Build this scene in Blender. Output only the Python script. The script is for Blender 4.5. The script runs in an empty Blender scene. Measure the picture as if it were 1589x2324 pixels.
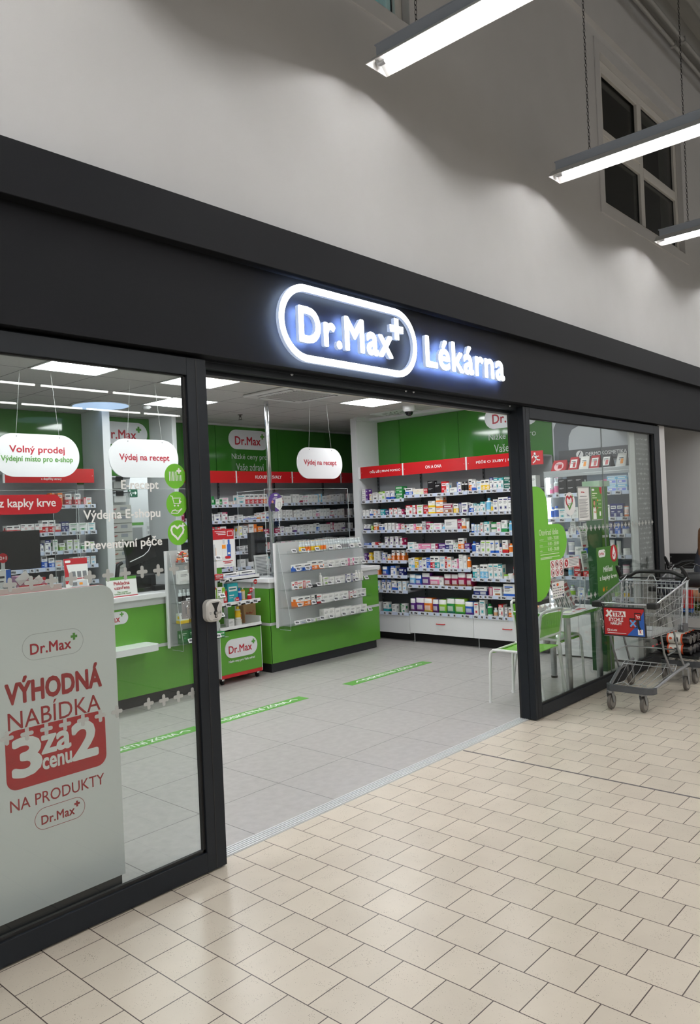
import bpy, bmesh, math, random
from mathutils import Vector, Matrix
random.seed(7)
SC = bpy.context.scene
COL = SC.collection

# ------------------------------------------------------------------ camera
def setup_camera():
    W, H, f = 1589.0, 2324.0, 1764.29
    yaw, pitch, roll = 0.838884861, 0.0023364182, -0.0437778751
    F = Vector((math.sin(yaw)*math.cos(pitch), math.cos(yaw)*math.cos(pitch), math.sin(pitch)))
    R = Vector((math.cos(yaw), -math.sin(yaw), 0)); U = R.cross(F)
    R2 = R*math.cos(roll) + U*math.sin(roll); U2 = U*math.cos(roll) - R*math.sin(roll)
    cam = bpy.data.cameras.new('camera'); co = bpy.data.objects.new('camera', cam); COL.objects.link(co)
    cam.sensor_fit = 'VERTICAL'; cam.sensor_height = 36.0; cam.sensor_width = 36.0*W/H
    cam.lens = 36.0*f/H; cam.clip_start = 0.05; cam.clip_end = 200
    m = Matrix((R2, U2, -F)).transposed().to_4x4(); m.translation = Vector((-2.306, -2.951, 1.64))
    co.matrix_world = m; SC.camera = co
setup_camera()
# ------------------------------------------------------------------ world, exposure, light levels
SC.view_settings.view_transform = 'Standard'; SC.view_settings.look = 'None'
SC.view_settings.exposure = 0.0; SC.view_settings.gamma = 1.0; SC.view_settings.use_curve_mapping = False
wd = bpy.data.worlds.new('world'); SC.world = wd; wd.use_nodes = True
wd.node_tree.nodes['Background'].inputs[0].default_value = (0.85, 0.84, 0.82, 1)
wd.node_tree.nodes['Background'].inputs[1].default_value = 0.55
TUBE_POWER = 78.0       # corridor fluorescent tubes
HALL_POWER = 20.0       # rows of tubes in the hall behind the photographer
PANEL_POWER = 21.0      # square ceiling lights in the shop
LED_POWER = 16.0        # strips in the cosmetics cabinet
SIGN_FACE = 5.0
SIGN_HALO = 3.2
cy = SC.cycles
cy.max_bounces = 10; cy.diffuse_bounces = 4; cy.glossy_bounces = 4; cy.transmission_bounces = 6
cy.transparent_max_bounces = 24; cy.caustics_reflective = False; cy.caustics_refractive = False
cy.use_denoising = True
cy.sample_clamp_indirect = 4.0

# ------------------------------------------------------------------ colours and materials
def lin(c):
    c /= 255.0
    return c/12.92 if c <= 0.04045 else ((c+0.055)/1.055)**2.4
def C(r, g, b): return (lin(r), lin(g), lin(b), 1.0)
MATS = {}
def mat(name, col=None, rough=0.5, metal=0.0, emit=None, power=0.0, spec=0.5, noise=0.0, nscale=20.0, coat=0.0, bump=0.0):
    if name in MATS: return MATS[name]
    m = bpy.data.materials.new(name); m.use_nodes = True; MATS[name] = m
    nt = m.node_tree; b = nt.nodes['Principled BSDF']
    b.inputs['Base Color'].default_value = col or (0.8, 0.8, 0.8, 1); b.inputs['Roughness'].default_value = rough
    b.inputs['Metallic'].default_value = metal; b.inputs['Specular IOR Level'].default_value = spec
    if coat: b.inputs['Coat Weight'].default_value = coat; b.inputs['Coat Roughness'].default_value = 0.05
    if emit: b.inputs['Emission Color'].default_value = emit; b.inputs['Emission Strength'].default_value = power
    if noise or bump:
        tc = nt.nodes.new('ShaderNodeTexCoord'); n = nt.nodes.new('ShaderNodeTexNoise'); n.inputs['Scale'].default_value = nscale
        n.inputs['Detail'].default_value = 5; nt.links.new(tc.outputs['Object'], n.inputs['Vector'])
        if noise:
            mx = nt.nodes.new('ShaderNodeMix'); mx.data_type = 'RGBA'; mx.blend_type = 'MULTIPLY'; mx.inputs[0].default_value = 1.0
            mr = nt.nodes.new('ShaderNodeMapRange'); mr.inputs[1].default_value = 0.3; mr.inputs[2].default_value = 0.7
            mr.inputs[3].default_value = 1-noise; mr.inputs[4].default_value = 1+noise*0.3
            nt.links.new(n.outputs['Fac'], mr.inputs[0]); mx.inputs[6].default_value = col
            nt.links.new(mr.outputs[0], mx.inputs[7]); nt.links.new(mx.outputs[2], b.inputs['Base Color'])
        if bump:
            bp = nt.nodes.new('ShaderNodeBump'); bp.inputs['Strength'].default_value = bump; bp.inputs['Distance'].default_value = 0.002
            nt.links.new(n.outputs['Fac'], bp.inputs['Height']); nt.links.new(bp.outputs[0], b.inputs['Normal'])
    return m
def glass(name, tint=(0.93, 0.95, 0.94, 1), f0=0.04, rough=0.0):
    """clear pane: see-through body with the Fresnel mirror of glass"""
    if name in MATS: return MATS[name]
    m = bpy.data.materials.new(name); m.use_nodes = True; MATS[name] = m
    nt = m.node_tree; nt.nodes.clear(); N = nt.nodes.new; L = nt.links.new
    out = N('ShaderNodeOutputMaterial'); mix = N('ShaderNodeMixShader'); tr = N('ShaderNodeBsdfTransparent'); gl = N('ShaderNodeBsdfGlossy')
    tr.inputs[0].default_value = tint; gl.inputs['Roughness'].default_value = rough
    lw = N('ShaderNodeLayerWeight'); lw.inputs[0].default_value = 0.5
    p = N('ShaderNodeMath'); p.operation = 'POWER'; p.inputs[1].default_value = 5.0; L(lw.outputs['Facing'], p.inputs[0])
    mr = N('ShaderNodeMapRange'); mr.inputs[3].default_value = f0; mr.inputs[4].default_value = 0.9; L(p.outputs[0], mr.inputs[0])
    L(mr.outputs[0], mix.inputs[0]); L(tr.outputs[0], mix.inputs[1]); L(gl.outputs[0], mix.inputs[2]); L(mix.outputs[0], out.inputs[0])
    return m
def tinted(name, col, alpha, rough=0.4):
    """translucent film: part pigment, part see-through"""
    if name in MATS: return MATS[name]
    m = bpy.data.materials.new(name); m.use_nodes = True; MATS[name] = m
    nt = m.node_tree; b = nt.nodes['Principled BSDF']; b.inputs['Base Color'].default_value = col
    b.inputs['Roughness'].default_value = rough; b.inputs['Alpha'].default_value = alpha
    return m
def objcol(name, rough=0.35, hue=0.5, sat=1.0, val=1.0, mixw=0.0):
    """printed carton: takes the colour of its object"""
    m = bpy.data.materials.new(name); m.use_nodes = True; MATS[name] = m
    nt = m.node_tree; b = nt.nodes['Principled BSDF']; b.inputs['Roughness'].default_value = rough
    oi = nt.nodes.new('ShaderNodeObjectInfo'); h = nt.nodes.new('ShaderNodeHueSaturation')
    h.inputs['Hue'].default_value = hue; h.inputs['Saturation'].default_value = sat; h.inputs['Value'].default_value = val
    nt.links.new(oi.outputs['Color'], h.inputs['Color'])
    mx = nt.nodes.new('ShaderNodeMix'); mx.data_type = 'RGBA'; mx.inputs[0].default_value = mixw; mx.inputs[7].default_value = (0.8, 0.8, 0.8, 1)
    nt.links.new(h.outputs[0], mx.inputs[6]); nt.links.new(mx.outputs[2], b.inputs['Base Color'])
    return m
def tiles(name, col, grout, w, h, ox, oy, swap, offset, mortar, rough, var=0.06, specks=0.0, cloud=0.06, cscale=6.0, graincol=None):
    m = bpy.data.materials.new(name); m.use_nodes = True; MATS[name] = m
    nt = m.node_tree; N = nt.nodes.new; L = nt.links.new; b = nt.nodes['Principled BSDF']
    tc = N('ShaderNodeNewGeometry'); sep = N('ShaderNodeSeparateXYZ'); cmb = N('ShaderNodeCombineXYZ'); L(tc.outputs['Position'], sep.inputs[0])
    ax = N('ShaderNodeMath'); ax.inputs[1].default_value = ox; ay = N('ShaderNodeMath'); ay.inputs[1].default_value = oy
    L(sep.outputs[1 if swap else 0], ax.inputs[0]); L(sep.outputs[0 if swap else 1], ay.inputs[0])
    L(ax.outputs[0], cmb.inputs[0]); L(ay.outputs[0], cmb.inputs[1])
    br = N('ShaderNodeTexBrick'); br.offset = offset; br.offset_frequency = 2; br.squash = 1.0
    br.inputs['Scale'].default_value = 1.0; br.inputs['Mortar Size'].default_value = mortar; br.inputs['Mortar Smooth'].default_value = 0.0
    br.inputs['Bias'].default_value = 0.0; br.inputs['Brick Width'].default_value = w; br.inputs['Row Height'].default_value = h
    c1 = tuple(x*(1-var) for x in col[:3])+(1,); c2 = tuple(min(1, x*(1+var)) for x in col[:3])+(1,)
    br.inputs['Color1'].default_value = c1; br.inputs['Color2'].default_value = c2; br.inputs['Mortar'].default_value = grout
    L(cmb.outputs[0], br.inputs['Vector'])
    n = N('ShaderNodeTexNoise'); n.inputs['Scale'].default_value = cscale; n.inputs['Detail'].default_value = 8; L(tc.outputs['Position'], n.inputs['Vector'])
    mr = N('ShaderNodeMapRange'); mr.inputs[1].default_value = 0.3; mr.inputs[2].default_value = 0.7; mr.inputs[3].default_value = 1-cloud; mr.inputs[4].default_value = 1+cloud*0.5
    L(n.outputs['Fac'], mr.inputs[0])
    mx = N('ShaderNodeMix'); mx.data_type = 'RGBA'; mx.blend_type = 'MULTIPLY'; mx.inputs[0].default_value = 1.0
    L(br.outputs['Color'], mx.inputs[6]); L(mr.outputs[0], mx.inputs[7]); last = mx.outputs[2]
    if specks:
        v = N('ShaderNodeTexVoronoi'); v.inputs['Scale'].default_value = 190.0; L(tc.outputs['Position'], v.inputs['Vector'])
        n2 = N('ShaderNodeTexNoise'); n2.inputs['Scale'].default_value = 14.0; L(tc.outputs['Position'], n2.inputs['Vector'])
        th = N('ShaderNodeMapRange'); th.inputs[1].default_value = 0.35; th.inputs[2].default_value = 0.75; th.inputs[3].default_value = 0.05; th.inputs[4].default_value = 0.34; L(n2.outputs['Fac'], th.inputs[0])
        lt = N('ShaderNodeMath'); lt.operation = 'LESS_THAN'; L(v.outputs['Distance'], lt.inputs[0]); L(th.outputs[0], lt.inputs[1])
        sc = N('ShaderNodeSeparateColor'); L(v.outputs['Color'], sc.inputs[0])
        g2 = N('ShaderNodeMath'); g2.operation = 'GREATER_THAN'; g2.inputs[1].default_value = 0.62; L(sc.outputs[0], g2.inputs[0])
        mm = N('ShaderNodeMath'); mm.operation = 'MULTIPLY'; L(lt.outputs[0], mm.inputs[0]); L(g2.outputs[0], mm.inputs[1])
        m3 = N('ShaderNodeMath'); m3.operation = 'MULTIPLY'; m3.inputs[1].default_value = specks; L(mm.outputs[0], m3.inputs[0])
        mz = N('ShaderNodeMix'); mz.data_type = 'RGBA'; L(m3.outputs[0], mz.inputs[0]); L(last, mz.inputs[6]); mz.inputs[7].default_value = graincol or C(90, 80, 70); last = mz.outputs[2]
    L(last, b.inputs['Base Color']); b.inputs['Roughness'].default_value = rough
    bp = N('ShaderNodeBump'); bp.inputs['Strength'].default_value = 0.35; bp.inputs['Distance'].default_value = 0.002; bp.invert = True
    L(br.outputs['Fac'], bp.inputs['Height']); L(bp.outputs[0], b.inputs['Normal'])
    return m

WHITE = mat('white_laminate', C(228, 229, 230), 0.35)
WALLW = mat('painted_plaster', C(198, 198, 199), 0.9, noise=0.03, nscale=3.0, bump=0.05)
WALLI = mat('white_wall_paint', C(214, 216, 217), 0.8)
BLACK = mat('anthracite_panel', C(25, 26, 29), 0.6, spec=0.1, noise=0.05, nscale=2.0)
FRAME = mat('anthracite_frame', C(27, 31, 36), 0.42, spec=0.2, noise=0.05, nscale=6.0)
RUBBER = mat('black_rubber', C(14, 14, 15), 0.6)
GREEN = mat('green_laminate', C(90, 154, 50), 0.25)
GREENG = mat('green_back_painted_glass', C(56, 118, 42), 0.07, coat=0.2)
LIME = mat('lime_vinyl', C(112, 190, 48), 0.35)
LIMEP = mat('lime_plastic', C(118, 196, 40), 0.25)
RED = mat('red_panel', C(196, 30, 36), 0.2)
REDV = mat('red_vinyl', C(184, 34, 44), 0.3)
REDT = mat('red_lettering', C(176, 26, 46), 0.4)
GRNT = mat('green_lettering', C(86, 150, 60), 0.4)
WHT = mat('white_lettering', C(240, 240, 240), 0.4)
PALE = mat('pale_frosted_lettering', C(196, 204, 198), 0.5)
FROST = mat('frosted_vinyl', C(172, 174, 171), 0.6)
SIGNW = mat('white_acrylic_sign', C(222, 222, 225), 0.2)
ALU = mat('brushed_aluminium', C(190, 192, 194), 0.3, 0.9)
ALUP = mat('aluminium_strip', C(214, 216, 217), 0.38, 0.25)
CHROME = mat('chrome', C(215, 217, 220), 0.12, 1.0)
ZINC = mat('zinc_wire', C(190, 193, 197), 0.28, 0.9)
STEELG = mat('grey_shelf_steel', C(112, 117, 121), 0.5)
DARKS = mat('dark_shelf_back', C(126, 130, 134), 0.55)
STRIP = mat('label_strip', C(196, 206, 226), 0.3)
INK = mat('dark_ink', C(52, 52, 58), 0.5)
GREYT = mat('grey_print', C(120, 122, 126), 0.6)
LCD = mat('price_display', C(150, 150, 152), 0.4)
PAPER = mat('paper', C(232, 232, 230), 0.7)
BPLAS = mat('black_plastic', C(18, 18, 20), 0.35)
GPLAS = mat('grey_plastic', C(70, 72, 76), 0.45)
TYRE = mat('grey_rubber_tyre', C(92, 88, 84), 0.7)
KICK = mat('dark_plinth', C(38, 40, 44), 0.4)
PANE = glass('door_glass', (0.92, 0.945, 0.935, 1), 0.035)
ACRYL = glass('clear_acrylic', (0.97, 0.98, 0.98, 1), 0.03)
ACRYLE = tinted('acrylic_edge', C(226, 234, 234), 0.5, 0.2)
CEILT = tiles('mineral_ceiling_tile', C(188, 186, 183), C(88, 88, 88), 0.6, 0.585, 0.02, -0.075, False, 0.0, 0.004, 0.95, 0.02, 0.0, 0.05, 40.0)
FLOORS = tiles('grey_stoneware', C(176, 173, 170), C(96, 94, 92), 0.6, 0.578, -0.32, -0.06, False, 0.0, 0.0022, 0.38, 0.02, 0.5, 0.10, 18.0, C(150, 147, 143))
FLOORC = tiles('beige_stoneware', C(209, 199, 184), C(74, 62, 58), 0.1895, 0.2005, 0.195+1.895, 0.107+4.01, True, 0.5, 0.0021, 0.30, 0.045, 0.85, 0.05, 5.0, C(96, 84, 72))
PANEL_E = mat('light_diffuser', C(255, 255, 255), 0.5, emit=(0.97, 0.985, 1.0, 1), power=PANEL_POWER)
TUBE_E = mat('fluorescent_tube', C(255, 255, 255), 0.4, emit=(1.0, 0.985, 0.96, 1), power=TUBE_POWER)
HALL_E = mat('hall_tube', C(255, 255, 255), 0.4, emit=(1.0, 0.97, 0.93, 1), power=HALL_POWER)
LED_E = mat('led_strip', C(255, 255, 255), 0.4, emit=(0.93, 0.97, 1.0, 1), power=LED_POWER)
DISC_E = mat('blue_disc_light', C(180, 205, 240), 0.4, emit=(0.50, 0.66, 0.95, 1), power=0.9)
SIGN_E = mat('lit_letter_face', C(250, 250, 255), 0.4, emit=(0.95, 0.98, 1.0, 1), power=SIGN_FACE)
HALO_E = mat('lit_letter_back', C(200, 220, 255), 0.4, emit=(0.60, 0.75, 1.0, 1), power=SIGN_HALO*6)

# ------------------------------------------------------------------ mesh builder
class MB:
    def __init__(s): s.v = []; s.f = []; s.m = []; s.smooth = []
    def add(s, vs, fs, m=0, sm=False):
        o = len(s.v); s.v += [tuple(v) for v in vs]
        for f in fs: s.f.append(tuple(i+o for i in f)); s.m.append(m); s.smooth.append(sm)
        return s
    def box(s, x0, x1, y0, y1, z0, z1, m=0):
        vs = [(x0,y0,z0),(x1,y0,z0),(x1,y1,z0),(x0,y1,z0),(x0,y0,z1),(x1,y0,z1),(x1,y1,z1),(x0,y1,z1)]
        return s.add(vs, [(0,3,2,1),(4,5,6,7),(0,1,5,4),(1,2,6,5),(2,3,7,6),(3,0,4,7)], m)
    def prism(s, pts, vec, m=0, mside=None):
        n = len(pts); vec = Vector(vec); a = [Vector(p) for p in pts]; b = [p+vec for p in a]
        nm = Vector((0,0,0))
        for i in range(n): nm += a[i].cross(a[(i+1) % n])
        if nm.dot(vec) > 0: a.reverse(); b.reverse()
        s.add(a, [tuple(range(n))], m); s.add(b, [tuple(range(n-1, -1, -1))], m)
        s.add(a+b, [(i, i+n, (i+1) % n+n, (i+1) % n) for i in range(n)], m if mside is None else mside)
        return s
    def tube(s, path, r, m=0, n=8, closed=False, cap=True):
        P = [Vector(p) for p in path]; k = len(P); rs = r if isinstance(r, (list, tuple)) else [r]*k
        rings = []; prev = None
        for i in range(k):
            if closed: t = P[(i+1) % k]-P[i-1]
            else: t = P[min(i+1, k-1)]-P[max(i-1, 0)]
            t.normalize()
            if prev is None:
                a = Vector((0,0,1)) if abs(t.z) < 0.9 else Vector((1,0,0))
                u = t.cross(a).normalized()
            else:
                u = prev-t*prev.dot(t)
                u = u.normalized() if u.length > 1e-6 else t.orthogonal().normalized()
            prev = u; w = t.cross(u)
            rings.append([P[i]+(u*math.cos(2*math.pi*j/n)+w*math.sin(2*math.pi*j/n))*rs[i] for j in range(n)])
        vs = [p for rg in rings for p in rg]; fs = []
        for i in range(k if closed else k-1):
            for j in range(n):
                i2 = (i+1) % k; fs.append((i*n+j, i*n+(j+1) % n, i2*n+(j+1) % n, i2*n+j))
        s.add(vs, fs, m, True)
        if cap and not closed:
            s.add(rings[0], [tuple(range(n-1, -1, -1))], m); s.add(rings[-1], [tuple(range(n))], m)
        return s
    def lathe(s, prof, c=(0,0,0), n=16, m=0, axis='Z', mats=None):
        vs = []; k = len(prof)
        for (r, z) in prof:
            for j in range(n):
                a = 2*math.pi*j/n; x, y = r*math.cos(a), r*math.sin(a)
                p = (x, y, z) if axis == 'Z' else ((z, x, y) if axis == 'X' else (y, z, x))
                vs.append((p[0]+c[0], p[1]+c[1], p[2]+c[2]))
        for i in range(k-1):
            o = [(i*n+j, i*n+(j+1) % n, (i+1)*n+(j+1) % n, (i+1)*n+j) for j in range(n)]
            sub = vs[i*n:(i+2)*n]
            s.add(sub, [tuple(q-i*n for q in f) for f in o], mats[i] if mats else m, True)
        if prof[0][0] > 1e-5: s.add(vs[:n], [tuple(range(n-1, -1, -1))], mats[0] if mats else m)
        if prof[-1][0] > 1e-5: s.add(vs[-n:], [tuple(range(n))], mats[-1] if mats else m)
        return s
    def build(s, name, mats, parent=None, loc=None, origin=None, bevel=0.0, seg=2, weld=False):
        """link the collected faces as ONE mesh object; origin = world point that becomes the local origin"""
        if not isinstance(mats, (list, tuple)): mats = [mats]
        me = bpy.data.meshes.new(name); o = Vector(origin) if origin else Vector((0,0,0))
        me.from_pydata([(v[0]-o.x, v[1]-o.y, v[2]-o.z) for v in s.v], [], s.f)
        for m in mats: me.materials.append(m)
        for p, mi, sm in zip(me.polygons, s.m, s.smooth): p.material_index = mi; p.use_smooth = sm
        if weld:
            bm = bmesh.new(); bm.from_mesh(me); bmesh.ops.remove_doubles(bm, verts=bm.verts, dist=1e-5); bm.to_mesh(me); bm.free()
        me.update()
        ob = bpy.data.objects.new(name, me); COL.objects.link(ob)
        if parent: ob.parent = parent
        if loc is not None: ob.location = loc
        if bevel:
            md = ob.modifiers.new('bevel', 'BEVEL'); md.width = bevel; md.segments = seg; md.limit_method = 'ANGLE'; md.angle_limit = 0.7
        return ob

# text outlines, turned into plain mesh data once per string
_TX = {}
def text_data(s, bold=0.0, res=3, sp=None):
    k = (s, bold, res, sp)
    if k not in _TX:
        cu = bpy.data.curves.new('lettering', 'FONT'); cu.body = s; cu.size = 1.0; cu.offset = bold; cu.resolution_u = res
        cu.space_character = sp or 1.0
        ob = bpy.data.objects.new('lettering', cu); COL.objects.link(ob)
        dg = bpy.context.evaluated_depsgraph_get(); dg.update()
        me = bpy.data.meshes.new_from_object(ob.evaluated_get(dg))
        vs = [(v.co.x, v.co.y) for v in me.vertices]; fs = [tuple(p.vertices) for p in me.polygons]
        bpy.data.meshes.remove(me); bpy.data.objects.remove(ob); bpy.data.curves.remove(cu)
        xs = [v[0] for v in vs] or [0, 1]; ys = [v[1] for v in vs] or [0, 1]
        _TX[k] = (vs, fs, min(xs), max(xs), min(ys), max(ys))
    return _TX[k]

class FR:
    """a flat drawing frame on a surface: O origin, r right, u up; drawn things get a small real thickness"""
    def __init__(s, O, r=(1,0,0), u=(0,0,1)):
        s.O = Vector(O); s.r = Vector(r).normalized(); s.u = Vector(u).normalized(); s.n = s.r.cross(s.u)
    def p(s, x, y, d=0.0): return s.O+s.r*x+s.u*y+s.n*d
    def poly(s, mb, pts, m=0, d=0.0, t=0.0008): mb.prism([s.p(x, y, d) for x, y in pts], s.n*t, m)
    def rect(s, mb, x0, y0, x1, y1, m=0, d=0.0, t=0.0008): s.poly(mb, [(x0,y0),(x1,y0),(x1,y1),(x0,y1)], m, d, t)
    def rpts(s, x0, y0, x1, y1, r, k=6):
        out = []
        for cx, cy_, a0 in ((x1-r, y0+r, -90), (x1-r, y1-r, 0), (x0+r, y1-r, 90), (x0+r, y0+r, 180)):
            for i in range(k+1):
                a = math.radians(a0+90*i/k); out.append((cx+r*math.cos(a), cy_+r*math.sin(a)))
        return out
    def rrect(s, mb, x0, y0, x1, y1, r, m=0, d=0.0, t=0.0008, k=6): s.poly(mb, s.rpts(x0,y0,x1,y1,r,k), m, d, t)
    def ring(s, mb, x0, y0, x1, y1, r, w, m=0, d=0.0, t=0.0008, k=8):
        a = s.rpts(x0,y0,x1,y1,r,k); b = s.rpts(x0+w,y0+w,x1-w,y1-w,max(r-w,0.0005),k); n = len(a)
        A = [s.p(x,y,d+t) for x,y in a]; B = [s.p(x,y,d+t) for x,y in b]; A0 = [s.p(x,y,d) for x,y in a]; B0 = [s.p(x,y,d) for x,y in b]
        q = [(i,(i+1) % n,(i+1) % n+n,i+n) for i in range(n)]
        mb.add(A+B, q, m); mb.add(A0+A, q, m); mb.add(B+B0, q, m); mb.add(B0+A0, q, m)
    def circle(s, mb, cx, cy_, r, m=0, d=0.0, t=0.0008, k=24, ry=None):
        s.poly(mb, [(cx+r*math.cos(2*math.pi*i/k), cy_+(ry or r)*math.sin(2*math.pi*i/k)) for i in range(k)], m, d, t)
    def stroke(s, mb, pts, w, m=0, d=0.0, t=0.0008):
        for q, ((xa,ya),(xb,yb)) in enumerate(zip(pts[:-1], pts[1:])):
            d += 0.00012
            dx, dy = xb-xa, yb-ya; l = math.hypot(dx,dy) or 1; nx, ny = -dy/l*w/2, dx/l*w/2; ex, ey = dx/l*w*0.3, dy/l*w*0.3
            s.poly(mb, [(xa+nx-ex,ya+ny-ey),(xa-nx-ex,ya-ny-ey),(xb-nx+ex,yb-ny+ey),(xb+nx+ex,yb+ny+ey)], m, d, t)
    def plus(s, mb, cx, cy_, a, w, m=0, d=0.0, t=0.0008, round_=True):
        h = w/2; out = []
        if round_:
            for k in range(4):
                b = math.pi/2*k
                for i in range(7):
                    an = -math.pi/2+math.pi*i/6; lx, ly = a-h+h*math.cos(an), h*math.sin(an)
                    out.append((cx+lx*math.cos(b)-ly*math.sin(b), cy_+lx*math.sin(b)+ly*math.cos(b)))
                lx, ly = h, h; out.append((cx+lx*math.cos(b)-ly*math.sin(b), cy_+lx*math.sin(b)+ly*math.cos(b)))
        else: out = [(cx+x,cy_+y) for x,y in ((a,-h),(a,h),(h,h),(h,a),(-h,a),(-h,h),(-a,h),(-a,-h),(-h,-h),(-h,-a),(h,-a),(h,-h))]
        s.poly(mb, out, m, d, t)
    def text(s, mb, st, x0, y0, h=None, w=None, m=0, d=0.0, t=0.0006, bold=0.0, align='L', res=3, mside=None, mback=None, sp=None):
        """lettering with its box's lower left at x0,y0; h = height of the box (or w = width; both = stretched to fit)"""
        vs, fs, ax, bx, ay, by = text_data(st, 0.0, res, sp)
        sy = (h/(by-ay)) if h else None; sx = (w/(bx-ax)) if w else None
        sx = sx or sy; sy = sy or sx
        ww = (bx-ax)*sx; ox = x0-(ww/2 if align == 'C' else ww if align == 'R' else 0)
        n = len(vs); cnt = {}
        for f in fs:
            for i in range(len(f)):
                e = (f[i], f[(i+1) % len(f)]); cnt[e] = cnt.get(e, 0)+1
        side = [(a, b, b+n, a+n) for (a, b) in cnt if (b, a) not in cnt]
        e = bold*0.8
        for k, (dx, dy) in enumerate([(0, 0)]+([(e*math.cos(a), e*math.sin(a)) for a in [math.pi*2*q/(12 if e > 0.02 else 6) for q in range(12 if e > 0.02 else 6)]] if e else [])):
            tt = t+k*0.0001
            top = [s.p(ox+(x-ax+dx)*sx, y0+(y-ay+dy)*sy, d+tt) for x,y in vs]; bot = [s.p(ox+(x-ax+dx)*sx, y0+(y-ay+dy)*sy, d) for x,y in vs]
            mb.add(top, fs, m); mb.add(bot, [tuple(reversed(f)) for f in fs], m if mback is None else mback)
            mb.add(bot+top, side, m if mside is None else mside)
        return ww
    def logo(s, mb, cx, cy_, w, mt=0, mp=1, d=0.0, t=0.0008, bold=0.03):
        bold *= 0.62
        """wordmark with its small raised plus, w wide in all"""
        lw = w*0.86; h = lw*0.245
        s.text(mb, 'Dr.Max', cx-w/2, cy_-h/2, h=h, w=lw, m=mt, d=d, t=t, bold=bold, sp=1.04)
        s.plus(mb, cx+w/2-w*0.065, cy_+h*0.62, w*0.072, w*0.05, mp, d, t, round_=False)

# ------------------------------------------------------------------ naming
def tag(o, label=None, cat=None, group=None, kind=None):
    if label: o['label'] = label
    if cat: o['category'] = cat
    if group: o['group'] = group
    if kind: o['kind'] = kind
    return o
def thing(name, label, cat, loc=(0,0,0), rotz=0.0, group=None):
    o = bpy.data.objects.new(name, None); COL.objects.link(o); o.empty_display_size = 0.05
    o.location = loc; o.rotation_euler = (0,0,rotz)
    return tag(o, label, cat, group)
def struct(name, mb, mats, parent=None, bevel=0.0):
    o = mb.build(name, mats, parent, bevel=bevel)
    if parent is None: o['kind'] = 'structure'
    return o
def dup(root, loc=None, rotz=None, label=None, group=None):
    r = root.copy(); COL.objects.link(r)
    if loc is not None: r.location = loc
    if rotz is not None: r.rotation_euler = (0,0,rotz)
    if label: r['label'] = label
    if group: r['group'] = group
    for ch in list(root.children):
        c = ch.copy(); COL.objects.link(c); c.parent = r
        for g in list(ch.children):
            k = g.copy(); COL.objects.link(k); k.parent = c
    return r
ORD = ['first','second','third','fourth','fifth','sixth','seventh','eighth','ninth','tenth','eleventh','twelfth','thirteenth','fourteenth','fifteenth','sixteenth','seventeenth','eighteenth','nineteenth','twentieth','twenty-first','twenty-second','twenty-third','twenty-fourth','twenty-fifth','twenty-sixth','twenty-seventh','twenty-eighth','twenty-ninth','thirtieth']
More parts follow.
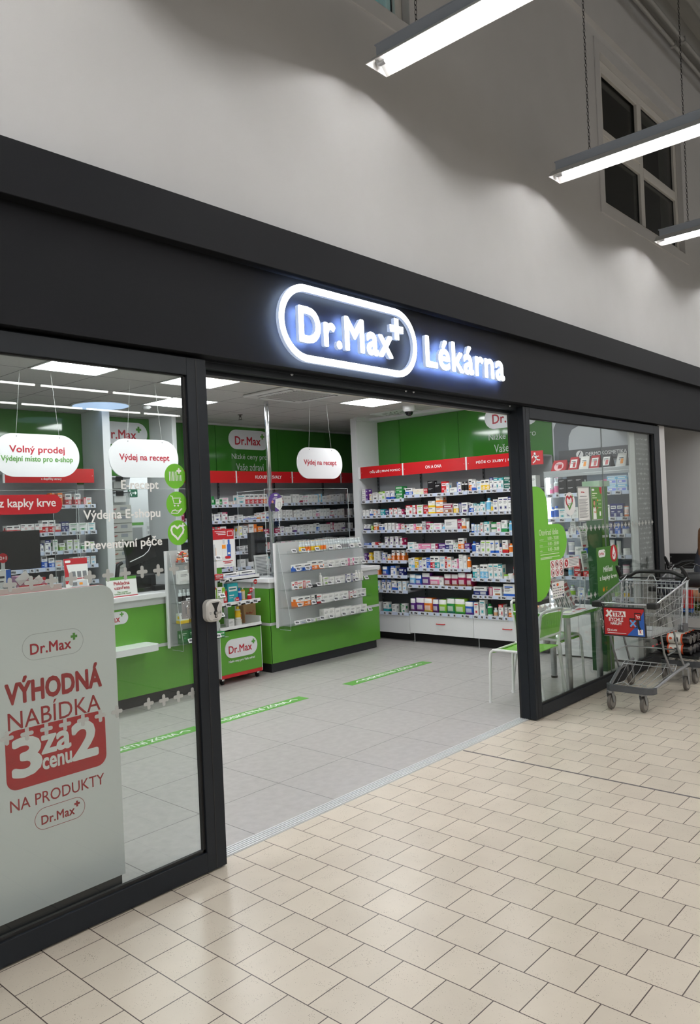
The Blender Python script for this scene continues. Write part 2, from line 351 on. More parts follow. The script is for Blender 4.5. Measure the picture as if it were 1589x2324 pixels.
# ================================================================== SETTING: corridor
ZC = 2.90      # shop ceiling
def hall():
    struct('floor', MB().box(-9, 16, -15, 0.07, -0.05, 0).box(5.9, 16, 0.07, 2.2, -0.05, 0), FLOORC)
    m = MB().box(2.085, 2.099, -9, 0.06, -0.001, 0.0012)
    struct('trim_9', m, mat('expansion_joint', C(98, 94, 96), 0.5))
    # upper wall with two window openings: solid pieces round the openings
    w1 = (0.62, 1.82, 4.80, 6.0); w2 = (4.80, 6.96, 4.44, 5.88)
    m = MB()
    x = -9
    for (a, b, c, d) in (w1, w2):
        m.box(x, a, 0.05, 0.30, 2.75, 6.9); m.box(a, b, 0.05, 0.30, 2.75, c); m.box(a, b, 0.05, 0.30, d, 6.9); x = b
    m.box(x, 16, 0.05, 0.30, 2.75, 6.9)
    m.box(-9, 16, 0.0, 0.05, 6.06, 6.9)       # the beam over the windows stands proud
    struct('wall_front', m, WALLW)
    # trapezoid sheet ceiling, ribs along the facade
    m = MB(); y = 0.30; prof = [(0.40, 6.62)]
    y = 0.12
    while y > -15:
        prof += [(y, 6.62), (y-0.05, 6.74), (y-0.20, 6.74), (y-0.25, 6.62)]; y -= 0.30
    prof.append((-15.2, 6.62))
    vs = []; fs = []
    for (a, z) in prof: vs += [(-9, a, z), (16, a, z), (16, a, z+0.02), (-9, a, z+0.02)]
    for i in range(len(prof)-1):
        o = i*4; fs += [(o, o+1, o+5, o+4), (o+3, o+7, o+6, o+2)]
    m.add(vs, fs); struct('ceiling', m, mat('trapezoid_sheet', C(150, 150, 147), 0.6, 0.1))
    m = MB().box(-9, 16, -15.2, -15, 0, 6.7); struct('wall_far', m, WALLW)
    # passage beyond the shop: low side wall, its dark bump rail, end wall
    m = MB().box(7.30, 7.5, 0.05, 2.2, 0, 2.86).box(6.01, 7.3, 2.0, 2.2, 0, 2.86).box(6.01, 7.5, 0.3, 2.2, 2.80, 2.86); struct('wall_passage', m, WALLW)
    m = MB().box(7.275, 7.30, 0.05, 2.0, 0.80, 0.99); struct('trim_8', m, BPLAS, bevel=0.004)
    m = MB()
    for i in range(6): m.lathe([(0.008, 0), (0.006, -0.004), (0, -0.005)], (7.275, 0.17+0.30*i, 0.95), 8, axis='X').lathe([(0.008, 0), (0.006, -0.004), (0, -0.005)], (7.275, 0.17+0.30*i, 0.84), 8, axis='X')
    o = m.build('screw', ALU); o.parent = bpy.data.objects['trim_8']
    # white end pilaster right of the glass, with the rail turning round it
    m = MB().box(5.85, 6.01, 0.03, 3.9, 0.0, 2.95); struct('wall_right', m, WALLW)
    m = MB().box(5.84, 6.02, 0.012, 0.03, 0.80, 0.985); struct('trim_7', m, BPLAS, bevel=0.003)
    # two conduits under the sheet ceiling
    for k, (yy, zz) in enumerate(((-0.14, 6.50), (-0.24, 6.50))):
        m = MB().tube([(-9, yy, zz), (16, yy, zz)], 0.022, n=8)
        for i in range(9): m.box(1.5+i*1.6, 1.54+i*1.6, yy-0.03, yy+0.03, zz-0.03, zz+0.03)
        o = m.build('conduit', mat('grey_conduit', C(150, 150, 148), 0.5), bevel=0)
        tag(o, ['grey conduit under the sheet ceiling, the one nearer the wall', 'grey conduit under the sheet ceiling, the one farther from the wall'][k], 'conduit', 'ceiling conduits')
hall()

def upper_window(name, x0, x1, z0, z1, split, wide_reveal):
    WF = mat('white_window_frame', C(214, 212, 208), 0.45)
    root = bpy.data.objects.new(name, None); COL.objects.link(root); root.location = ((x0+x1)/2, 0.12, z0); root['kind'] = 'structure'
    og = root.location
    m = MB(); f = 0.075
    xs = [x0, split[0], x1] if split else [x0, x1]; zs = [z0, split[1], z1] if split else [z0, z1]
    m.box(x0, x0+f, 0.10, 0.18, z0, z1).box(x1-f, x1, 0.10, 0.18, z0, z1).box(x0+f, x1-f, 0.10, 0.18, z0, z0+f).box(x0+f, x1-f, 0.10, 0.18, z1-f, z1)
    if split:
        m.box(split[0]-0.05, split[0]+0.05, 0.10, 0.18, z0+f, z1-f)
        m.box(x0+f, split[0]-0.05, 0.10, 0.18, split[1]-0.05, split[1]+0.05).box(split[0]+0.05, x1-f, 0.10, 0.18, split[1]-0.05, split[1]+0.05)
    m.build('window_frame', WF, root, origin=og, bevel=0.006)
    # flat casing on the wall face round the opening
    c = 0.10; m = MB(); m.box(x0-c, x0+0.005, 0.038, 0.10, z0-c, z1+c).box(x1-0.005, x1+c, 0.038, 0.10, z0-c, z1+c).box(x0, x1, 0.038, 0.10, z0-c, z0+0.005).box(x0, x1, 0.038, 0.10, z1-0.005, z1+c)
    m.build('casing', WALLW, root, origin=og, bevel=0.004)
    DP = glass('dark_pane', (0.62, 0.64, 0.64, 1), 0.06, 0.22) if split else glass('clear_pane', (0.95, 0.96, 0.96, 1), 0.04)
    for i in range(len(xs)-1):
        for j in range(len(zs)-1):
            a = xs[i]+(f if i == 0 else 0.05); b = xs[i+1]-(f if i == len(xs)-2 else 0.05); c0 = zs[j]+(f if j == 0 else 0.05); d = zs[j+1]-(f if j == len(zs)-2 else 0.05)
            s = 0.055
            if split and (i, j) == (0, 1):
                mm = MB().box(a, a+s, 0.085, 0.12, c0, d).box(b-s, b, 0.085, 0.12, c0, d).box(a+s, b-s, 0.085, 0.12, c0, c0+s).box(a+s, b-s, 0.085, 0.12, d-s, d)
                mm.build('sash', WF, root, origin=og, bevel=0.004)
                g = MB().box(a-0.006, b+0.006, 0.121, 0.124, c0-0.006, c0).box(a-0.006, b+0.006, 0.121, 0.124, d, d+0.006).box(b, b+0.006, 0.100, 0.104, c0, d); g.build('gasket', RUBBER, root, origin=og)
            q = MB().box(a, b, 0.135, 0.145, c0, d).build('pane', DP, root, origin=og)
            g = MB().box(a, b, 0.128, 0.135, d-0.008, d).box(b-0.008, b, 0.128, 0.135, c0, d).build('gasket', RUBBER, root, origin=og)
upper_window('window_1', 0.62, 1.82, 4.80, 6.0, None, False)
upper_window('window_2', 4.80, 6.96, 4.44, 5.88, (5.90, 5.10), True)
# the rooms behind the two upper windows
TEAL = mat('pale_teal_paint', C(178, 206, 206), 0.8)
m = MB().box(0.2, 2.3, 3.0, 3.05, 4.4, 6.4).box(0.2, 0.25, 0.3, 3.0, 4.4, 6.4).box(2.25, 2.3, 0.3, 3.0, 4.4, 6.4).box(0.2, 2.3, 0.3, 3.0, 6.4, 6.45); struct('wall_office', m, TEAL)
m = MB().box(0.2, 2.3, 0.3, 3.0, 4.35, 4.4); struct('floor_office', m, TEAL)
m = MB().box(0.6, 1.2, 1.9, 2.5, 6.385, 6.4)
tag(m.build('ceiling_light', mat('teal_panel', emit=(0.8, 1.0, 0.98, 1), power=16.0)), 'square lit ceiling panel in the room behind the upper left window', 'light')
m = MB().box(4.3, 8.0, 2.5, 2.55, 4.2, 6.4).box(4.3, 4.35, 0.3, 2.5, 4.2, 6.4).box(7.95, 8.0, 0.3, 2.5, 4.2, 6.4).box(4.3, 8.0, 0.3, 2.5, 6.4, 6.45).box(4.3, 8.0, 0.3, 2.5, 4.15, 4.2); struct('wall_store', m, mat('grey_store_wall', C(120, 122, 122), 0.9))

def sprinkler(loc, label, s=1.0):
    t = thing('sprinkler', label, 'sprinkler', loc)
    SM = mat('sprinkler_metal', C(96, 92, 88), 0.4, 0.6)
    MB().lathe([(0.032*s, 0), (0.03*s, -0.006*s), (0.014*s, -0.008*s), (0.012*s, -0.03*s), (0.008*s, -0.034*s)], n=14).build('body', SM, t)
    m = MB().tube([(0.012*s, 0, -0.03*s), (0.02*s, 0, -0.045*s), (0.004*s, 0, -0.06*s)], 0.003*s, n=6).tube([(-0.012*s, 0, -0.03*s), (-0.02*s, 0, -0.045*s), (-0.004*s, 0, -0.06*s)], 0.003*s, n=6); m.build('yoke', SM, t)
    MB().lathe([(0.024*s, -0.060*s), (0.024*s, -0.064*s)], n=14).build('deflector', SM, t)
sprinkler((1.52, 1.10, 6.4), 'grey sprinkler on the teal ceiling behind the upper left window', 1.6)

# ------------------------------------------------------------------ shop front
def shopfront():
    m = MB().box(-9, 9, -0.09, 0.05, 2.895, 3.112); struct('trim_1', m, BLACK, bevel=0.003)
    m = MB().box(-9, 9, -0.03, 0.05, 2.416, 2.9); struct('trim_2', m, BLACK, bevel=0.002)
    # inner track and cover of the sliding doors
    m = MB().box(-2.7, 3.08, 0.055, 0.10, 2.375, 2.45).box(-2.7, 3.08, 0.105, 0.16, 2.355, 2.40).box(-2.7, 5.8, 0.05, 0.16, 2.405, 2.46)
    struct('trim_3', m, FRAME, bevel=0.002)
    m = MB()
    for x in (0.62, 1.62, 1.70, 2.9): m.lathe([(0.010, 0), (0.008, -0.004), (0, -0.005)], (x, 0.055, 2.405), 10, axis='Y')
    m.build('screw', ALU, bpy.data.objects['trim_3'])
    m = MB().box(-2.7, 5.85, 0.16, 0.50, 2.43, ZC+0.1); struct('trim_4', m, mat('cream_bulkhead', C(212, 205, 190), 0.8))
    # grooved threshold
    m = MB().box(-0.02, 3.02, 0.07, 0.158, 0, 0.003)
    for i in range(5): m.box(-0.02, 3.02, 0.074+i*0.0175, 0.084+i*0.0175, 0.003, 0.007)
    struct('trim_5', m, ALUP)
shopfront()

def leaf(name, x0, x1, sl, sr):
    root = bpy.data.objects.new(name, None); COL.objects.link(root); root.location = ((x0+x1)/2, 0.025, 0); root['kind'] = 'structure'; og = root.location
    m = MB().box(x0, x0+sl, 0, 0.05, 0.008, 2.40).box(x1-sr, x1, 0, 0.05, 0.008, 2.40).box(x0+sl, x1-sr, 0, 0.05, 0.008, 0.10).box(x0+sl, x1-sr, 0, 0.05, 2.316, 2.40)
    m.build('door_frame', FRAME, root, origin=og, bevel=0.0025)
    # glazing beads and dark gasket round the glass
    g = 0.014; a, b = x0+sl, x1-sr
    m = MB().box(a, b, 0.012, 0.028, 0.10, 0.10+g).box(a, b, 0.012, 0.028, 2.316-0.006, 2.316).box(a, a+g, 0.012, 0.028, 0.10, 2.316).box(b-g, b, 0.012, 0.028, 0.10, 2.316)
    m.build('glazing_bead', RUBBER, root, origin=og)
    MB().box(a, b, 0.028, 0.036, 0.10, 2.316).build('pane', PANE, root, origin=og)
    return root, og
D1, O1 = leaf('door_1', -2.62, 0.0, 0.10, 0.112)
D2, O2 = leaf('door_2', 2.997, 5.775, 0.097, 0.13)
m = MB().box(-0.062, -0.058, -0.0012, 0.0, 0.01, 2.40); m.build('stile_joint', RUBBER, D1, origin=O1)
m = MB().box(3.033, 3.036, -0.0012, 0.0, 0.01, 2.40); m.build('stile_joint', RUBBER, D2, origin=O2)
m = MB().box(3.0, 3.085, 0.053, 0.128, 0.004, 2.40); struct('trim_6', m, FRAME, bevel=0.004)
m = MB().box(3.008, 3.06, 0.128, 0.146, 0.004, 2.38); m.build('seal', RUBBER, bpy.data.objects['trim_6'])
m = MB().box(5.777, 5.84, 0.02, 0.15, 0.0, 2.41); struct('trim_10', m, RUBBER)

# ------------------------------------------------------------------ shop shell
def shell():
    struct('floor_shop', MB().box(-3.3, 5.9, 0.07, 3.9, -0.05, 0.0).box(-3.3, 7.1, 3.9, 5.2, -0.05, 0.0).box(2.0, 5.9, 5.2, 6.9, -0.05, 0.0), FLOORS)
    o = struct('ceiling_shop', MB().box(-3.3, 5.85, 0.50, 3.9, ZC, ZC+0.04).box(-3.3, 7.0, 3.9, 5.1, ZC, ZC+0.04), CEILT)
    m = MB().box(-3.3, 2.30, 5.10, 5.2, 0, ZC+0.05).box(2.30, 3.10, 5.10, 5.2, 2.2, ZC+0.05).box(3.10, 7.1, 5.10, 5.2, 0, ZC+0.05).box(7.0, 7.1, 3.9, 5.1, 0, ZC+0.05).box(6.01, 7.1, 3.85, 3.9, 0, ZC+0.05); struct('wall_back', m, WALLI)
    struct('wall_left', MB().box(-3.4, -3.3, 0.05, 5.2, 0, ZC+0.05), WALLI)
    struct('wall_backroom', MB().box(2.0, 5.9, 6.6, 6.7, 0, 2.75).box(2.0, 2.1, 5.2, 6.6, 0, 2.75).box(5.3, 5.4, 5.2, 6.6, 0, 2.75).box(2.0, 5.4, 5.2, 6.7, 2.75, 2.8), WALLI)
    # cladding: glossy green glass above the shelves
    def clad(name, boxes, mt): return struct(name, boxes, mt)
    g = 0.004
    m = MB()
    for a, b in ((-3.3, 0.10), (0.10, 1.12), (1.12, 2.20)): m.box(a+g, b-g, 5.085, 5.10, 2.10, 2.89)
    o1 = clad('trim_12', m, GREENG)
    m = MB().box(2.30, 3.095, 5.085, 5.10, 2.20, 2.885); o2 = clad('trim_13', m, GREENG)
    m = MB()
    for a, b in ((3.14, 4.08), (4.08, 5.17), (5.17, 6.15), (6.15, 7.0)): m.box(a+g, b-g, 5.085, 5.10, 2.10, 2.87)
    o3 = clad('trim_14', m, GREENG)
    m = MB()
    for a, b in ((3.80, 3.42), (3.42, 2.49), (2.49, 1.22)): m.box(5.835, 5.85, b+g, a-g, 2.08, 2.86)
    o4 = clad('trim_15', m, GREENG)
    m = MB().box(5.835, 5.85, 0.06, 1.215, 2.08, 2.86); o5 = clad('trim_16', m, mat('pale_grey_panel', C(196, 200, 206), 0.25))
    # white pillar in the corner and the two white partitions
    struct('wall_pillar', MB().box(5.40, 5.85, 3.80, 3.90, 0, ZC), WALLI)
    struct('wall_partition', MB().box(2.20, 2.28, 4.66, 5.1, 0, ZC), WALLI, bevel=0.003)
    struct('wall_partition.001', MB().box(3.08, 3.14, 4.62, 5.1, 0, ZC), WALLI, bevel=0.003)
    struct('trim_17', MB().box(2.195, 2.285, 4.645, 4.66, 0, ZC-0.02), WHITE)
    # white cove along the ceiling over the right wall
    struct('trim_18', MB().box(5.60, 5.85, 0.5, 3.80, 2.865, 2.90).box(5.36, 5.85, 3.74, 3.80, 2.86, 2.90), WALLI)
    # logos: white lozenge, wordmark, slogan
    LOZ = mat('white_lozenge', C(224, 226, 230), 0.25)
    def wordmark(fr, parent, cx, cz, w, h, tx):
        m = MB(); fr.rrect(m, cx-w/2, cz-h/2, cx+w/2, cz+h/2, h/2, 0, 0.001, 0.003); m.build('logo_plate', LOZ, parent)
        m = MB(); fr.logo(m, cx+0.01, cz-0.015, w*0.72, 0, 1, 0.005, 0.001, 0.035); m.build('logo', [REDT, GRNT], parent)
        if tx:
            m = MB(); fr.text(m, 'Nízké ceny pro', cx, cz-h/2-0.155, h=0.095, w=0.63, d=0.001, align='C'); fr.text(m, 'Vaše zdraví', cx, cz-h/2-0.285, h=0.095, w=0.49, d=0.001, align='C'); m.build('lettering', PALE, parent)
    f = FR((0, 5.085, 0))
    wordmark(f, o3, 4.655, 2.70, 0.72, 0.262, True); wordmark(f, o2, 2.70, 2.70, 0.70, 0.262, True)
    f = FR((5.835, 0, 0), (0,-1,0)); wordmark(f, o4, -1.74, 2.715, 0.72, 0.262, True)
    # side face with hair on the grey panel, dark band and wording under it
    m = MB()
    pts = [(-1.20,2.12),(-1.20,2.86),(-0.64,2.86),(-0.62,2.80),(-0.585,2.77),(-0.60,2.74),(-0.598,2.70),(-0.575,2.66),(-0.60,2.63),(-0.605,2.585),(-0.61,2.54),(-0.64,2.49),(-0.70,2.47),(-0.80,2.50),(-0.90,2.505),(-0.98,2.47),(-1.02,2.40),(-1.03,2.30),(-1.02,2.12)]
    f.poly(m, pts, 0, 0.001, 0.002)
    f.poly(m, [(-1.20,2.50),(-1.12,2.66),(-1.02,2.78),(-0.98,2.86),(-1.06,2.86),(-1.12,2.80),(-1.20,2.68)], 1, 0.003, 0.001)
    m.build('print', [mat('grey_silhouette', C(104, 108, 116), 0.4), mat('pale_grey_print', C(200, 203, 208), 0.4)], o5)
shell()

def panel_light(x0, y0, lab):
    t = thing('ceiling_light', lab, 'ceiling light', (x0+0.3, y0+0.29, ZC), 0, 'square ceiling lights')
    m = MB().box(-0.297, -0.28, -0.287, 0.287, -0.006, 0.0).box(0.28, 0.297, -0.287, 0.287, -0.006, 0).box(-0.28, 0.28, -0.287, -0.27, -0.006, 0).box(-0.28, 0.28, 0.27, 0.287, -0.006, 0); m.build('frame', WHITE, t)
    MB().box(-0.28, 0.28, -0.27, 0.27, -0.004, -0.001).build('diffuser', PANEL_E, t)
for x, y, lab in ((0.58, 2.41, 'square ceiling light over the hanging sign at far left'), (1.78, 2.41, 'square ceiling light half behind the left door stile'), (2.38, 3.59, 'square ceiling light behind the door stile, farther from the door'),
                  (4.18, 2.41, 'square ceiling light right of the air conditioner'), (-0.62, 2.41, 'added square ceiling light outside the view to the left'), (1.78, 0.66, 'square ceiling light close behind the entrance bulkhead'),  # the last two are unseen lights, added to brighten the shop
                  (4.18, 0.66, 'square ceiling light above the green chairs'), (-1.22, 0.66, 'square ceiling light above the promotional stand')):  # both out of view, added to brighten the front of the shop
    panel_light(x, y, lab)
def ceiling_bits():
    t = thing('disc_light', 'round pale blue ceiling disc light behind the left glass', 'light', (2.06, 4.43, ZC))
    MB().lathe([(0.30, 0), (0.305, -0.01), (0.285, -0.014)], n=40).build('rim', WHITE, t); MB().lathe([(0.0, -0.0155), (0.285, -0.0155), (0.285, -0.013), (0.0, -0.013)], n=40).build('diffuser', DISC_E, t)
    t = thing('smoke_detector', 'small round white detector beside the blue disc light', 'detector', (2.50, 4.25, ZC)); MB().lathe([(0.05, 0), (0.05, -0.02), (0.03, -0.035), (0, -0.036)], n=18).build('housing', WHITE, t)
    # cassette air conditioner
    t = thing('air_conditioner', 'white ceiling cassette air conditioner above the chrome pole', 'air conditioner', (3.28, 2.71, ZC-0.001))
    m = MB().box(-0.40, 0.40, -0.40, 0.40, -0.03, 0); m.build('panel', mat('ac_white', C(206, 206, 204), 0.5), t, bevel=0.012)
    m = MB()
    for i in range(12): m.box(-0.24, 0.24, -0.23+i*0.04, -0.215+i*0.04, -0.036, -0.03)
    m.build('grille', mat('ac_grille', C(176, 176, 176), 0.6), t)
    for a in range(4):
        c, s_ = math.cos(a*math.pi/2), math.sin(a*math.pi/2)
        for nm, (u0, u1, v0, v1), mt, z0 in (('slot', (-0.24, 0.24, 0.285, 0.345), BPLAS, -0.0315), ('vane', (-0.225, 0.225, 0.298, 0.335), WHITE, -0.034)):
            pts = [(u*c-v*s_, u*s_+v*c, z0) for u, v in ((u0,v0),(u1,v0),(u1,v1),(u0,v1))]; MB().prism(pts, (0,0,0.003), 0).build(nm, mt, t)
    sprinkler((3.85, 4.30, ZC), 'small grey sprinkler head on the shop ceiling left of the chrome pole')
    t = thing('dome_camera', 'white dome camera with dark lens window on the ceiling', 'camera', (5.12, 2.70, ZC))
    MB().lathe([(0.075, 0), (0.075, -0.05), (0.055, -0.065), (0.05, -0.07)], n=22).build('housing', WHITE, t); MB().lathe([(0.05, -0.066), (0.048, -0.085), (0.036, -0.108), (0.018, -0.12), (0, -0.122)], n=22).build('dome', mat('smoked_dome', C(12, 12, 14), 0.1), t)
    t = thing('air_diffuser', 'square white swirl air vent beside the dome camera', 'vent', (5.55, 3.15, ZC))
    MB().box(-0.29, 0.29, -0.29, 0.29, -0.008, 0).build('plate', WHITE, t, bevel=0.003)
    m = MB(); k = 0
    for ring, n in ((0.07, 6), (0.14, 10), (0.22, 16)):
        for i in range(n):
            a = 2*math.pi*i/n; ca, sa = math.cos(a+0.5), math.sin(a+0.5); cx, cy_ = ring*math.cos(a), ring*math.sin(a)
            m.prism([(cx+u*ca-v*sa, cy_+u*sa+v*ca, -0.0095) for u, v in ((-0.03,-0.008),(0.03,-0.008),(0.03,0.008),(-0.03,0.008))], (0,0,0.001))
    m.build('slots', BPLAS, t)
ceiling_bits()

# ------------------------------------------------------------------ corridor lamps: trough reflector, tube, chains
def trough(L=1.52):
    """along -y from y=0; x across; z=0 is the lower rim"""
    t = thing('pendant_lamp', 'x', 'lamp', (0,0,0))
    RF = mat('lamp_reflector', C(226, 226, 226), 0.4); HS = mat('lamp_housing', C(170, 178, 190), 0.4)
    w, h, s = 0.0935, 0.062, 0.028; th = 0.003
    out = [(-w, 0), (-s, h), (s, h), (w, 0)]
    m = MB(); vs = []; fs = []
    for y in (0, -L):
        for x, z in out: vs.append((x, y, z))
        for x, z in out: vs.append((x*(1+th/w), y, z+th))
    for i in range(3): fs += [(i, i+1, 8+i+1, 8+i), (4+i, 12+i, 12+i+1, 4+i+1), (i, 4+i, 5+i, i+1), (8+i, 9+i, 13+i, 12+i)]
    fs += [(0, 8, 12, 4), (3, 7, 15, 11)]
    m.add(vs, fs)
    m.add([(x, -0.004, z) for x, z in out]+[(x, 0.0, z) for x, z in out], [(0,1,2,3), (4,7,6,5), (0,4,5,1), (1,5,6,2), (2,6,7,3), (3,7,4,0)])
    m.add([(x, -L+0.004, z) for x, z in out]+[(x, -L, z) for x, z in out], [(3,2,1,0), (5,6,7,4), (0,4,5,1), (1,5,6,2), (2,6,7,3), (3,7,4,0)])
    m.build('reflector', RF, t)
    MB().box(-0.030, 0.030, -L+0.03, -0.03, h+th, h+0.068).box(-0.034, 0.034, -L+0.02, -0.02, h+0.062, h+0.069).build('housing', HS, t, bevel=0.003)
    MB().tube([(0, -0.075, 0.030), (0, -L+0.075, 0.030)], 0.0135, n=12).build('tube', TUBE_E, t)
    for y0, y1 in ((-0.02, -0.075), (-L+0.02, -L+0.075)):
        MB().tube([(0, y0, 0.030), (0, y0+(y1-y0)*0.3, 0.030), (0, y1, 0.030)], [0.010, 0.0145, 0.0145], n=12).box(-0.008, 0.008, min(y0, y0+0.01), max(y0, y0+0.01), 0.03, 0.058).build('lamp_holder', CHROME, t)
    # one chain link mesh, two chains of links in one mesh each
    for yc in (-0.30, -L+0.30):
        m = MB(); z = h+0.075; k = 0
        m.box(-0.012, 0.012, yc-0.02, yc+0.02, h+0.066, h+0.078)
        while z < 2.40:
            pts = []
            for i in range(10):
                a = 2*math.pi*i/10; u, v = 0.007*math.cos(a), 0.016*math.sin(a)
                pts.append((u, yc, z+0.014+v) if k % 2 else (0, yc+u, z+0.014+v))
            m.tube(pts, 0.0022, n=4, closed=True); z += 0.0265; k += 1
        m.build('chain', mat('dark_chain', C(70, 70, 72), 0.4, 0.8), t)
    return t
def lamps():
    z0 = 4.20; L = 1.52; proto = trough(L); first = True
    names = {0: 'nearest the upper left window', 1: 'in front of the upper four-pane window', 2: 'lowest at the right edge of the view'}
    for i in range(-3, 5):
        x = 1.222+2.19*i
        for j in range(5):
            y = -0.135-j*(L+0.06)
            lab = 'long white pendant trough lamp on chains, '+(names[i] if (i in names and j == 0) else 'row %s along the corridor, %s from the wall' % (ORD[i+3], ORD[j]))
            if first: proto.location = (x, y, z0); proto['label'] = lab; proto['group'] = 'corridor trough lamps'; first = False
            else: dup(proto, (x, y, z0), 0, lab, 'corridor trough lamps')
    # continuous rows of tubes in the hall behind: mirrored in the door glass
    proto = None
    for row, y in enumerate((-10.45, -12.65)):
        for i in range(9):
            x = (-2.15, -2.93)[row]+i*1.46+(0.0 if row else 0.0); lab = 'white strip lamp of the hall behind, %s in the %s row' % (ORD[i], ORD[row])
            if proto is None:
                proto = thing('strip_lamp', lab, 'lamp', (x, y, 4.2), 0, 'hall strip lamps')
                MB().box(-0.71, 0.71, -0.03, 0.03, 0.02, 0.08).build('housing', mat('lamp_housing'), proto); MB().tube([(-0.67, 0, 0), (0.67, 0, 0)], 0.02, n=10).build('tube', HALL_E, proto)
                MB().tube([(-0.4, 0, 0.08), (-0.4, 0, 2.42)], 0.004, n=4).tube([(0.4, 0, 0.08), (0.4, 0, 2.42)], 0.004, n=4).build('hanger', mat('dark_chain'), proto)
            else: dup(proto, (x, y, 4.2), 0, lab)
lamps()
# ================================================================== lit sign on the fascia
def lit_sign():
    t = thing('illuminated_sign', 'white backlit lozenge sign with lettering Dr.Max and plus on black fascia', 'sign', (0.99, -0.03, 2.65)); og = t.location
    f = FR((0, -0.03, 0)); M = [SIGN_E, HALO_E, mat('letter_side', C(200, 210, 230), 0.4, emit=(0.45, 0.58, 0.85, 1), power=0.45)]
    d, th = 0.034, 0.022
    m = MB(); a = f.rpts(0.409, 2.445, 1.568, 2.854, 0.2045, 14); b = f.rpts(0.447, 2.483, 1.530, 2.816, 0.1665, 14); n = len(a)
    P = lambda L_, dd: [f.p(x, y, dd) for x, y in L_]; q = [(i, (i+1) % n, (i+1) % n+n, i+n) for i in range(n)]
    m.add(P(a, d+th)+P(b, d+th), q, 0); m.add(P(a, d)+P(b, d), [tuple(reversed(x)) for x in q], 1); m.add(P(a, d)+P(a, d+th), q, 2); m.add(P(b, d+th)+P(b, d), q, 2)
    m.build('lozenge_outline', M, t, origin=og)
    m = MB(); f.text(m, 'Dr.Max', 0.556, 2.553, h=0.178, w=0.765, m=0, mside=2, mback=1, d=d, t=th, bold=0.040, res=5, sp=1.09); m.build('lettering', M, t, origin=og)
    m = MB(); a = []; f2 = f
    f2.plus(m, 1.372, 2.732, 0.064, 0.042, 0, d, th, round_=False); m.m = [0, 1]+[2]*(len(m.m)-2)
    # which cap faces outward
    ys = [sum(m.v[i][1] for i in m.f[k])/len(m.f[k]) for k in (0, 1)]
    if ys[0] > ys[1]: m.m[0], m.m[1] = 1, 0
    m.build('plus_symbol', M, t, origin=og)
    t = thing('illuminated_sign', 'white backlit word Lékárna right of the lozenge sign', 'sign', (2.13, -0.03, 2.64)); og = t.location
    m = MB(); f.text(m, 'Lékárna', 1.662, 2.545, h=0.186, w=0.935, m=0, mside=2, mback=1, d=d, t=th, bold=0.034, res=5, sp=1.08); m.build('lettering', M, t, origin=og)
lit_sign()

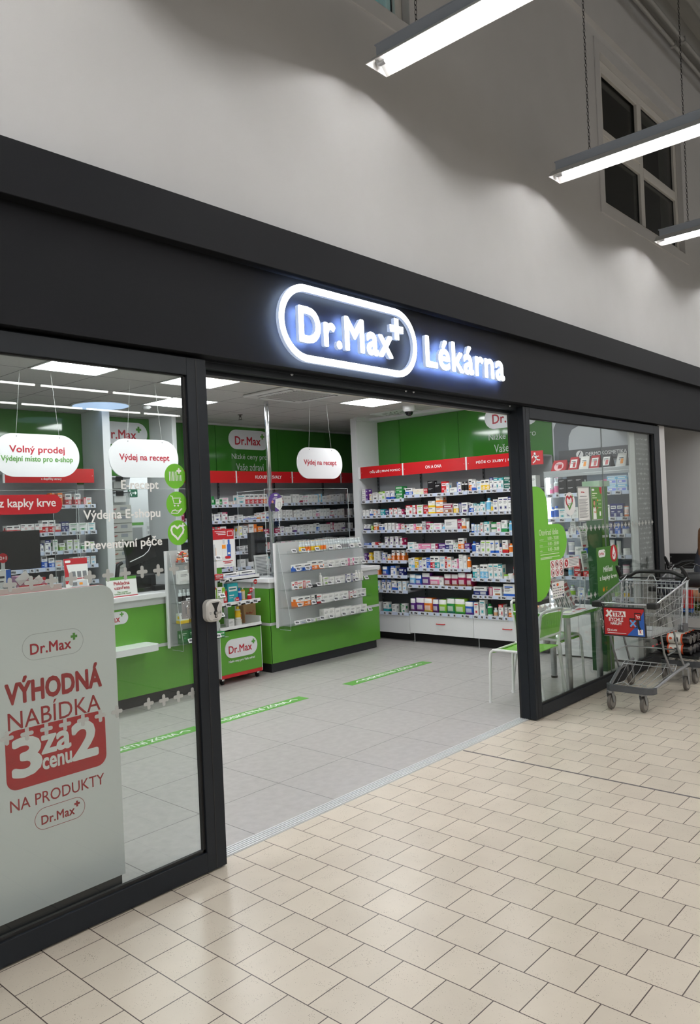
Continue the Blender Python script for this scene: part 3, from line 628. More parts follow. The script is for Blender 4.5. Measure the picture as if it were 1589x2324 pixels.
# ------------------------------------------------------------------ films on the door glass (parts of the doors)
def heart(f, mb, cx, cz, s, w, m, d=0.0005, check=None):
    L_ = [(-0.05,-0.35),(-0.42,-0.02),(-0.5,0.22),(-0.42,0.44),(-0.22,0.5),(-0.02,0.34)]; R_ = [(-x, z) for x, z in reversed(L_)]
    f.stroke(mb, [(cx+x*s, cz+z*s) for x, z in L_], w, m, d); f.stroke(mb, [(cx+x*s, cz+z*s) for x, z in R_[:5]], w, m, d)
    f.stroke(mb, [(cx-0.2*s, cz-0.18*s), (cx, cz-0.42*s), (cx+0.42*s, cz+0.02*s)], w, m if check is None else check, d+0.0003)
def films_left():
    f = FR((0, 0.028, 0)); B = lambda mb, nm, mt: mb.build(nm, mt, D1, origin=O1)
    m = MB()
    for k in range(18): f.plus(m, -0.126-0.0838*k, 1.4245, 0.0275, 0.0165, 0, 0.0002)
    B(m, 'plus_film', FROST)
    m = MB()
    for k in range(18):
        if k in (4,): continue
        x = -0.137-0.0785*k
        if k == 3: f.plus(m, x, 0.843, 0.026, 0.016, 0, 0.0002); continue
        f.plus(m, x, 0.842, 0.0265, 0.016, 0, 0.0002)
    B(m, 'plus_film', FROST)
    LT = mat('grey_white_lettering', C(245, 246, 244), 0.5)
    for cz, cx in ((1.848, -0.181), (1.72, -0.178), (1.588, -0.177)):
        m = MB(); f.circle(m, cx, cz, 0.0575, 0, 0.0002, 0.0005, 36); B(m, 'round_film', LIME)
    m = MB()
    for i, wd_ in enumerate((0.0035, 0.0022, 0.005, 0.0022, 0.0045, 0.0028, 0.002, 0.004)): f.rect(m, -0.214+i*0.0088, 1.826, -0.214+i*0.0088+wd_, 1.869-(0.016 if i > 4 else 0), 0, 0.0008)
    f.plus(m, -0.160, 1.872, 0.0135, 0.009, 0, 0.0008); B(m, 'barcode_pictogram', LT)
    m = MB(); f.stroke(m, [(-0.212,1.758),(-0.203,1.756),(-0.194,1.722),(-0.165,1.722)], 0.0035, 0, 0.0008); f.stroke(m, [(-0.200,1.747),(-0.158,1.747)], 0.0035, 0, 0.0008); f.stroke(m, [(-0.158,1.747),(-0.165,1.728)], 0.0035, 0, 0.0008)
    f.circle(m, -0.191, 1.713, 0.0045, 0, 0.0008, k=12); f.circle(m, -0.172, 1.713, 0.0045, 0, 0.0008, k=12)
    f.poly(m, [(-0.166,1.742),(-0.150,1.728),(-0.157,1.728),(-0.160,1.720),(-0.166,1.724)], 0, 0.0011)
    f.stroke(m, [(-0.212,1.678),(-0.204,1.690),(-0.188,1.693),(-0.182,1.688),(-0.168,1.688),(-0.155,1.698)], 0.0042, 0, 0.0008); f.stroke(m, [(-0.212,1.678),(-0.176,1.677),(-0.152,1.697)], 0.0042, 0, 0.0008); B(m, 'cart_pictogram', LT)
    m = MB(); heart(f, m, -0.182, 1.586, 0.068, 0.009, 0, 0.0008); f.plus(m, -0.150, 1.620, 0.012, 0.006, 0, 0.0008); B(m, 'heart_pictogram', LT)
    for st, x0, x1, z, h in (('E-recept', -0.462, -0.274, 1.778, 0.050), ('Výdejna E-shopu', -0.645, -0.271, 1.652, 0.050), ('Preventivní péče', -0.645, -0.268, 1.526, 0.052)):
        m = MB(); f.text(m, st, x0, z, h=h, w=x1-x0, d=0.0003, bold=0.022); B(m, 'lettering', LT)
    m = MB(); f.rrect(m, -1.22, 1.694, -0.737, 1.770, 0.037, 0, 0.0002); f.poly(m, [(-1.01,1.697),(-0.985,1.697),(-1.0,1.68)], 0, 0.0002); B(m, 'red_film', REDV)
    m = MB(); f.text(m, 'Měření z kapky krve', -0.765, 1.712, h=0.046, w=0.37, d=0.001, bold=0.02, align='R'); B(m, 'lettering', WHT)
    # key switch plate inside the glass edge
    m = MB(); f.rrect(m, -0.178, 1.190, -0.128, 1.272, 0.003, 0, 0.0, 0.006); B(m, 'lock_plate', mat('satin_steel', C(178, 180, 182), 0.32, 0.8))
    m = MB().lathe([(0.009, 0), (0.009, -0.012), (0.007, -0.014), (0, -0.014)], (-0.153, 0.022, 1.243), 14, axis='Y').box(-0.159, -0.147, 0.012, 0.022, 1.212, 1.242).lathe([(0.003, 0), (0, -0.002)], (-0.168, 0.022, 1.262), 8, axis='Y').lathe([(0.003, 0), (0, -0.002)], (-0.138, 0.022, 1.262), 8, axis='Y').lathe([(0.003, 0), (0, -0.002)], (-0.153, 0.022, 1.200), 8, axis='Y')
    B(m, 'lock_cylinder', CHROME)
films_left()
def door_lock():
    t = thing('key_switch', 'grey-white rounded key switch with black keyhole funnel on the door stile', 'key switch', (-0.033, 0, 1.215)); f = FR((0, 0, 0))
    m = MB(); a = f.rpts(-0.047, -0.052, 0.047, 0.052, 0.03, 6); b = f.rpts(-0.040, -0.045, 0.040, 0.045, 0.025, 6)
    n = len(a); m.add([f.p(x, y, 0) for x, y in a]+[f.p(x, y, 0.026) for x, y in a]+[f.p(x, y, 0.036) for x, y in b], [tuple(range(2*n, 3*n))]+[(i, (i+1) % n, (i+1) % n+n, i+n) for i in range(n)]+[(i+n, (i+1) % n+n, (i+1) % n+2*n, i+2*n) for i in range(n)])
    m.build('housing', mat('warm_grey_plastic', C(196, 194, 190), 0.4), t)
    m = MB(); f.poly(m, [(-0.020,0.038),(0.024,0.038),(0.010,0.012),(0.008,-0.002),(-0.004,-0.002),(-0.006,0.012)], 0, 0.0362, 0.001); f.circle(m, 0.002, -0.010, 0.012, 0, 0.0362, 0.0012); f.rrect(m, -0.003, -0.034, 0.008, -0.010, 0.005, 0, 0.0362, 0.0012); m.build('funnel', BPLAS, t)
    m = MB().lathe([(0.0075, 0), (0.0075, -0.012), (0, -0.012)], (0.002, -0.036, -0.010), 14, axis='Y').box(-0.0015, 0.0055, -0.046, -0.036, -0.030, -0.012); m.build('lock_cylinder', CHROME, t)
    m = MB()
    for sx in (-1, 1): f.stroke(m, [(sx*0.028,-0.016),(sx*0.033,-0.010),(sx*0.033,-0.004),(sx*0.026,-0.004),(sx*0.028,-0.016)], 0.0012, 0, 0.0362, 0.0006)
    f.rect(m, -0.016, -0.042, 0.014, -0.040, 0, 0.0362, 0.0005); m.build('symbols', GREYT, t)
door_lock()

def films_right():
    f = FR((0, 0.028, 0)); B = lambda mb, nm, mt: mb.build(nm, mt, D2, origin=O2)
    # half-cross of green film cut at the glass edge
    pts = [(3.098,0.888),(3.20,0.892),(3.285,0.918),(3.345,0.972),(3.375,1.05),(3.385,1.175),(3.53,1.185),(3.615,1.22),(3.665,1.285),(3.682,1.345),(3.665,1.41),(3.62,1.46),(3.55,1.486),(3.372,1.488),(3.372,1.60),(3.362,1.69),(3.325,1.748),(3.27,1.778),(3.21,1.789),(3.098,1.789)]
    m = MB(); f.poly(m, pts, 0, 0.0002, 0.0006); B(m, 'cross_film', LIME)
    T = mat('pale_green_lettering', C(214, 232, 196), 0.5)
    m = MB(); f.text(m, 'Otevírací doba', 3.212, 1.402, h=0.048, w=0.322, d=0.001, bold=0.008)
    for z, a in ((1.362, 'pondělí-pátek'), (1.318, 'sobota'), (1.274, 'neděle')):
        f.text(m, a, 3.216, z, h=0.012, d=0.001); f.text(m, '8.00 - 20.00', 3.535, z, h=0.026, w=0.185, d=0.001, align='R', bold=0.006); f.rect(m, 3.216, z-0.009, 3.535, z-0.0075, 0, 0.001)
    for z, x1 in ((1.246, 3.535), (1.222, 3.54), (1.212, 3.41)): f.rect(m, 3.222, z, x1, z+0.006, 0, 0.001)
    B(m, 'lettering', T)
    m = MB()
    for k in range(24): f.plus(m, 5.06-0.083*k+0.5, 1.4235, 0.0265, 0.0185, 0, 0.0001, 0.0004) if 5.56-0.083*k > 3.72 else None
    B(m, 'plus_film', FROST)
    m = MB()
    for k in range(29): f.plus(m, 3.177+0.083*k, 0.839, 0.0265, 0.0185, 0, 0.0001, 0.0004)
    B(m, 'plus_film', FROST)
    # round heart film
    m = MB(); f.circle(m, 3.767, 1.642, 0.098, 0, 0.0002, 0.0006, 40); B(m, 'round_film', WHT)
    m = MB(); heart(f, m, 3.755, 1.648, 0.115, 0.017, 0, 0.001, 1); f.plus(m, 3.812, 1.702, 0.02, 0.010, 1, 0.001); f.rect(m, 3.735, 1.643, 3.785, 1.647, 2, 0.0014); f.rect(m, 3.74, 1.632, 3.775, 1.636, 2, 0.0014); B(m, 'heart_pictogram', [REDT, GRNT, GREYT])
    # six prohibition pictograms
    m = MB(); f.rect(m, 3.374, 1.058, 3.600, 1.196, 0, 0.0002); B(m, 'pictogram_sheet', PAPER)
    m = MB()
    for i in range(3):
        for j in range(2):
            cx, cz = 3.413+0.074*i, 1.160-0.066*j; f.circle(m, cx, cz, 0.030, 0, 0.001, 0.0005, 20); f.circle(m, cx, cz, 0.024, 1, 0.0016, 0.0004, 20)
            f.stroke(m, [(cx-0.018, cz+0.018), (cx+0.018, cz-0.018)], 0.006, 0, 0.0022); f.stroke(m, [(cx-0.012, cz-0.012), (cx+(0.012 if j else 0.0), cz+0.010), (cx+0.012, cz-0.006)], 0.006, 2 if (i+j) % 2 else 0, 0.0026)
    B(m, 'pictograms', [REDV, WHT, INK])
    m = MB(); f.rect(m, 3.612, 1.114, 3.887, 1.196, 0, 0.0002); B(m, 'notice_sheet', PAPER)
    m = MB(); f.circle(m, 3.655, 1.155, 0.031, 0, 0.001, 0.0005, 22); f.stroke(m, [(3.643,1.165),(3.660,1.158),(3.655,1.143)], 0.008, 1, 0.0016)
    for k in range(5): f.rect(m, 3.70, 1.178-k*0.012, 3.875-(0.03 if k == 4 else 0), 1.182-k*0.012, 2, 0.001)
    f.ring(m, 3.614, 1.116, 3.885, 1.194, 0.004, 0.003, 0, 0.001, 0.0003); B(m, 'notice_print', [REDV, WHT, GREYT])
    # payment card sheet
    m = MB(); f.rect(m, 3.393, 0.886, 3.597, 1.016, 0, 0.0002); B(m, 'payment_sheet', PAPER)
    m = MB(); f.text(m, 'VISA', 3.408, 0.988, h=0.012, w=0.035, m=0, d=0.001, bold=0.02); f.circle(m, 3.478, 0.994, 0.011, 1, 0.001, k=16); f.circle(m, 3.492, 0.994, 0.011, 2, 0.0014, k=16)
    for r_ in range(4):
        for c in range(5): f.rect(m, 3.405+c*0.037, 0.965-r_*0.021, 3.405+c*0.037+(0.026, 0.02, 0.03)[(r_+c) % 3], 0.965-r_*0.021+0.007, (3, 4, 1)[(r_*2+c) % 3 if (r_+c) % 4 == 0 else 0], 0.001)
    f.circle(m, 3.575, 0.902, 0.012, 0, 0.001, k=12); B(m, 'payment_marks', [mat('navy_print', C(40, 44, 96), 0.5), mat('red_print', C(214, 40, 36), 0.5), mat('orange_print', C(242, 150, 40), 0.5), GREYT, GRNT])
    # two framed sheets
    m = MB(); f.ring(m, 3.912, 1.488, 4.142, 1.788, 0.004, 0.010, 0, 0.0002, 0.003); f.ring(m, 4.168, 1.488, 4.402, 1.788, 0.004, 0.008, 0, 0.0002, 0.003); B(m, 'sheet_frame', mat('clear_grey_frame', C(150, 154, 152), 0.3))
    m = MB(); f.rect(m, 3.92, 1.496, 4.134, 1.780, 0, 0.0002); B(m, 'notice_sheet', PAPER)
    m = MB(); f.rect(m, 3.96, 1.70, 4.09, 1.706, 0, 0.001); f.text(m, 'Dr.Max', 3.985, 1.732, h=0.014, m=1, d=0.001, bold=0.02)
    for k in range(17): f.rect(m, 3.938, 1.676-k*0.0098, 4.112-((k*37) % 5)*0.012, 1.6795-k*0.0098, 0, 0.001)
    B(m, 'notice_print', [GREYT, REDT])
    m = MB(); f.rect(m, 4.176, 1.496, 4.394, 1.780, 0, 0.0002); B(m, 'green_sheet', mat('green_print', C(86, 138, 52), 0.4))
    m = MB(); f.rrect(m, 4.195, 1.748, 4.245, 1.766, 0.008, 0, 0.001); f.poly(m, [(4.345,1.780),(4.394,1.780),(4.394,1.72),(4.365,1.725),(4.345,1.755)], 1, 0.001)
    for k, w_ in enumerate((0.10, 0.055, 0.09)): f.rect(m, 4.20, 1.722-k*0.020, 4.20+w_, 1.730-k*0.020, 2, 0.001)
    f.circle(m, 4.235, 1.640, 0.017, 3, 0.001, k=16, ry=0.022); f.circle(m, 4.235, 1.648, 0.021, 4, 0.0007, k=16, ry=0.022); f.poly(m, [(4.217,1.63),(4.211,1.59),(4.225,1.60)], 4, 0.0009)
    f.poly(m, [(4.204,1.498),(4.207,1.575),(4.214,1.602),(4.235,1.610),(4.258,1.602),(4.266,1.575),(4.270,1.498)], 0, 0.0012); f.poly(m, [(4.226,1.610),(4.246,1.610),(4.236,1.590)], 1, 0.0020)
    f.stroke(m, [(4.209,1.585),(4.212,1.558),(4.250,1.566)], 0.012, 0, 0.0024); f.stroke(m, [(4.263,1.585),(4.262,1.558),(4.224,1.562)], 0.010, 3, 0.0030)
    for k, c in enumerate((5, 6, 1)): f.circle(m, 4.30, 1.665-k*0.034, 0.009, c, 0.001, k=12); f.rect(m, 4.315, 1.662-k*0.034, 4.375, 1.667-k*0.034, 2, 0.001)
    f.rrect(m, 4.335, 1.525, 4.362, 1.565, 0.005, 0, 0.001); B(m, 'poster_print', [WHT, REDV, mat('pale_green_print', C(220, 230, 200), 0.5), mat('skin_print', C(206, 150, 122), 0.6), mat('dark_hair_print', C(50, 34, 30), 0.6), mat('orange_print'), mat('navy_print')])
    # green poster
    m = MB(); f.rect(m, 4.235, 0.815, 4.685, 1.245, 0, 0.0002); B(m, 'green_poster', mat('green_poster', C(70, 124, 48), 0.35))
    m = MB(); f.rrect(m, 4.275, 1.155, 4.415, 1.222, 0.025, 0, 0.001); f.logo(m, 4.345, 1.186, 0.115, 1, 2, 0.0016, 0.0004, 0.02)
    f.circle(m, 4.60, 1.175, 0.078, 1, 0.001, k=28); f.poly(m, [(4.60,1.245),(4.572,1.19),(4.562,1.155),(4.575,1.125),(4.60,1.115),(4.625,1.125),(4.638,1.155),(4.628,1.19)], 0, 0.0016); f.stroke(m, [(4.578,1.165),(4.592,1.148),(4.615,1.178)], 0.010, 1, 0.0022)
    f.text(m, 'Měření', 4.46, 1.018, h=0.052, w=0.19, m=0, d=0.001, bold=0.02, align='C'); f.text(m, 'z kapky krve', 4.46, 0.938, h=0.052, w=0.36, m=0, d=0.001, bold=0.02, align='C')
    f.poly(m, [(4.33,0.86),(4.345,0.89),(4.355,0.865),(4.37,0.89),(4.372,0.855),(4.35,0.845)], 3, 0.001); f.text(m, 'C', 4.40, 0.85, h=0.035, m=3, d=0.001); B(m, 'poster_print', [WHT, REDV, GRNT, mat('orange_print')])
    m = MB().box(4.447, 4.451, 0.0275, 0.0365, 0.10, 2.316); B(m, 'glass_joint', mat('silicone_joint', C(120, 126, 126), 0.3))
films_right()

# grey printed panel and white return behind the far end of the glass
m = MB().box(5.285, 5.64, 0.060, 0.075, 0.02, 2.36); struct('trim_19', m, mat('grey_film_panel', C(122, 122, 122), 0.5))
def pattern():
    f = FR((0, 0.060, 0)); m = MB(); rnd = random.Random(3)
    for j in range(44):
        z = 0.13+j*0.0495
        for i in range(9):
            x = 5.325+i*0.034+rnd.uniform(-0.003, 0.003); k = rnd.random(); zz = z+rnd.uniform(-0.003, 0.003)
            if k < 0.22: f.plus(m, x, zz, 0.013, 0.0075, 0, 0.0002, 0.0004, round_=False)
            else:
                f.rect(m, x-0.0025, zz-rnd.uniform(0.004, 0.011), x+0.0025, zz+rnd.uniform(0.004, 0.011), 0, 0.0002, 0.0004)
                if k < 0.65: f.rect(m, x+(0.0025 if k < 0.45 else -0.008), zz-0.002+rnd.uniform(-0.004, 0.004), x+(0.008 if k < 0.45 else -0.0025), zz+0.003, 0, 0.0002, 0.0004)
    m.build('plus_pattern', mat('pale_grey_marks', C(196, 198, 198), 0.5), bpy.data.objects['trim_19'])
pattern()
struct('wall_return', MB().box(5.160, 5.285, 0.062, 0.078, 0.02, 2.36), WALLI)

# ------------------------------------------------------------------ hanging lozenge signs on thin wires
def hanging(cx, lines, label):
    t = thing('hanging_sign', label, 'sign', (cx, 3.10, 2.22), 0, 'hanging lozenge signs')
    f = FR((0, -0.006, 0)); m = MB(); a = f.rpts(-0.36, -0.172, 0.36, 0.172, 0.165, 12); m.prism([f.p(x, y, 0) for x, y in a], f.n*-0.012); m.build('board', SIGNW, t, bevel=0.002)
    m = MB()
    for st, z, h, w, c in lines: f.text(m, st, 0, z, h=h, w=w, m=c, d=0.0004, bold=0.02, align='C')
    m.build('lettering', [REDT, GRNT], t)
    m = MB()
    for x in (-0.17, 0.19): m.tube([(x, 0, 0.165), (x+(0.05 if x < 0 else -0.05), 0, 0.68)], 0.0011, n=5)
    m.build('wire', mat('thin_steel_wire', C(200, 204, 200), 0.4, 0.4), t)
    m = MB()
    for x in (-0.17, 0.19): m.lathe([(0.0045, 0), (0.0045, -0.003), (0, -0.003)], (x, -0.006, 0.15), 10, axis='Y')
    m.build('eyelet', GREYT, t)
hanging(0.69, [('Volný prodej', 0.005, 0.070, 0.46, 0), ('Výdejní místo pro e-shop', -0.062, 0.056, 0.60, 1)], 'white hanging lozenge sign reading Volný prodej')
hanging(1.69, [('Výdej na recept', -0.035, 0.072, 0.52, 0)], 'white hanging lozenge sign Výdej na recept behind the left glass')
hanging(3.965, [('Výdej na recept', -0.035, 0.072, 0.52, 0)], 'white hanging lozenge sign Výdej na recept right of the chrome pole')
# ================================================================== goods: a few printed shapes, copied with their own size and colour
PW = mat('carton_white', C(232, 232, 230), 0.4); PK = INK
PA = objcol('carton_accent'); PB = objcol('carton_second', hue=0.58, sat=0.9); PL = objcol('carton_tint', mixw=0.6); PD = objcol('carton_dark', val=0.45)
PM = [PW, PA, PB, PL, PD, PK, mat('clear_plastic_body', C(205, 214, 216), 0.15)]
COLS = dict(W=(226,226,222), R=(196,32,40), B=(40,96,190), N=(34,42,110), G=(40,140,70), D=(20,96,84), T=(40,160,170), Y=(238,196,40), O=(236,124,40), P=(226,130,170), M=(160,24,76), V=(92,44,130), K=(30,28,32), L=(120,190,226), C=(222,206,176), E=(150,150,154), I=(140,190,50), A=(196,150,110))
CNAME = dict(W='white', R='red', B='blue', N='navy', G='green', D='dark-green', T='teal', Y='yellow', O='orange', P='pink', M='wine-red', V='violet', K='black', L='pale-blue', C='cream', E='grey', I='lime', A='amber')
def carton_mesh(design):
    """unit box, front at y=0, with its print laid out as a grid of cells"""
    R = {0: (0, [(0,1,0,.22,1), (.1,.55,.62,.68,5), (.1,.8,.72,.82,1), (.1,.6,.5,.54,5), (.1,.5,.42,.45,5)]),
         1: (0, [(.62,1,0,1,1), (.08,.5,.70,.78,5), (.08,.42,.56,.60,5), (.7,.92,.3,.6,3), (.08,.5,.12,.2,1)]),
         2: (0, [(0,1,.78,1,1), (.12,.7,.84,.92,0), (.12,.6,.6,.66,5), (.5,.9,.1,.5,3), (.6,.8,.2,.4,1), (.1,.4,.2,.24,5)]),
         3: (1, [(.1,.9,.62,.84,0), (.16,.8,.7,.77,4), (.14,.6,.4,.45,0), (.14,.5,.3,.33,0), (.55,.9,.06,.3,3)]),
         4: (0, [(0,1,0,.5,1), (.1,.8,.74,.86,5), (.1,.5,.62,.66,1), (.5,.92,.1,.42,3), (.1,.4,.2,.26,0)]),
         5: (0, [(0,.32,0,1,1), (.06,.26,.1,.9,3), (.42,.9,.72,.82,1), (.42,.8,.56,.6,5), (.42,.7,.46,.49,5), (.5,.9,.1,.3,2)]),
         6: (3, [(0,1,.55,.85,1), (.1,.85,.64,.76,0), (.1,.9,.1,.4,2), (.2,.5,.16,.34,0)]),
         7: (4, [(.12,.7,.76,.82,3), (.12,.5,.66,.69,3), (.12,.86,.2,.24,1), (.3,.6,.36,.5,1)]),
         8: (0, [(0,1,0,.28,1), (0,1,.28,.33,2), (.08,.6,.8,.88,5), (.08,.45,.68,.72,1), (.55,.92,.42,.66,3)]),
         9: (0, [(.12,.88,.80,.88,1), (.12,.7,.70,.73,5), (.12,.8,.62,.64,5), (.12,.6,.56,.58,5), (.2,.8,.14,.40,3), (.34,.66,.2,.34,1)])}[design]
    base, rects = R; xs = sorted({0, 1}|{r[0] for r in rects}|{r[1] for r in rects}); zs = sorted({0, 1}|{r[2] for r in rects}|{r[3] for r in rects})
    m = MB()
    for i in range(len(xs)-1):
        for j in range(len(zs)-1):
            cx, cz = (xs[i]+xs[i+1])/2, (zs[j]+zs[j+1])/2; k = base
            for r in rects:
                if r[0] < cx < r[1] and r[2] < cz < r[3]: k = r[4]
            m.add([(xs[i],0,zs[j]),(xs[i+1],0,zs[j]),(xs[i+1],0,zs[j+1]),(xs[i],0,zs[j+1])], [(0,1,2,3)], k)
    side = {1: 1, 3: 1, 6: 3, 7: 4}.get(design, 0); top = {2: 1, 3: 1, 7: 4, 6: 1}.get(design, 0); low = {0: .22, 4: .5, 8: .28}.get(design)
    for x, o in ((0, False), (1, True)):
        for z0, z1, mm in (((0, low, 1), (low, 1, side)) if low else ((0, 1, side),)):
            q = [(x,0,z0),(x,0,z1),(x,1,z1),(x,1,z0)]; m.add(q, [(0,1,2,3) if not o else (3,2,1,0)], mm)
        q = [(x,.3,.45),(x,.3,.75),(x,.7,.75),(x,.7,.45)]
        e = -0.002 if x == 0 else 0.002; m.add([(a+e,b,c) for a,b,c in q], [(0,1,2,3) if not o else (3,2,1,0)], {1: 0, 3: 0, 7: 3}.get(design, 1))
    m.add([(0,0,1),(1,0,1),(1,1,1),(0,1,1)], [(0,1,2,3)], top); m.add([(0,0,0),(1,0,0),(1,1,0),(0,1,0)], [(3,2,1,0)], side); m.add([(0,1,0),(1,1,0),(1,1,1),(0,1,1)], [(3,2,1,0)], side)
    return m
def round_mesh(kind):
    m = MB(); c = (.5, .5, 0)
    if kind == 0:   m.lathe([(.46,0),(.5,.02),(.5,.16),(.505,.161),(.505,.62),(.5,.621),(.5,.70),(.40,.78),(.24,.81),(.24,.82),(.27,.82),(.27,.99),(.25,1)], c, 18, mats=[0,0,0,1,1,1,0,0,0,2,1,1,1])
    elif kind == 1: m.lathe([(.46,0),(.5,.02),(.5,.2),(.5,.7),(.46,.76),(.30,.80),(.12,.82),(.12,.9),(.22,.9),(.22,.96),(0,.97)], c, 18, mats=[1,1,3,1,1,1,0,0,0,0]).box(.40,.60,.0,.5,.93,.97,0)
    elif kind == 2: m.lathe([(.47,0),(.5,.03),(.5,.6),(.5,.62),(.46,.66),(.46,.68),(.50,.68),(.50,.97),(.46,1)], c, 20, mats=[0,0,1,0,0,0,1,1])
    elif kind == 3: m.lathe([(.44,0),(.46,.02),(.46,.22),(.44,.24)], c, 16, m=1)
    elif kind == 4: m.lathe([(.46,0),(.5,.015),(.5,.66),(.42,.72),(.30,.74),(.30,.98),(.26,1)], c, 18, mats=[6,6,6,6,6,1]).lathe([(.505,.12),(.505,.5)], c, 18, m=1)
    if kind == 3:   # squeeze tube standing on its cap, flat crimp on top
        ring = []; n = 16
        for z, rx, ry in ((.22,.44,.44),(.35,.47,.42),(.7,.49,.22),(.94,.5,.05),(1.0,.5,.03)):
            ring.append([(.5+rx*math.cos(2*math.pi*j/n), .5+ry*math.sin(2*math.pi*j/n), z) for j in range(n)])
        for i in range(4):
            for j in range(n): m.add([ring[i][j],ring[i][(j+1) % n],ring[i+1][(j+1) % n],ring[i+1][j]], [(0,1,2,3)], (0,3,0,1)[i], True)
        m.add(ring[-1], [tuple(range(n))], 1)
    return m
def pack_mesh():
    """soft plastic pack: pillow body with a printed front"""
    m = MB(); n = 6; pts = {}
    def f(u, v): return 0.10*(1-(2*u-1)**4)*(1-(2*v-1)**4)
    for s, y0, sg in ((0, .12, -1), (1, .88, 1)):
        for i in range(n+1):
            for j in range(n+1):
                u, v = i/n, j/n; k = 1-0.05*abs(2*v-1)**3; pts[s,i,j] = (.5+(u-.5)*k, y0+sg*f(u, v)*1.2, v)
        for i in range(n):
            for j in range(n):
                q = [pts[s,i,j],pts[s,i+1,j],pts[s,i+1,j+1],pts[s,i,j+1]]; u, v = (i+.5)/n, (j+.5)/n
                mm = 1
                if v > .72: mm = 0
                elif .2 < v < .5 and .15 < u < .85: mm = 3
                elif v < .2: mm = 2
                m.add(q, [(0,1,2,3) if s == 0 else (3,2,1,0)], mm, True)
    for i in range(n):
        for (a, b) in (((i,0),(i+1,0)), ((i+1,n),(i,n)), ((0,i+1),(0,i)), ((n,i),(n,i+1))):
            m.add([pts[0,a[0],a[1]],pts[1,a[0],a[1]],pts[1,b[0],b[1]],pts[0,b[0],b[1]]], [(0,1,2,3)], 1, True)
    return m
def to_mesh(mb, name):
    o = mb.build(name, PM, weld=(name in ('tube', 'soft_pack'))); me = o.data; bpy.data.objects.remove(o); return me
GM = {('c', d): to_mesh(carton_mesh(d), 'carton') for d in range(10)}
for d, k in (('b',0),('p',1),('j',2),('t',3),('v',4)): GM[d, 0] = to_mesh(round_mesh(k), {'b':'bottle','p':'pump_bottle','j':'jar','t':'tube','v':'vial'}[d])
GM['k', 0] = to_mesh(pack_mesh(), 'soft_pack')
KIND = dict(c=('medicine_box','box'), b=('bottle','bottle'), p=('pump_bottle','bottle'), j=('jar','jar'), t=('cream_tube','tube'), v=('vial','bottle'), k=('soft_pack','pack'))
KW = dict(c='box', b='bottle', p='pump bottle', j='jar', t='tube', v='small clear bottle', k='soft pack')
LABN = {}
def good(kind, design, w, d, h, col, loc, rz, where, group, name=None, nth=''):
    me = GM[kind, design if kind == 'c' else 0]; nm, cat = KIND[kind]; nm = name or nm
    o = bpy.data.objects.new(nm, me); COL.objects.link(o); o.location = loc; o.rotation_euler = (0,0,rz); o.scale = (w, d, h)
    c = COLS[col]; j = random.uniform(0.9, 1.08); o.color = (min(1,lin(c[0])*j), min(1,lin(c[1])*j), min(1,lin(c[2])*j), 1)
    look = CNAME[col] if (kind == 'k' or design in (3, 6, 7)) else ('white' if col == 'W' else 'white-and-'+CNAME[col])
    size = 'tall ' if h > 1.5*w else 'flat ' if h < 0.6*w else ''
    lab = size+look+' '+KW[kind]+(', '+nth if nth else '')+', '+where
    LABN[lab] = LABN.get(lab, 0)+1
    return tag(o, lab, cat, group)
import re
TOK = re.compile(r'([cbpjtvk])(\d?):(\d+)x(\d+)([A-Z])(\d*)(?:s(\d))?')
def stock(spec, width, depth, frame, z, where, group, name=None, fill=1.0, back=True):
    """set a row of goods on a shelf; frame(x, y) -> world xy, plus rotation"""
    rnd = random.Random(hash(spec) % 1000 if False else len(spec)*7+int(z*100))
    items = []
    for k, dsg, w, h, c, n, s in TOK.findall(spec):
        for _ in range(int(n or 1)): items.append((k, int(dsg or 0), int(w)/100, int(h)/100, c, int(s or 1)))
    tot = sum(i[2] for i in items); avail = width*fill-0.02; sc = min(1.0, (avail-0.003*len(items))/tot); gap = max(0.0025, (avail-tot*sc)/max(1, len(items)))
    x = 0.01; M, rz = frame; i = 0
    for (k, d, w, h, c, s) in items:
        w *= sc; i += 1; dd = min(w if k in 'bpjtv' else (rnd.uniform(0.05, 0.10) if k == 'c' else 0.14), depth); yy = rnd.uniform(0.004, 0.02)
        for q in range(s):
            p = M(x, yy); nth = ORD[min(i-1, 29)]+' from left'
            if s > 1: nth = ('bottom of stack, ' if q == 0 else 'top of stack, ' if q == s-1 else 'middle of stack, ')+nth
            good(k, d, w, dd, h, c, (p[0], p[1], z+q*h), rz, where, group, name, nth)
        x += w+gap
# electronic price tag, shared by every shelf
def tag_meshes():
    out = []
    for w in (0.062, 0.040):
        m = MB(); f = FR((0,0,0)); f.rrect(m, -w/2, -0.020, w/2, 0.020, 0.003, 0, 0, 0.006, 2); f.rect(m, -w/2+0.006, -0.013, w/2-0.006, 0.014, 1, 0.0062, 0.0004); f.rect(m, -w/2+0.010, -0.004, -w/2+0.010+w*0.35, 0.009, 2, 0.0068, 0.0003); f.rect(m, w*0.02, -0.009, w/2-0.010, 0.003, 2, 0.0068, 0.0003)
        o = m.build('price_tag', [SIGNW, LCD, INK]); out.append(o.data); bpy.data.objects.remove(o)
    return out
TAGM = tag_meshes()
def put_tag(parent, x, y, z, wide=True, tilt=-0.12):
    o = bpy.data.objects.new('price_tag', TAGM[0 if wide else 1]); COL.objects.link(o); o.parent = parent; o.location = (x, y, z); o.rotation_euler = (tilt,0,0); return o

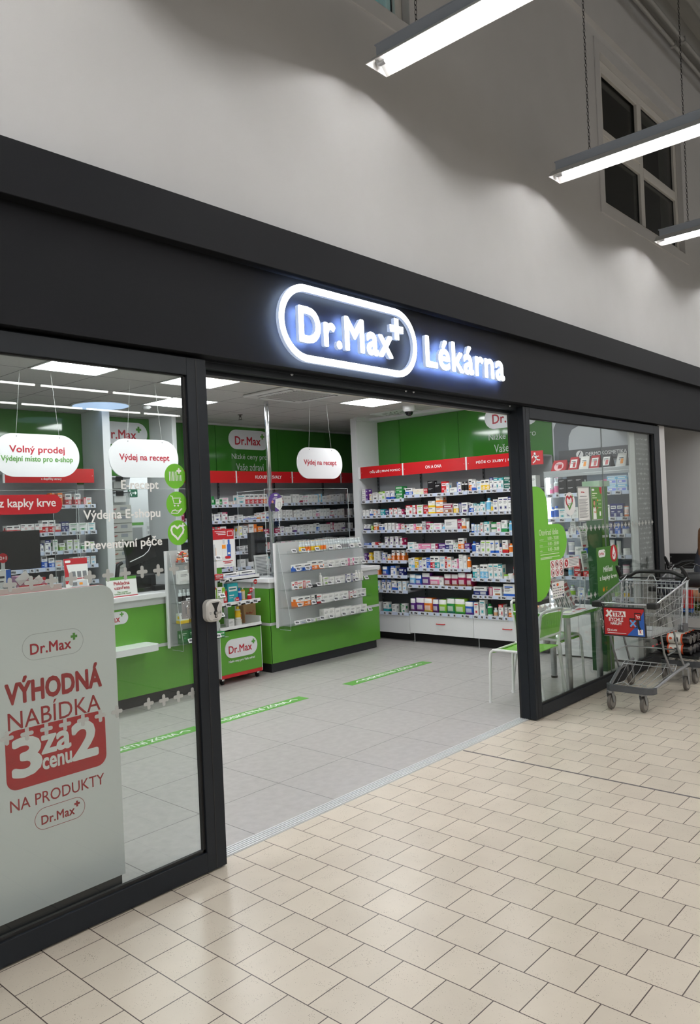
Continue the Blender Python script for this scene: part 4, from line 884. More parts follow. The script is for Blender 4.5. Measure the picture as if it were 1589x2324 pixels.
def bay(name, label, loc, rz, w, shelves, depth=0.38, header=None, light_from=1.86, low=0.10, drawer=None, hz=(2.095, 2.245), group='wall shelving bays', end_left=False, shelf_w=None):
    """wall shelving; x along the front, y into the wall"""
    t = thing(name, label, 'shelving', loc, rz, group); rnd = random.Random(int(w*1000)+len(label))
    MB().box(0, w, depth, depth+0.015, low, light_from).build('back_panel', DARKS, t)
    MB().box(0, w, depth, depth+0.015, light_from, hz[0]+0.1).build('upper_back_panel', mat('pale_back_panel', C(186, 190, 194), 0.5), t)
    m = MB().box(-0.012, 0.012, depth-0.02, depth, low, 2.16)
    m.build('upright', STEELG, t)
    m = MB()
    for i in range(40): m.box(-0.004, 0.004, depth-0.0215, depth-0.02, low+0.05+i*0.05, low+0.078+i*0.05)
    m.build('slots', RUBBER, t)
    for z in shelves:
        s = MB().box(0.004, w-0.004, 0.0, depth, z-0.022, z).build('shelf', STEELG if z < 0.5 else mat('white_shelf_steel', C(190, 194, 198), 0.4), t)
        m = MB(); m.prism([(0.004, -0.002, z-0.036), (0.004, -0.008, z-0.034), (0.004, -0.004, z+0.006), (0.004, 0.0, z+0.006)], (w-0.008, 0, 0)); q = m.build('label_strip', STRIP, s)
        x = 0.05
        while x < w-0.04:
            wide = rnd.random() < 0.55
            put_tag(s, x, -0.011, z-0.016, wide); x += (0.068 if wide else 0.046)+rnd.uniform(0.004, 0.075)
    if header is not None:
        hp = MB().box(0.010, w-0.010, -0.004, 0.010, hz[0], hz[1]).build('header_panel', RED, t, bevel=0.001)
        f = FR((0, -0.004, 0)); m = MB()
        for st, fx, z, h, tw in header: f.text(m, st, w*fx, z, h=h, w=tw, d=0.0005, bold=0.016, align='C')
        if header: m.build('lettering', WHT, hp)
        MB().box(-0.010, 0.010, -0.006, 0.012, hz[0]-0.002, hz[1]+0.002).build('header_post', WHITE, t)
        m = MB()
        for x in (0.03, w-0.03): m.lathe([(0.004, 0), (0, -0.002)], (x, -0.004, (hz[0]+hz[1])/2), 8, axis='Y')
        m.build('screw', ALU, hp)
        MB().box(0, w, 0.012, depth, hz[0]+0.10, hz[0]+0.115).build('canopy', WHITE, t)
    if drawer:
        z0, z1 = drawer
        MB().box(0.0, w, 0.02, depth, z0, z1).build('drawer_carcass', WHITE, t)
        d_ = MB().box(0.003, w-0.003, 0.0, 0.02, z0, z1-0.004).build('drawer', WHITE, t, bevel=0.002)
        MB().tube([(w*0.44, 0, z0+0.135), (w*0.45, -0.022, z0+0.135), (w*0.5, -0.028, z0+0.135), (w*0.56, -0.022, z0+0.135), (w*0.57, 0, z0+0.135)], 0.006, n=8).build('handle', mat('red_handle', C(196, 30, 34), 0.3), d_)
        m = MB().tube([(0.05, 0.03, 0.0), (0.05, 0.03, z0)], 0.006, n=8).lathe([(0.022, 0), (0.022, 0.006), (0.008, 0.012)], (0.05, 0.03, 0), 12); m.build('foot', ALU, t)
        MB().box(0, w, 0.10, 0.12, 0.0, z0-0.003).build('plinth', RUBBER, t)
    return t

def right_wall():
    Y = {'A': (3.78, 0.715), 'B': (3.065, 0.945), 'C': (2.12, 0.90)}
    Z = {'A': [1.80, 1.60, 1.41, 1.215, 1.02, 0.83, 0.64, 0.36], 'B': [1.84, 1.594, 1.40, 1.161, 0.928, 0.718, 0.385], 'C': [1.845, 1.593, 1.352, 1.113, 0.822, 0.623, 0.386]}
    H = {'A': [('OČI, UŠI | PRVNÍ POMOC', 0.59, 2.148, 0.044, 0.50)], 'B': [('ON A ONA', 0.5, 2.152, 0.038, 0.24)], 'C': [('PÉČE O ZUBY | PÉČE', 0.46, 2.150, 0.044, 0.55)]}
    N = {'A': 'white wall shelving under the red first-aid header beside the pillar', 'B': 'white wall shelving under the red ON A ONA header', 'C': 'white wall shelving under the red dental-care header'}
    HDR = {'A': 'under first-aid header', 'B': 'under ON A ONA header', 'C': 'under dental header'}
    NM = {'A': 'medicine_box', 'B': 'supplement_box', 'C': 'toothpaste_box'}
    S = {'A': ["c1:10x5Vs3 c5:3x9O c9:8x10K c2:10x11I c8:5x11B2 c3:11x8Gs2", "c9:4x8W2 c8:4x9B c9:4x8O c5:4x8N c3:6x8T c3:5x7N c2:5x9R2 c1:9x7M", "c8:4x8N2 c3:3x6I c4:6x10O c4:7x8B c9:4x9W3 c1:6x8P c5:5x7R", "c3:9x3B c1:8x4R c9:6x3W c9:4x11V3 c1:5x9M", "c3:4x9V c3:4x10Y c9:9x4Es3 c5:5x10B c8:4x8O c4:4x13O3", "k:8x12L c4:8x12O k:8x11B c2:8x12B c3:7x10N", "c9:6x12L3 c2:6x13B2 c8:7x12B c9:5x12L2", "c9:7x12W2 c8:8x12T c9:6x10E c5:7x11G"],
         'B': ["c4:12x9B c6:9x7C2 c3:3x7R2 c7:11x8Ks2 c7:10x12K c3:8x14R c9:4x12L c0:12x6W c5:6x12B b:4x12K2", "c2:10x12R c1:5x12R c9:9x12I c3:7x11R c8:10x8Ys2 c8:10x7Os3 c6:13x12M c4:7x11Y c5:12x12N", "c9:5x8N c1:9x8P c4:9x8O c3:6x11E c3:6x10M c9:5x8I c9:12x8P v:4x7L c0:18x12W c3:6x12M c8:5x13O t:4x9W", "c9:10x9T c1:10x7P c3:15x7P c1:10x7M c3:10x7V c4:11x11N c9:3x8G2 c4:8x13O c3:7x7V", "c9:5x12T c8:5x13L c3:6x13Y c5:5x10B c9:7x13N c3:6x13B c4:7x15R c4:7x15T c9:8x15L c3:3x14R c9:6x14O c9:5x10P c1:6x12P c9:6x17W c5:5x16W b:5x14O", "k:9x13L k:9x12B k:12x15V k:15x11P c0:6x10W k:10x14M k:10x14M k:11x16M k:8x15M", "k:8x16V k:13x17V k:13x17O k:9x16V k:12x16I k:12x18G k:15x18I k:12x15B"],
         'C': ["c4:5x14O c8:6x12B c9:7x11L c4:6x12Y2 c2:6x14N c2:7x13T2 c3:14x7Ds2 c3:12x6Ds2 c9:6x13W3", "c4:5x11B c2:4x10T2 c2:6x12T b:7x16L v:3x12Y c9:6x14N c9:6x16N2 c2:6x16N c2:5x10B c9:5x13O2 c9:6x14W2", "t:4x11B c5:3x10L2 c9:3x12R c2:7x13T j:8x6Gs2 c9:5x12P c8:7x14G b:4x13L b:4x12B2 c3:6x11B c9:6x12W2", "b:6x14B c2:6x13N c9:6x15I2 c0:5x15B2 c9:4x7P c8:7x15R b:5x11O c9:6x15W3 c0:6x14B2", "c4:6x15T c9:3x12L c4:5x16L2 c9:6x17T2 c2:5x16T j:5x5I j:6x6W j:7x7Rs2 j:6x7Es2 c4:6x14T c9:6x14W2", "c4:18x10N c5:17x10M c0:15x14B c4:12x13V c9:12x12W", "c9:6x15R c9:7x18T b:6x14G v:5x10A c2:6x14R c9:3x11N c4:6x11O c9:6x15R c9:6x14W3"]}
    for b in 'ABC':
        y0, w = Y[b]
        t = bay('wall_shelving', N[b], (5.42, y0, 0), -math.pi/2, w, Z[b], header=H[b], drawer=(0.117, 0.357) if b != 'A' else None, low=0.10)
        if b == 'A':
            for c in t.children:
                if c.name.startswith('header_panel'): c.location.x = 0.0
        if b == 'A': MB().box(0, w, 0.0, 0.38, 0.10, 0.335).build('cupboard', WHITE, t); MB().box(0, w, 0.1, 0.12, 0.0, 0.1).build('plinth', RUBBER, t); MB().box(-0.02, 0.0, -0.004, 0.10, 2.095, 2.245).build('header_return', WHITE, t)
        fr = (lambda x, y, y0=y0: (5.42+y, y0-x), -math.pi/2)
        for i, (z, sp) in enumerate(zip(Z[b], S[b])):
            stock(sp, w, 0.3, fr, z, ORD[i]+' shelf '+HDR[b], 'goods '+HDR[b]+' shelf '+ORD[i], NM[b])
right_wall()

def back_wall():
    NB = [('left bay', 3.15, 0.93, []), ('middle bay', 4.08, 0.98, [('KLOUBY A SVALY', 0.56, 2.152, 0.040, 0.46)]), ('corner bay', 5.06, 0.98, []), ('farthest right bay', 6.04, 0.92, [])]
    Z = [1.82, 1.62, 1.42, 1.22, 1.02]
    S = [["c1:10x8N2 c9:9x7B c1:12x11N c1:12x11G c1:10x7G c9:9x9P c9:5x4O2", "c1:11x6Ms2 c9:9x5M c3:11x13N c9:11x10K c9:9x9N c2:8x11M c9:8x6W", "c3:7x6M4 c3:11x13R c5:14x13R c9:9x8E", "c3:9x9K2 c9:9x10E c3:9x8K c4:6x12B", "c9:9x7W c3:8x8D c9:8x8E2 c5:9x6B"],
         ["c9:13x12T c4:7x13R4 c4:6x13O c2:5x12B4 c8:6x11R c9:7x10W2", "c9:9x7E c8:10x5B2 c8:6x8O c9:9x9R c8:9x10B c9:9x12W2 c9:5x11E3", "c5:6x13Y c2:8x13E c1:14x14O c3:9x11O c3:9x7M3 c9:7x9V c9:6x8W2", "c4:9x7E2 c9:8x8W2 c5:8x9R c9:9x8W c9:8x9P2", "c9:9x10W3 c2:8x10T c9:8x11W2 c5:9x9G"],
         ["c9:6x12W2 c8:5x11M c9:5x10P2 c9:6x11W3 c1:7x12L c9:8x9W2 c9:5x10E c8:7x11W2", "c9:5x10W2 c9:5x11E c9:6x9W2 c9:6x10W2 c4:7x9P c9:6x11W3 c0:8x8R c9:6x9E c9:7x9W", "c8:5x10V c9:5x9W2 c9:5x10E2 c9:6x10W2 c4:6x11B c9:6x9W3 c1:7x11M c9:7x9W2", "c9:5x9C c9:6x9W2 c5:6x9T c9:6x8W2 c9:7x9C2 c9:6x10W2 c8:8x9R c9:6x8W", "c9:5x9W2 c5:5x10G c9:6x9L c9:6x9W3 c4:7x10O c9:6x9W2 c9:8x8E"],
         ["c9:6x12W2 c8:5x11M c9:5x10P2", "c9:5x10W2 c9:5x11E c9:6x9W2", "c8:5x10V c9:5x9W2 c9:5x10E2", "c9:5x9C c9:6x9W2 c5:6x9T", "c9:5x9W2 c5:5x10G c9:6x9L"]]
    for (nm, x0, w, hd), rows in zip(NB, S):
        t = bay('wall_shelving', 'white wall shelving against the back wall behind the counter, '+nm, (x0, 4.70, 0), 0, w, Z+[0.8, 0.6], header=hd)
        for i, (z, sp) in enumerate(zip(Z, rows)): stock(sp, w, 0.3, (lambda x, y, x0=x0: (x0+x, 4.70+y), 0.0), z, ORD[i]+' shelf of back wall '+nm, 'goods on back wall '+nm+' shelf '+ORD[i])
    t = bay('wall_shelving', 'white wall shelving behind the left counter under the hanging Volný prodej sign', (1.125, 4.70, 0), 0, 0.985, [1.86, 1.58, 1.385, 1.22, 1.05, 0.85], header=[('Vitamíny', 0.5, 2.185, 0.030, 0.17), ('a doplňky stravy', 0.5, 2.118, 0.032, 0.22)])
    S = ["c9:8x5W3 c9:9x6E c3:5x13O2 c4:7x12R2 c5:9x8R", "c4:7x9R2 c8:7x10R3 c4:7x13R2 c8:6x9R c3:4x11N2 c9:10x9G2 c9:9x9T", "c9:8x6B c9:9x5Ns2 c9:9x5Ns2 c2:5x9N c2:6x12N c9:5x12G c4:6x8I c9:6x11I2 c4:6x7G c9:7x8I", "c9:6x8W c4:6x10B3 c4:6x13B2 c4:6x10B c9:8x7O c9:9x6O c9:6x9L4", "c9:8x6R c9:8x7O c1:9x8R c9:7x7W2 c9:6x6V2"]
    for i, (z, sp) in enumerate(zip([1.86, 1.58, 1.385, 1.22, 1.05], S)): stock(sp, 0.985, 0.3, (lambda x, y: (1.125+x, 4.70+y), 0.0), z, ORD[i]+' shelf behind the left counter', 'goods behind left counter shelf '+ORD[i])
back_wall()

def cosmetics():
    w = 0.955; rz = -math.pi/2; loc = (5.42, 1.128, 0)
    t = thing('cosmetics_shelf_unit', 'lit white cosmetics cabinet with dark DERMOKOSMETIKA header by the right glass', 'cabinet', loc, rz)
    CB = mat('cabinet_back', C(150, 160, 168), 0.5)
    MB().box(0, w, 0.38, 0.395, 0.1, 2.085).build('back_panel', CB, t)
    for x in (0.0, w-0.02): MB().box(x, x+0.02, 0, 0.38, 0.02, 2.0).build('side_panel', WHITE, t)
    MB().box(0, w, -0.005, 0.38, 1.965, 2.005).box(0, w, -0.005, 0.008, 1.935, 1.965).build('top_board', mat('silver_board', C(176, 180, 182), 0.3, 0.3), t, bevel=0.002)
    MB().box(0.02, 0.05, 0.02, 0.035, 0.62, 1.955).build('led_strip', LED_E, t)
    MB().box(0.06, w-0.06, 0.03, 0.045, 1.952, 1.962).build('led_strip', LED_E, t)
    hp = MB().box(0.005, w, 0.36, 0.375, 2.125, 2.240).build('header_panel', mat('dark_grey_header', C(84, 86, 90), 0.35), t)
    f = FR((0, 0.36, 0)); m = MB(); f.text(m, 'DERMOKOSMETIKA', 0.325, 2.160, h=0.040, w=0.46, d=0.0005, bold=0.014); f.circle(m, 0.255, 2.182, 0.042, 0, 0.0005, k=24); m.build('lettering', WHT, hp)
    m = MB(); f.poly(m, [(0.228,2.157),(0.262,2.217),(0.272,2.212),(0.245,2.162)], 0, 0.0015, 0.0004); m.build('emblem', mat('dark_grey_header'), hp)
    Z = [1.752, 1.486, 1.312, 1.095, 0.868, 0.66]
    for i, z in enumerate(Z):
        s = MB().box(0.02, w-0.02, 0.0, 0.37, z-0.018, z).build('shelf', WHITE, t)
        m = MB(); m.prism([(0.02,-0.002,z-0.034),(0.02,-0.007,z-0.032),(0.02,-0.003,z+0.005),(0.02,0,z+0.005)], (w-0.04,0,0)); m.build('label_strip', STRIP, s)
        x = 0.07+0.02*(i % 2)
        while x < w-0.06: put_tag(s, x, -0.010, z-0.015, (int(x*100)+i) % 3 > 0); x += 0.088+0.02*((i+int(x*10)) % 3)
    MB().box(0.0, w, 0.02, 0.38, 0.02, 0.46).build('base_cupboard', WHITE, t, bevel=0.002)
    m = MB()
    for x in (w/3, 2*w/3): m.box(x-0.0015, x+0.0015, 0.0185, 0.02, 0.03, 0.455)
    m.build('door_gap', GREYT, t)
    S = ["v:5x11P v:6x18P c7:9x8Ks2 c7:9x8Ks3 c7:9x8Ks3 c7:10x7K c9:9x12E c3:4x13P c6:10x8Ls2 c6:10x8Ls2", "b:5x13B b:6x14B c9:8x11T c9:7x17N c9:8x12W c3:9x9N c9:9x13W c9:8x13C c9:9x13N c3:7x14N2 t:5x11O", "c9:7x12W c9:7x7N j:6x6N c9:6x14W c4:6x9B c9:8x12W p:4x13A v:4x11O t:4x13W c3:8x13N c3:6x13B j:7x8B", "j:7x7B b:9x17W t:7x15N c9:9x9W b:5x12B c4:6x8N c9:6x12N t:5x15W t:5x16W t:5x15W j:7x7W", "v:6x12K c7:7x14K v:5x14L c3:7x10Rs2 c3:7x10Rs2 c7:6x11K t:5x14T b:5x16K b:6x15K t:7x13P", "v:6x10I v:6x12Y v:6x11I c9:7x9B v:6x11G v:6x12I c9:7x8W v:6x11I v:6x10Y"]
    for i, (z, sp) in enumerate(zip(Z, S)): stock(sp, w-0.06, 0.3, (lambda x, y: (5.42+y, 1.098-x), rz), z, ORD[i]+' shelf of lit cosmetics cabinet', 'cosmetics on cabinet shelf '+ORD[i], 'cosmetics_box')
    # gift pouches on the top board
    def pouch(x, w_, h, cm, lab, round_=False):
        t = thing('gift_pouch', lab, 'gift bag', (5.44, 1.128-x, 2.005), rz, 'gift pouches on the cosmetics cabinet')
        d = 0.13; m = MB(); n = 5; ring = []
        for k in range(n+1):
            v = k/n; ww = w_/2*(1-0.12*v); dd = d/2*(1-v)+0.003; zz = h*v
            ring.append([(-ww,-dd,zz),(ww,-dd,zz),(ww+0.008*(1-abs(2*v-1)),0,zz),(ww,dd,zz),(-ww,dd,zz),(-ww-0.008*(1-abs(2*v-1)),0,zz)])
        for k in range(n):
            for j in range(6): m.add([ring[k][j],ring[k][(j+1) % 6],ring[k+1][(j+1) % 6],ring[k+1][j]], [(0,1,2,3)], 0, j not in (0,))
        m.add(ring[0], [(5,4,3,2,1,0)], 0); m.add(ring[-1], [(0,1,2,3,4,5)], 0); b = m.build('pouch', cm, t, weld=True); b.location = (0, d/2, 0)
        f = FR((0, 0.001, 0.0), (1,0,0), (0, d/2/h, 1)); m = MB()
        if round_: f.circle(m, 0, h*0.45, w_*0.32, 0, 0.005, k=24)
        else: f.rect(m, -w_*0.34, 0.02, w_*0.34, h*0.88, 0, 0.005)
        f.rect(m, -w_*0.05, h*0.2, w_*0.22, h*0.62, 1, 0.0062); f.rect(m, -w_*0.24, h*0.66, w_*0.2, h*0.72, 2, 0.0062); f.rect(m, -w_*0.24, h*0.52, -w_*0.1, h*0.56, 2, 0.0062)
        m.build('label', [PAPER if not round_ else mat('pink_label', C(232, 190, 194), 0.5), REDV if cm.name != 'white_fabric' else mat('orange_print'), INK], t)
    WF, RF, BF = mat('white_fabric', C(222, 220, 216), 0.9), mat('red_fabric', C(176, 52, 60), 0.9), mat('charcoal_fabric', C(66, 66, 70), 0.9)
    pouch(0.16, 0.17, 0.115, RF, 'red gift pouch with round pink label, leftmost on the cosmetics cabinet', True)
    for x, cm, l in ((0.33, RF, 'red gift pouch with white front label, right of the round-labelled pouch'), (0.45, WF, 'white gift pouch between two red pouches on the cabinet'), (0.565, RF, 'red gift pouch with white label left of the charcoal pouch'), (0.69, BF, 'charcoal gift pouch with white label on the cabinet'), (0.85, WF, 'white gift pouch alone at the right end of the cabinet')):
        pouch(x, 0.105, 0.135, cm, l)
    # exit panel in the red header row
    t = thing('exit_sign', 'red panel with white running man left of the DERMOKOSMETIKA header', 'sign', (5.41, 1.21, 2.09), rz)
    MB().box(-0.085, 0.085, 0, 0.012, 0, 0.15).build('board', RED, t); f = FR((0, 0, 0)); m = MB()
    f.circle(m, -0.012, 0.124, 0.011, 0, 0.0004, k=14)
    for pts, ww in (([(-0.012,0.108),(0.004,0.066)], 0.022), ([(-0.010,0.104),(-0.036,0.094),(-0.044,0.076)], 0.009), ([(-0.006,0.102),(0.020,0.086),(0.034,0.092)], 0.009), ([(0.004,0.066),(0.022,0.050),(0.046,0.048)], 0.011), ([(0.002,0.066),(-0.010,0.040),(-0.034,0.020)], 0.011)): f.stroke(m, pts, ww, 0, 0.0004)
    m.build('running_man', WHT, t)
cosmetics()
print('GOODS', sum(LABN.values()), 'dup labels', [k for k, v in LABN.items() if v > 1][:5])
# ================================================================== counters and what stands on them
CTW = mat('white_worktop', C(230, 231, 232), 0.25)
def counter(label, x0, x1, yf, yb, left_end, name='service_counter'):
    t = thing(name, label, 'counter', ((x0+x1)/2, yf, 0)); og = t.location
    B = lambda mb, nm, mt, **k: mb.build(nm, mt, t, origin=og, **k)
    B(MB().box(x0+0.01, x1-0.01, yf+0.012, yb, 0.10, 0.955), 'carcass', WHITE)
    B(MB().box(x0, x1, yf, yf+0.012, 0.10, 0.500), 'lower_panel', GREEN, bevel=0.0015)
    B(MB().box(x0, x1, yf, yf+0.012, 0.530, 0.890), 'upper_panel', GREEN, bevel=0.0015)
    B(MB().box(x0, x1, yf-0.002, yf+0.012, 0.501, 0.529), 'trim_strip', ALUP)
    B(MB().box(x0, x1, yf-0.002, yf+0.012, 0.891, 0.950), 'trim_strip', ALUP)
    if left_end:
        for a, b, nm, mt in ((0.10, 0.500, 'end_panel', GREEN), (0.530, 0.890, 'end_panel', GREEN), (0.501, 0.529, 'trim_strip', ALUP), (0.891, 0.950, 'trim_strip', ALUP)): B(MB().box(x0-0.002, x0+0.010, yf, yb, a, b), nm, mt)
    B(MB().box(x0+0.03, x1-0.03, yf+0.04, yb, 0.0, 0.10), 'plinth', KICK)
    B(MB().box(x0-0.02, x1+0.02, yf-0.03, yb+0.02, 0.952, 1.0), 'worktop', CTW, bevel=0.006)
    return t, og
TL, OL = counter('green and white service counter behind the left glass door', -1.3, 2.42, 3.13, 3.80, False)
TR, OR = counter('green and white service counter in the middle of the shop below the chrome pole', 3.17, 4.95, 3.16, 3.85, True)
m = MB(); f = FR((0, 3.13, 0)); f.rrect(m, 1.10, 0.762, 1.468, 0.872, 0.055, 0, 0.0, 0.004, 10); m.build('logo_plate', SIGNW, TL, origin=OL)
m = MB(); f.logo(m, 1.287, 0.812, 0.27, 0, 1, 0.004, 0.0006, 0.035); m.build('logo', [REDT, GRNT], TL, origin=OL)
m = MB(); a = FR((0,0,0), (1,0,0), (0,1,0)).rpts(1.02, 2.90, 1.645, 3.15, 0.06, 6); m.prism([(x, y, 0.515) for x, y in a], (0, 0, 0.055)); m.build('bag_ledge', CTW, TL, origin=OL, bevel=0.008)

def rack(name, label, x0, x1, y, z0, z1, levels, dep=0.17):
    """white back panel with clear trays hung from it"""
    t = thing(name, label, 'display rack', ((x0+x1)/2, y, z0)); og = t.location
    MB().box(x0, x1, y-0.012, y, z0, z1).build('back_panel', mat('rack_grey', C(196, 199, 200), 0.3), t, origin=og)
    MB().box(x0-0.012, x0+0.006, y-0.022, y, z0-0.01, z1).build('edge_profile', WHITE, t, origin=og)
    for i, z in enumerate(levels):
        s = MB().box(x0+0.03, x1-0.01, y-dep, y-0.014, z, z+0.004).box(x0+0.03, x1-0.01, y-dep, y-dep+0.003, z, z+0.035).build('tray', ACRYL, t, origin=og)
        m = MB().box(x0+0.03, x1-0.01, y-dep-0.001, y-dep+0.003, z+0.035, z+0.037).box(x0+0.03, x0+0.033, y-dep, y-0.014, z, z+0.003); m.build('tray_edge', ACRYLE, s)
        x = x0+0.12+0.05*(i % 2)
        while x < x1-0.06:
            o = put_tag(s, x-og.x, y-dep-0.008-og.y, z+0.032-og.z, True, -0.5); x += (0.17, 0.14, 0.21)[(i+int(x*10)) % 3]
    sp = MB().prism([(x0+0.03, y-0.014, z0-0.03), (x0+0.03, y-dep-0.01, z0-0.03), (x0+0.03, y-dep-0.012, z0+0.05), (x0+0.03, y-0.03, z1-0.02), (x0+0.03, y-0.014, z1-0.02)], (0.003, 0, 0)); sp.build('side_pane', ACRYL, t, origin=og)
    MB().tube([(x0+0.031, y-0.03, z1-0.02), (x0+0.031, y-dep-0.012, z0+0.05), (x0+0.031, y-dep-0.006, z0-0.03), (x0+0.031, y-0.014, z0-0.03)], 0.0022, n=5).build('pane_edge', ACRYLE, t, origin=og)
    return t
LR = [0.512, 0.70, 0.884, 1.06, 1.245]; RR = [0.492, 0.675, 0.862, 1.05, 1.243]
rack('display_rack', 'white counter rack with clear trays half hidden by the left door stile', 1.86, 2.44, 3.10, 0.49, 1.37, LR)
rack('display_rack', 'white counter rack with clear trays on the middle counter', 3.232, 4.60, 3.125, 0.484, 1.366, RR)
def rk(x0, y, dep): return (lambda x, yy: (x0+x, y-dep+0.012+yy), 0.0)
F1 = rk(1.89, 3.10, 0.17)
stock("c9:12x12W2 c6:14x10R c3:10x5R", 0.54, 0.12, F1, 1.066, 'second tray of the left counter rack', 'goods on left rack tray two')
stock("v:4x13K6 c9:9x10W c2:9x11R c1:10x10I", 0.54, 0.12, F1, 0.89, 'third tray of the left counter rack', 'goods on left rack tray three')
stock("c8:9x9Y c8:9x10Ys2 c5:12x9W c3:8x6G", 0.54, 0.12, F1, 0.706, 'fourth tray of the left counter rack', 'goods on left rack tray four')
stock("c7:8x12G3 c3:11x5G2", 0.54, 0.12, F1, 0.518, 'bottom tray of the left counter rack', 'goods on left rack tray five')
F2 = lambda x0: rk(x0, 3.125, 0.17)
stock("v:4x12Y2 v:4x12O2 v:4x12Y4 v:4x12O2 v:4x12W6 v:4x11E4 v:5x11W4", 1.0, 0.12, F2(3.48), 1.249, 'top tray of the middle counter rack', 'goods on middle rack tray one')
stock("c4:13x7B2 c4:10x9O2 c9:9x8W4 c1:8x8P2 c9:9x8E2", 1.14, 0.12, F2(3.38), 1.056, 'second tray of the middle counter rack', 'goods on middle rack tray two')
stock("c5:12x8R2 c7:14x2K b:4x14W c9:8x9I c9:8x8W3 c5:8x9N2 b:4x12W3", 1.14, 0.12, F2(3.36), 0.868, 'third tray of the middle counter rack', 'goods on middle rack tray three')
stock("c4:10x10O2 c1:9x10K c0:9x10R c9:10x9W2 c9:8x9W3 c5:7x8M2 c9:8x9E2", 1.12, 0.12, F2(3.40), 0.681, 'fourth tray of the middle counter rack', 'goods on middle rack tray four')
stock("c9:14x3B c9:13x3N c1:12x3I c9:9x11W2 c9:9x10W3 c9:9x9W3", 1.12, 0.12, F2(3.40), 0.498, 'bottom tray of the middle counter rack', 'goods on middle rack tray five')

def candy_bag():
    rnd = random.Random(5); m = MB()
    for i in range(46):
        cx, cy_, cz = 2.02+rnd.uniform(-0.07, 0.07), 3.02+rnd.uniform(-0.04, 0.04), 1.262+rnd.uniform(0, 0.09); a = rnd.uniform(0, 3.1); dx, dy = 0.018*math.cos(a), 0.018*math.sin(a)
        m.tube([(cx-dx, cy_-dy, cz), (cx-dx*.4, cy_-dy*.4, cz+.003), (cx+dx*.4, cy_+dy*.4, cz+.003), (cx+dx, cy_+dy, cz)], [0.003, 0.010, 0.010, 0.003], m=i % 4, n=6)
    o = m.build('wrapped_sweets', [mat('orange_wrap', C(226, 120, 50), 0.3), mat('white_wrap', C(230, 226, 220), 0.3), mat('green_wrap', C(90, 140, 70), 0.3), mat('red_wrap', C(196, 70, 60), 0.3)])
    tag(o, 'heap of orange and white wrapped sweets in the top tray of the left rack', 'sweets', kind='stuff')
candy_bag()

def guards():
    def pane(name, label, x0, x1, y, z0, z1, ret):
        t = thing(name, label, 'screen', ((x0+x1)/2, y, z0)); og = t.location
        MB().box(x0, x1, y, y+0.005, z0, z1).build('pane', ACRYL, t, origin=og)
        m = MB().box(x0, x1, y-0.0005, y+0.0055, z1, z1+0.004).box(x0-0.003, x0, y, y+0.005, z0, z1).box(x1, x1+0.003, y, y+0.005, z0, z1)
        if ret:
            MB().box(x0, x0+0.005, y, y+0.45, z0, z1-0.01).build('side_pane', ACRYL, t, origin=og)
            m.box(x0, x0+0.005, y, y+0.45, z1-0.01, z1-0.007).box(x0, x0+0.005, y+0.449, y+0.452, z0, z1)
        m.build('edge', ACRYLE, t, origin=og)
        m = MB().box(x0+0.05, x0+0.08, y-0.02, y+0.03, z0-0.003, z0+0.03).box(x1-0.08, x1-0.05, y-0.02, y+0.03, z0-0.003, z0+0.03); m.build('clamp', CHROME, t, origin=og)
    pane('counter_screen', 'clear acrylic counter screen on the left counter', 1.105, 2.40, 3.24, 1.004, 1.948, True)
    pane('counter_screen', 'clear acrylic counter screen left of the first, over the promotional stand', -0.2, 1.08, 3.24, 1.004, 1.945, False)
    pane('counter_screen', 'clear acrylic counter screen on the middle counter beside the chrome pole', 3.24, 4.56, 3.24, 1.004, 1.94, True)
    t = thing('chrome_pole', 'chrome pole from the middle counter to the ceiling', 'pole', (3.40, 3.33, 1.0))
    MB().tube([(0, 0, 0), (0, 0, 1.9)], 0.026, n=20).build('tube', CHROME, t); MB().lathe([(0.045, 0), (0.045, 0.008), (0.03, 0.012)], n=20).build('flange', CHROME, t)
    # round violet disc on the screen
    t = thing('round_sticker', 'round violet and white disc sign on the clear screen in front of the pole', 'sign', (3.385, 3.234, 1.80)); f = FR((0, 0, 0)); m = MB()
    f.circle(m, 0, 0, 0.102, 0, 0.0, 0.003, 40); m.build('disc', mat('violet_print', C(92, 66, 140), 0.4), t); m = MB()
    f.poly(m, [(0.102*math.cos(a), 0.102*math.sin(a)) for a in [math.radians(x) for x in range(-60, 31, 6)]]+[(0.0,0.03),(-0.01,-0.05)], 0, 0.0032); f.rrect(m, -0.015, 0.066, 0.03, 0.086, 0.006, 0, 0.0032)
    for k, w_ in enumerate((0.05, 0.08)): f.rect(m, -w_/2, 0.046-k*0.014, w_/2, 0.052-k*0.014, 0, 0.0032)
    f.circle(m, -0.045, 0.005, 0.015, 1, 0.0036, k=14); f.poly(m, [(-0.08,-0.062),(-0.075,-0.02),(-0.055,-0.008),(-0.035,-0.008),(-0.015,-0.022),(-0.012,-0.098),(-0.05,-0.088)], 2, 0.0036); f.rect(m, 0.03, -0.055, 0.072, 0.0, 0, 0.004); f.ring(m, 0.03, -0.055, 0.072, 0.0, 0.004, 0.003, 3, 0.0045)
    m.build('print', [PAPER, mat('skin_print'), INK, GREYT], t)
guards()

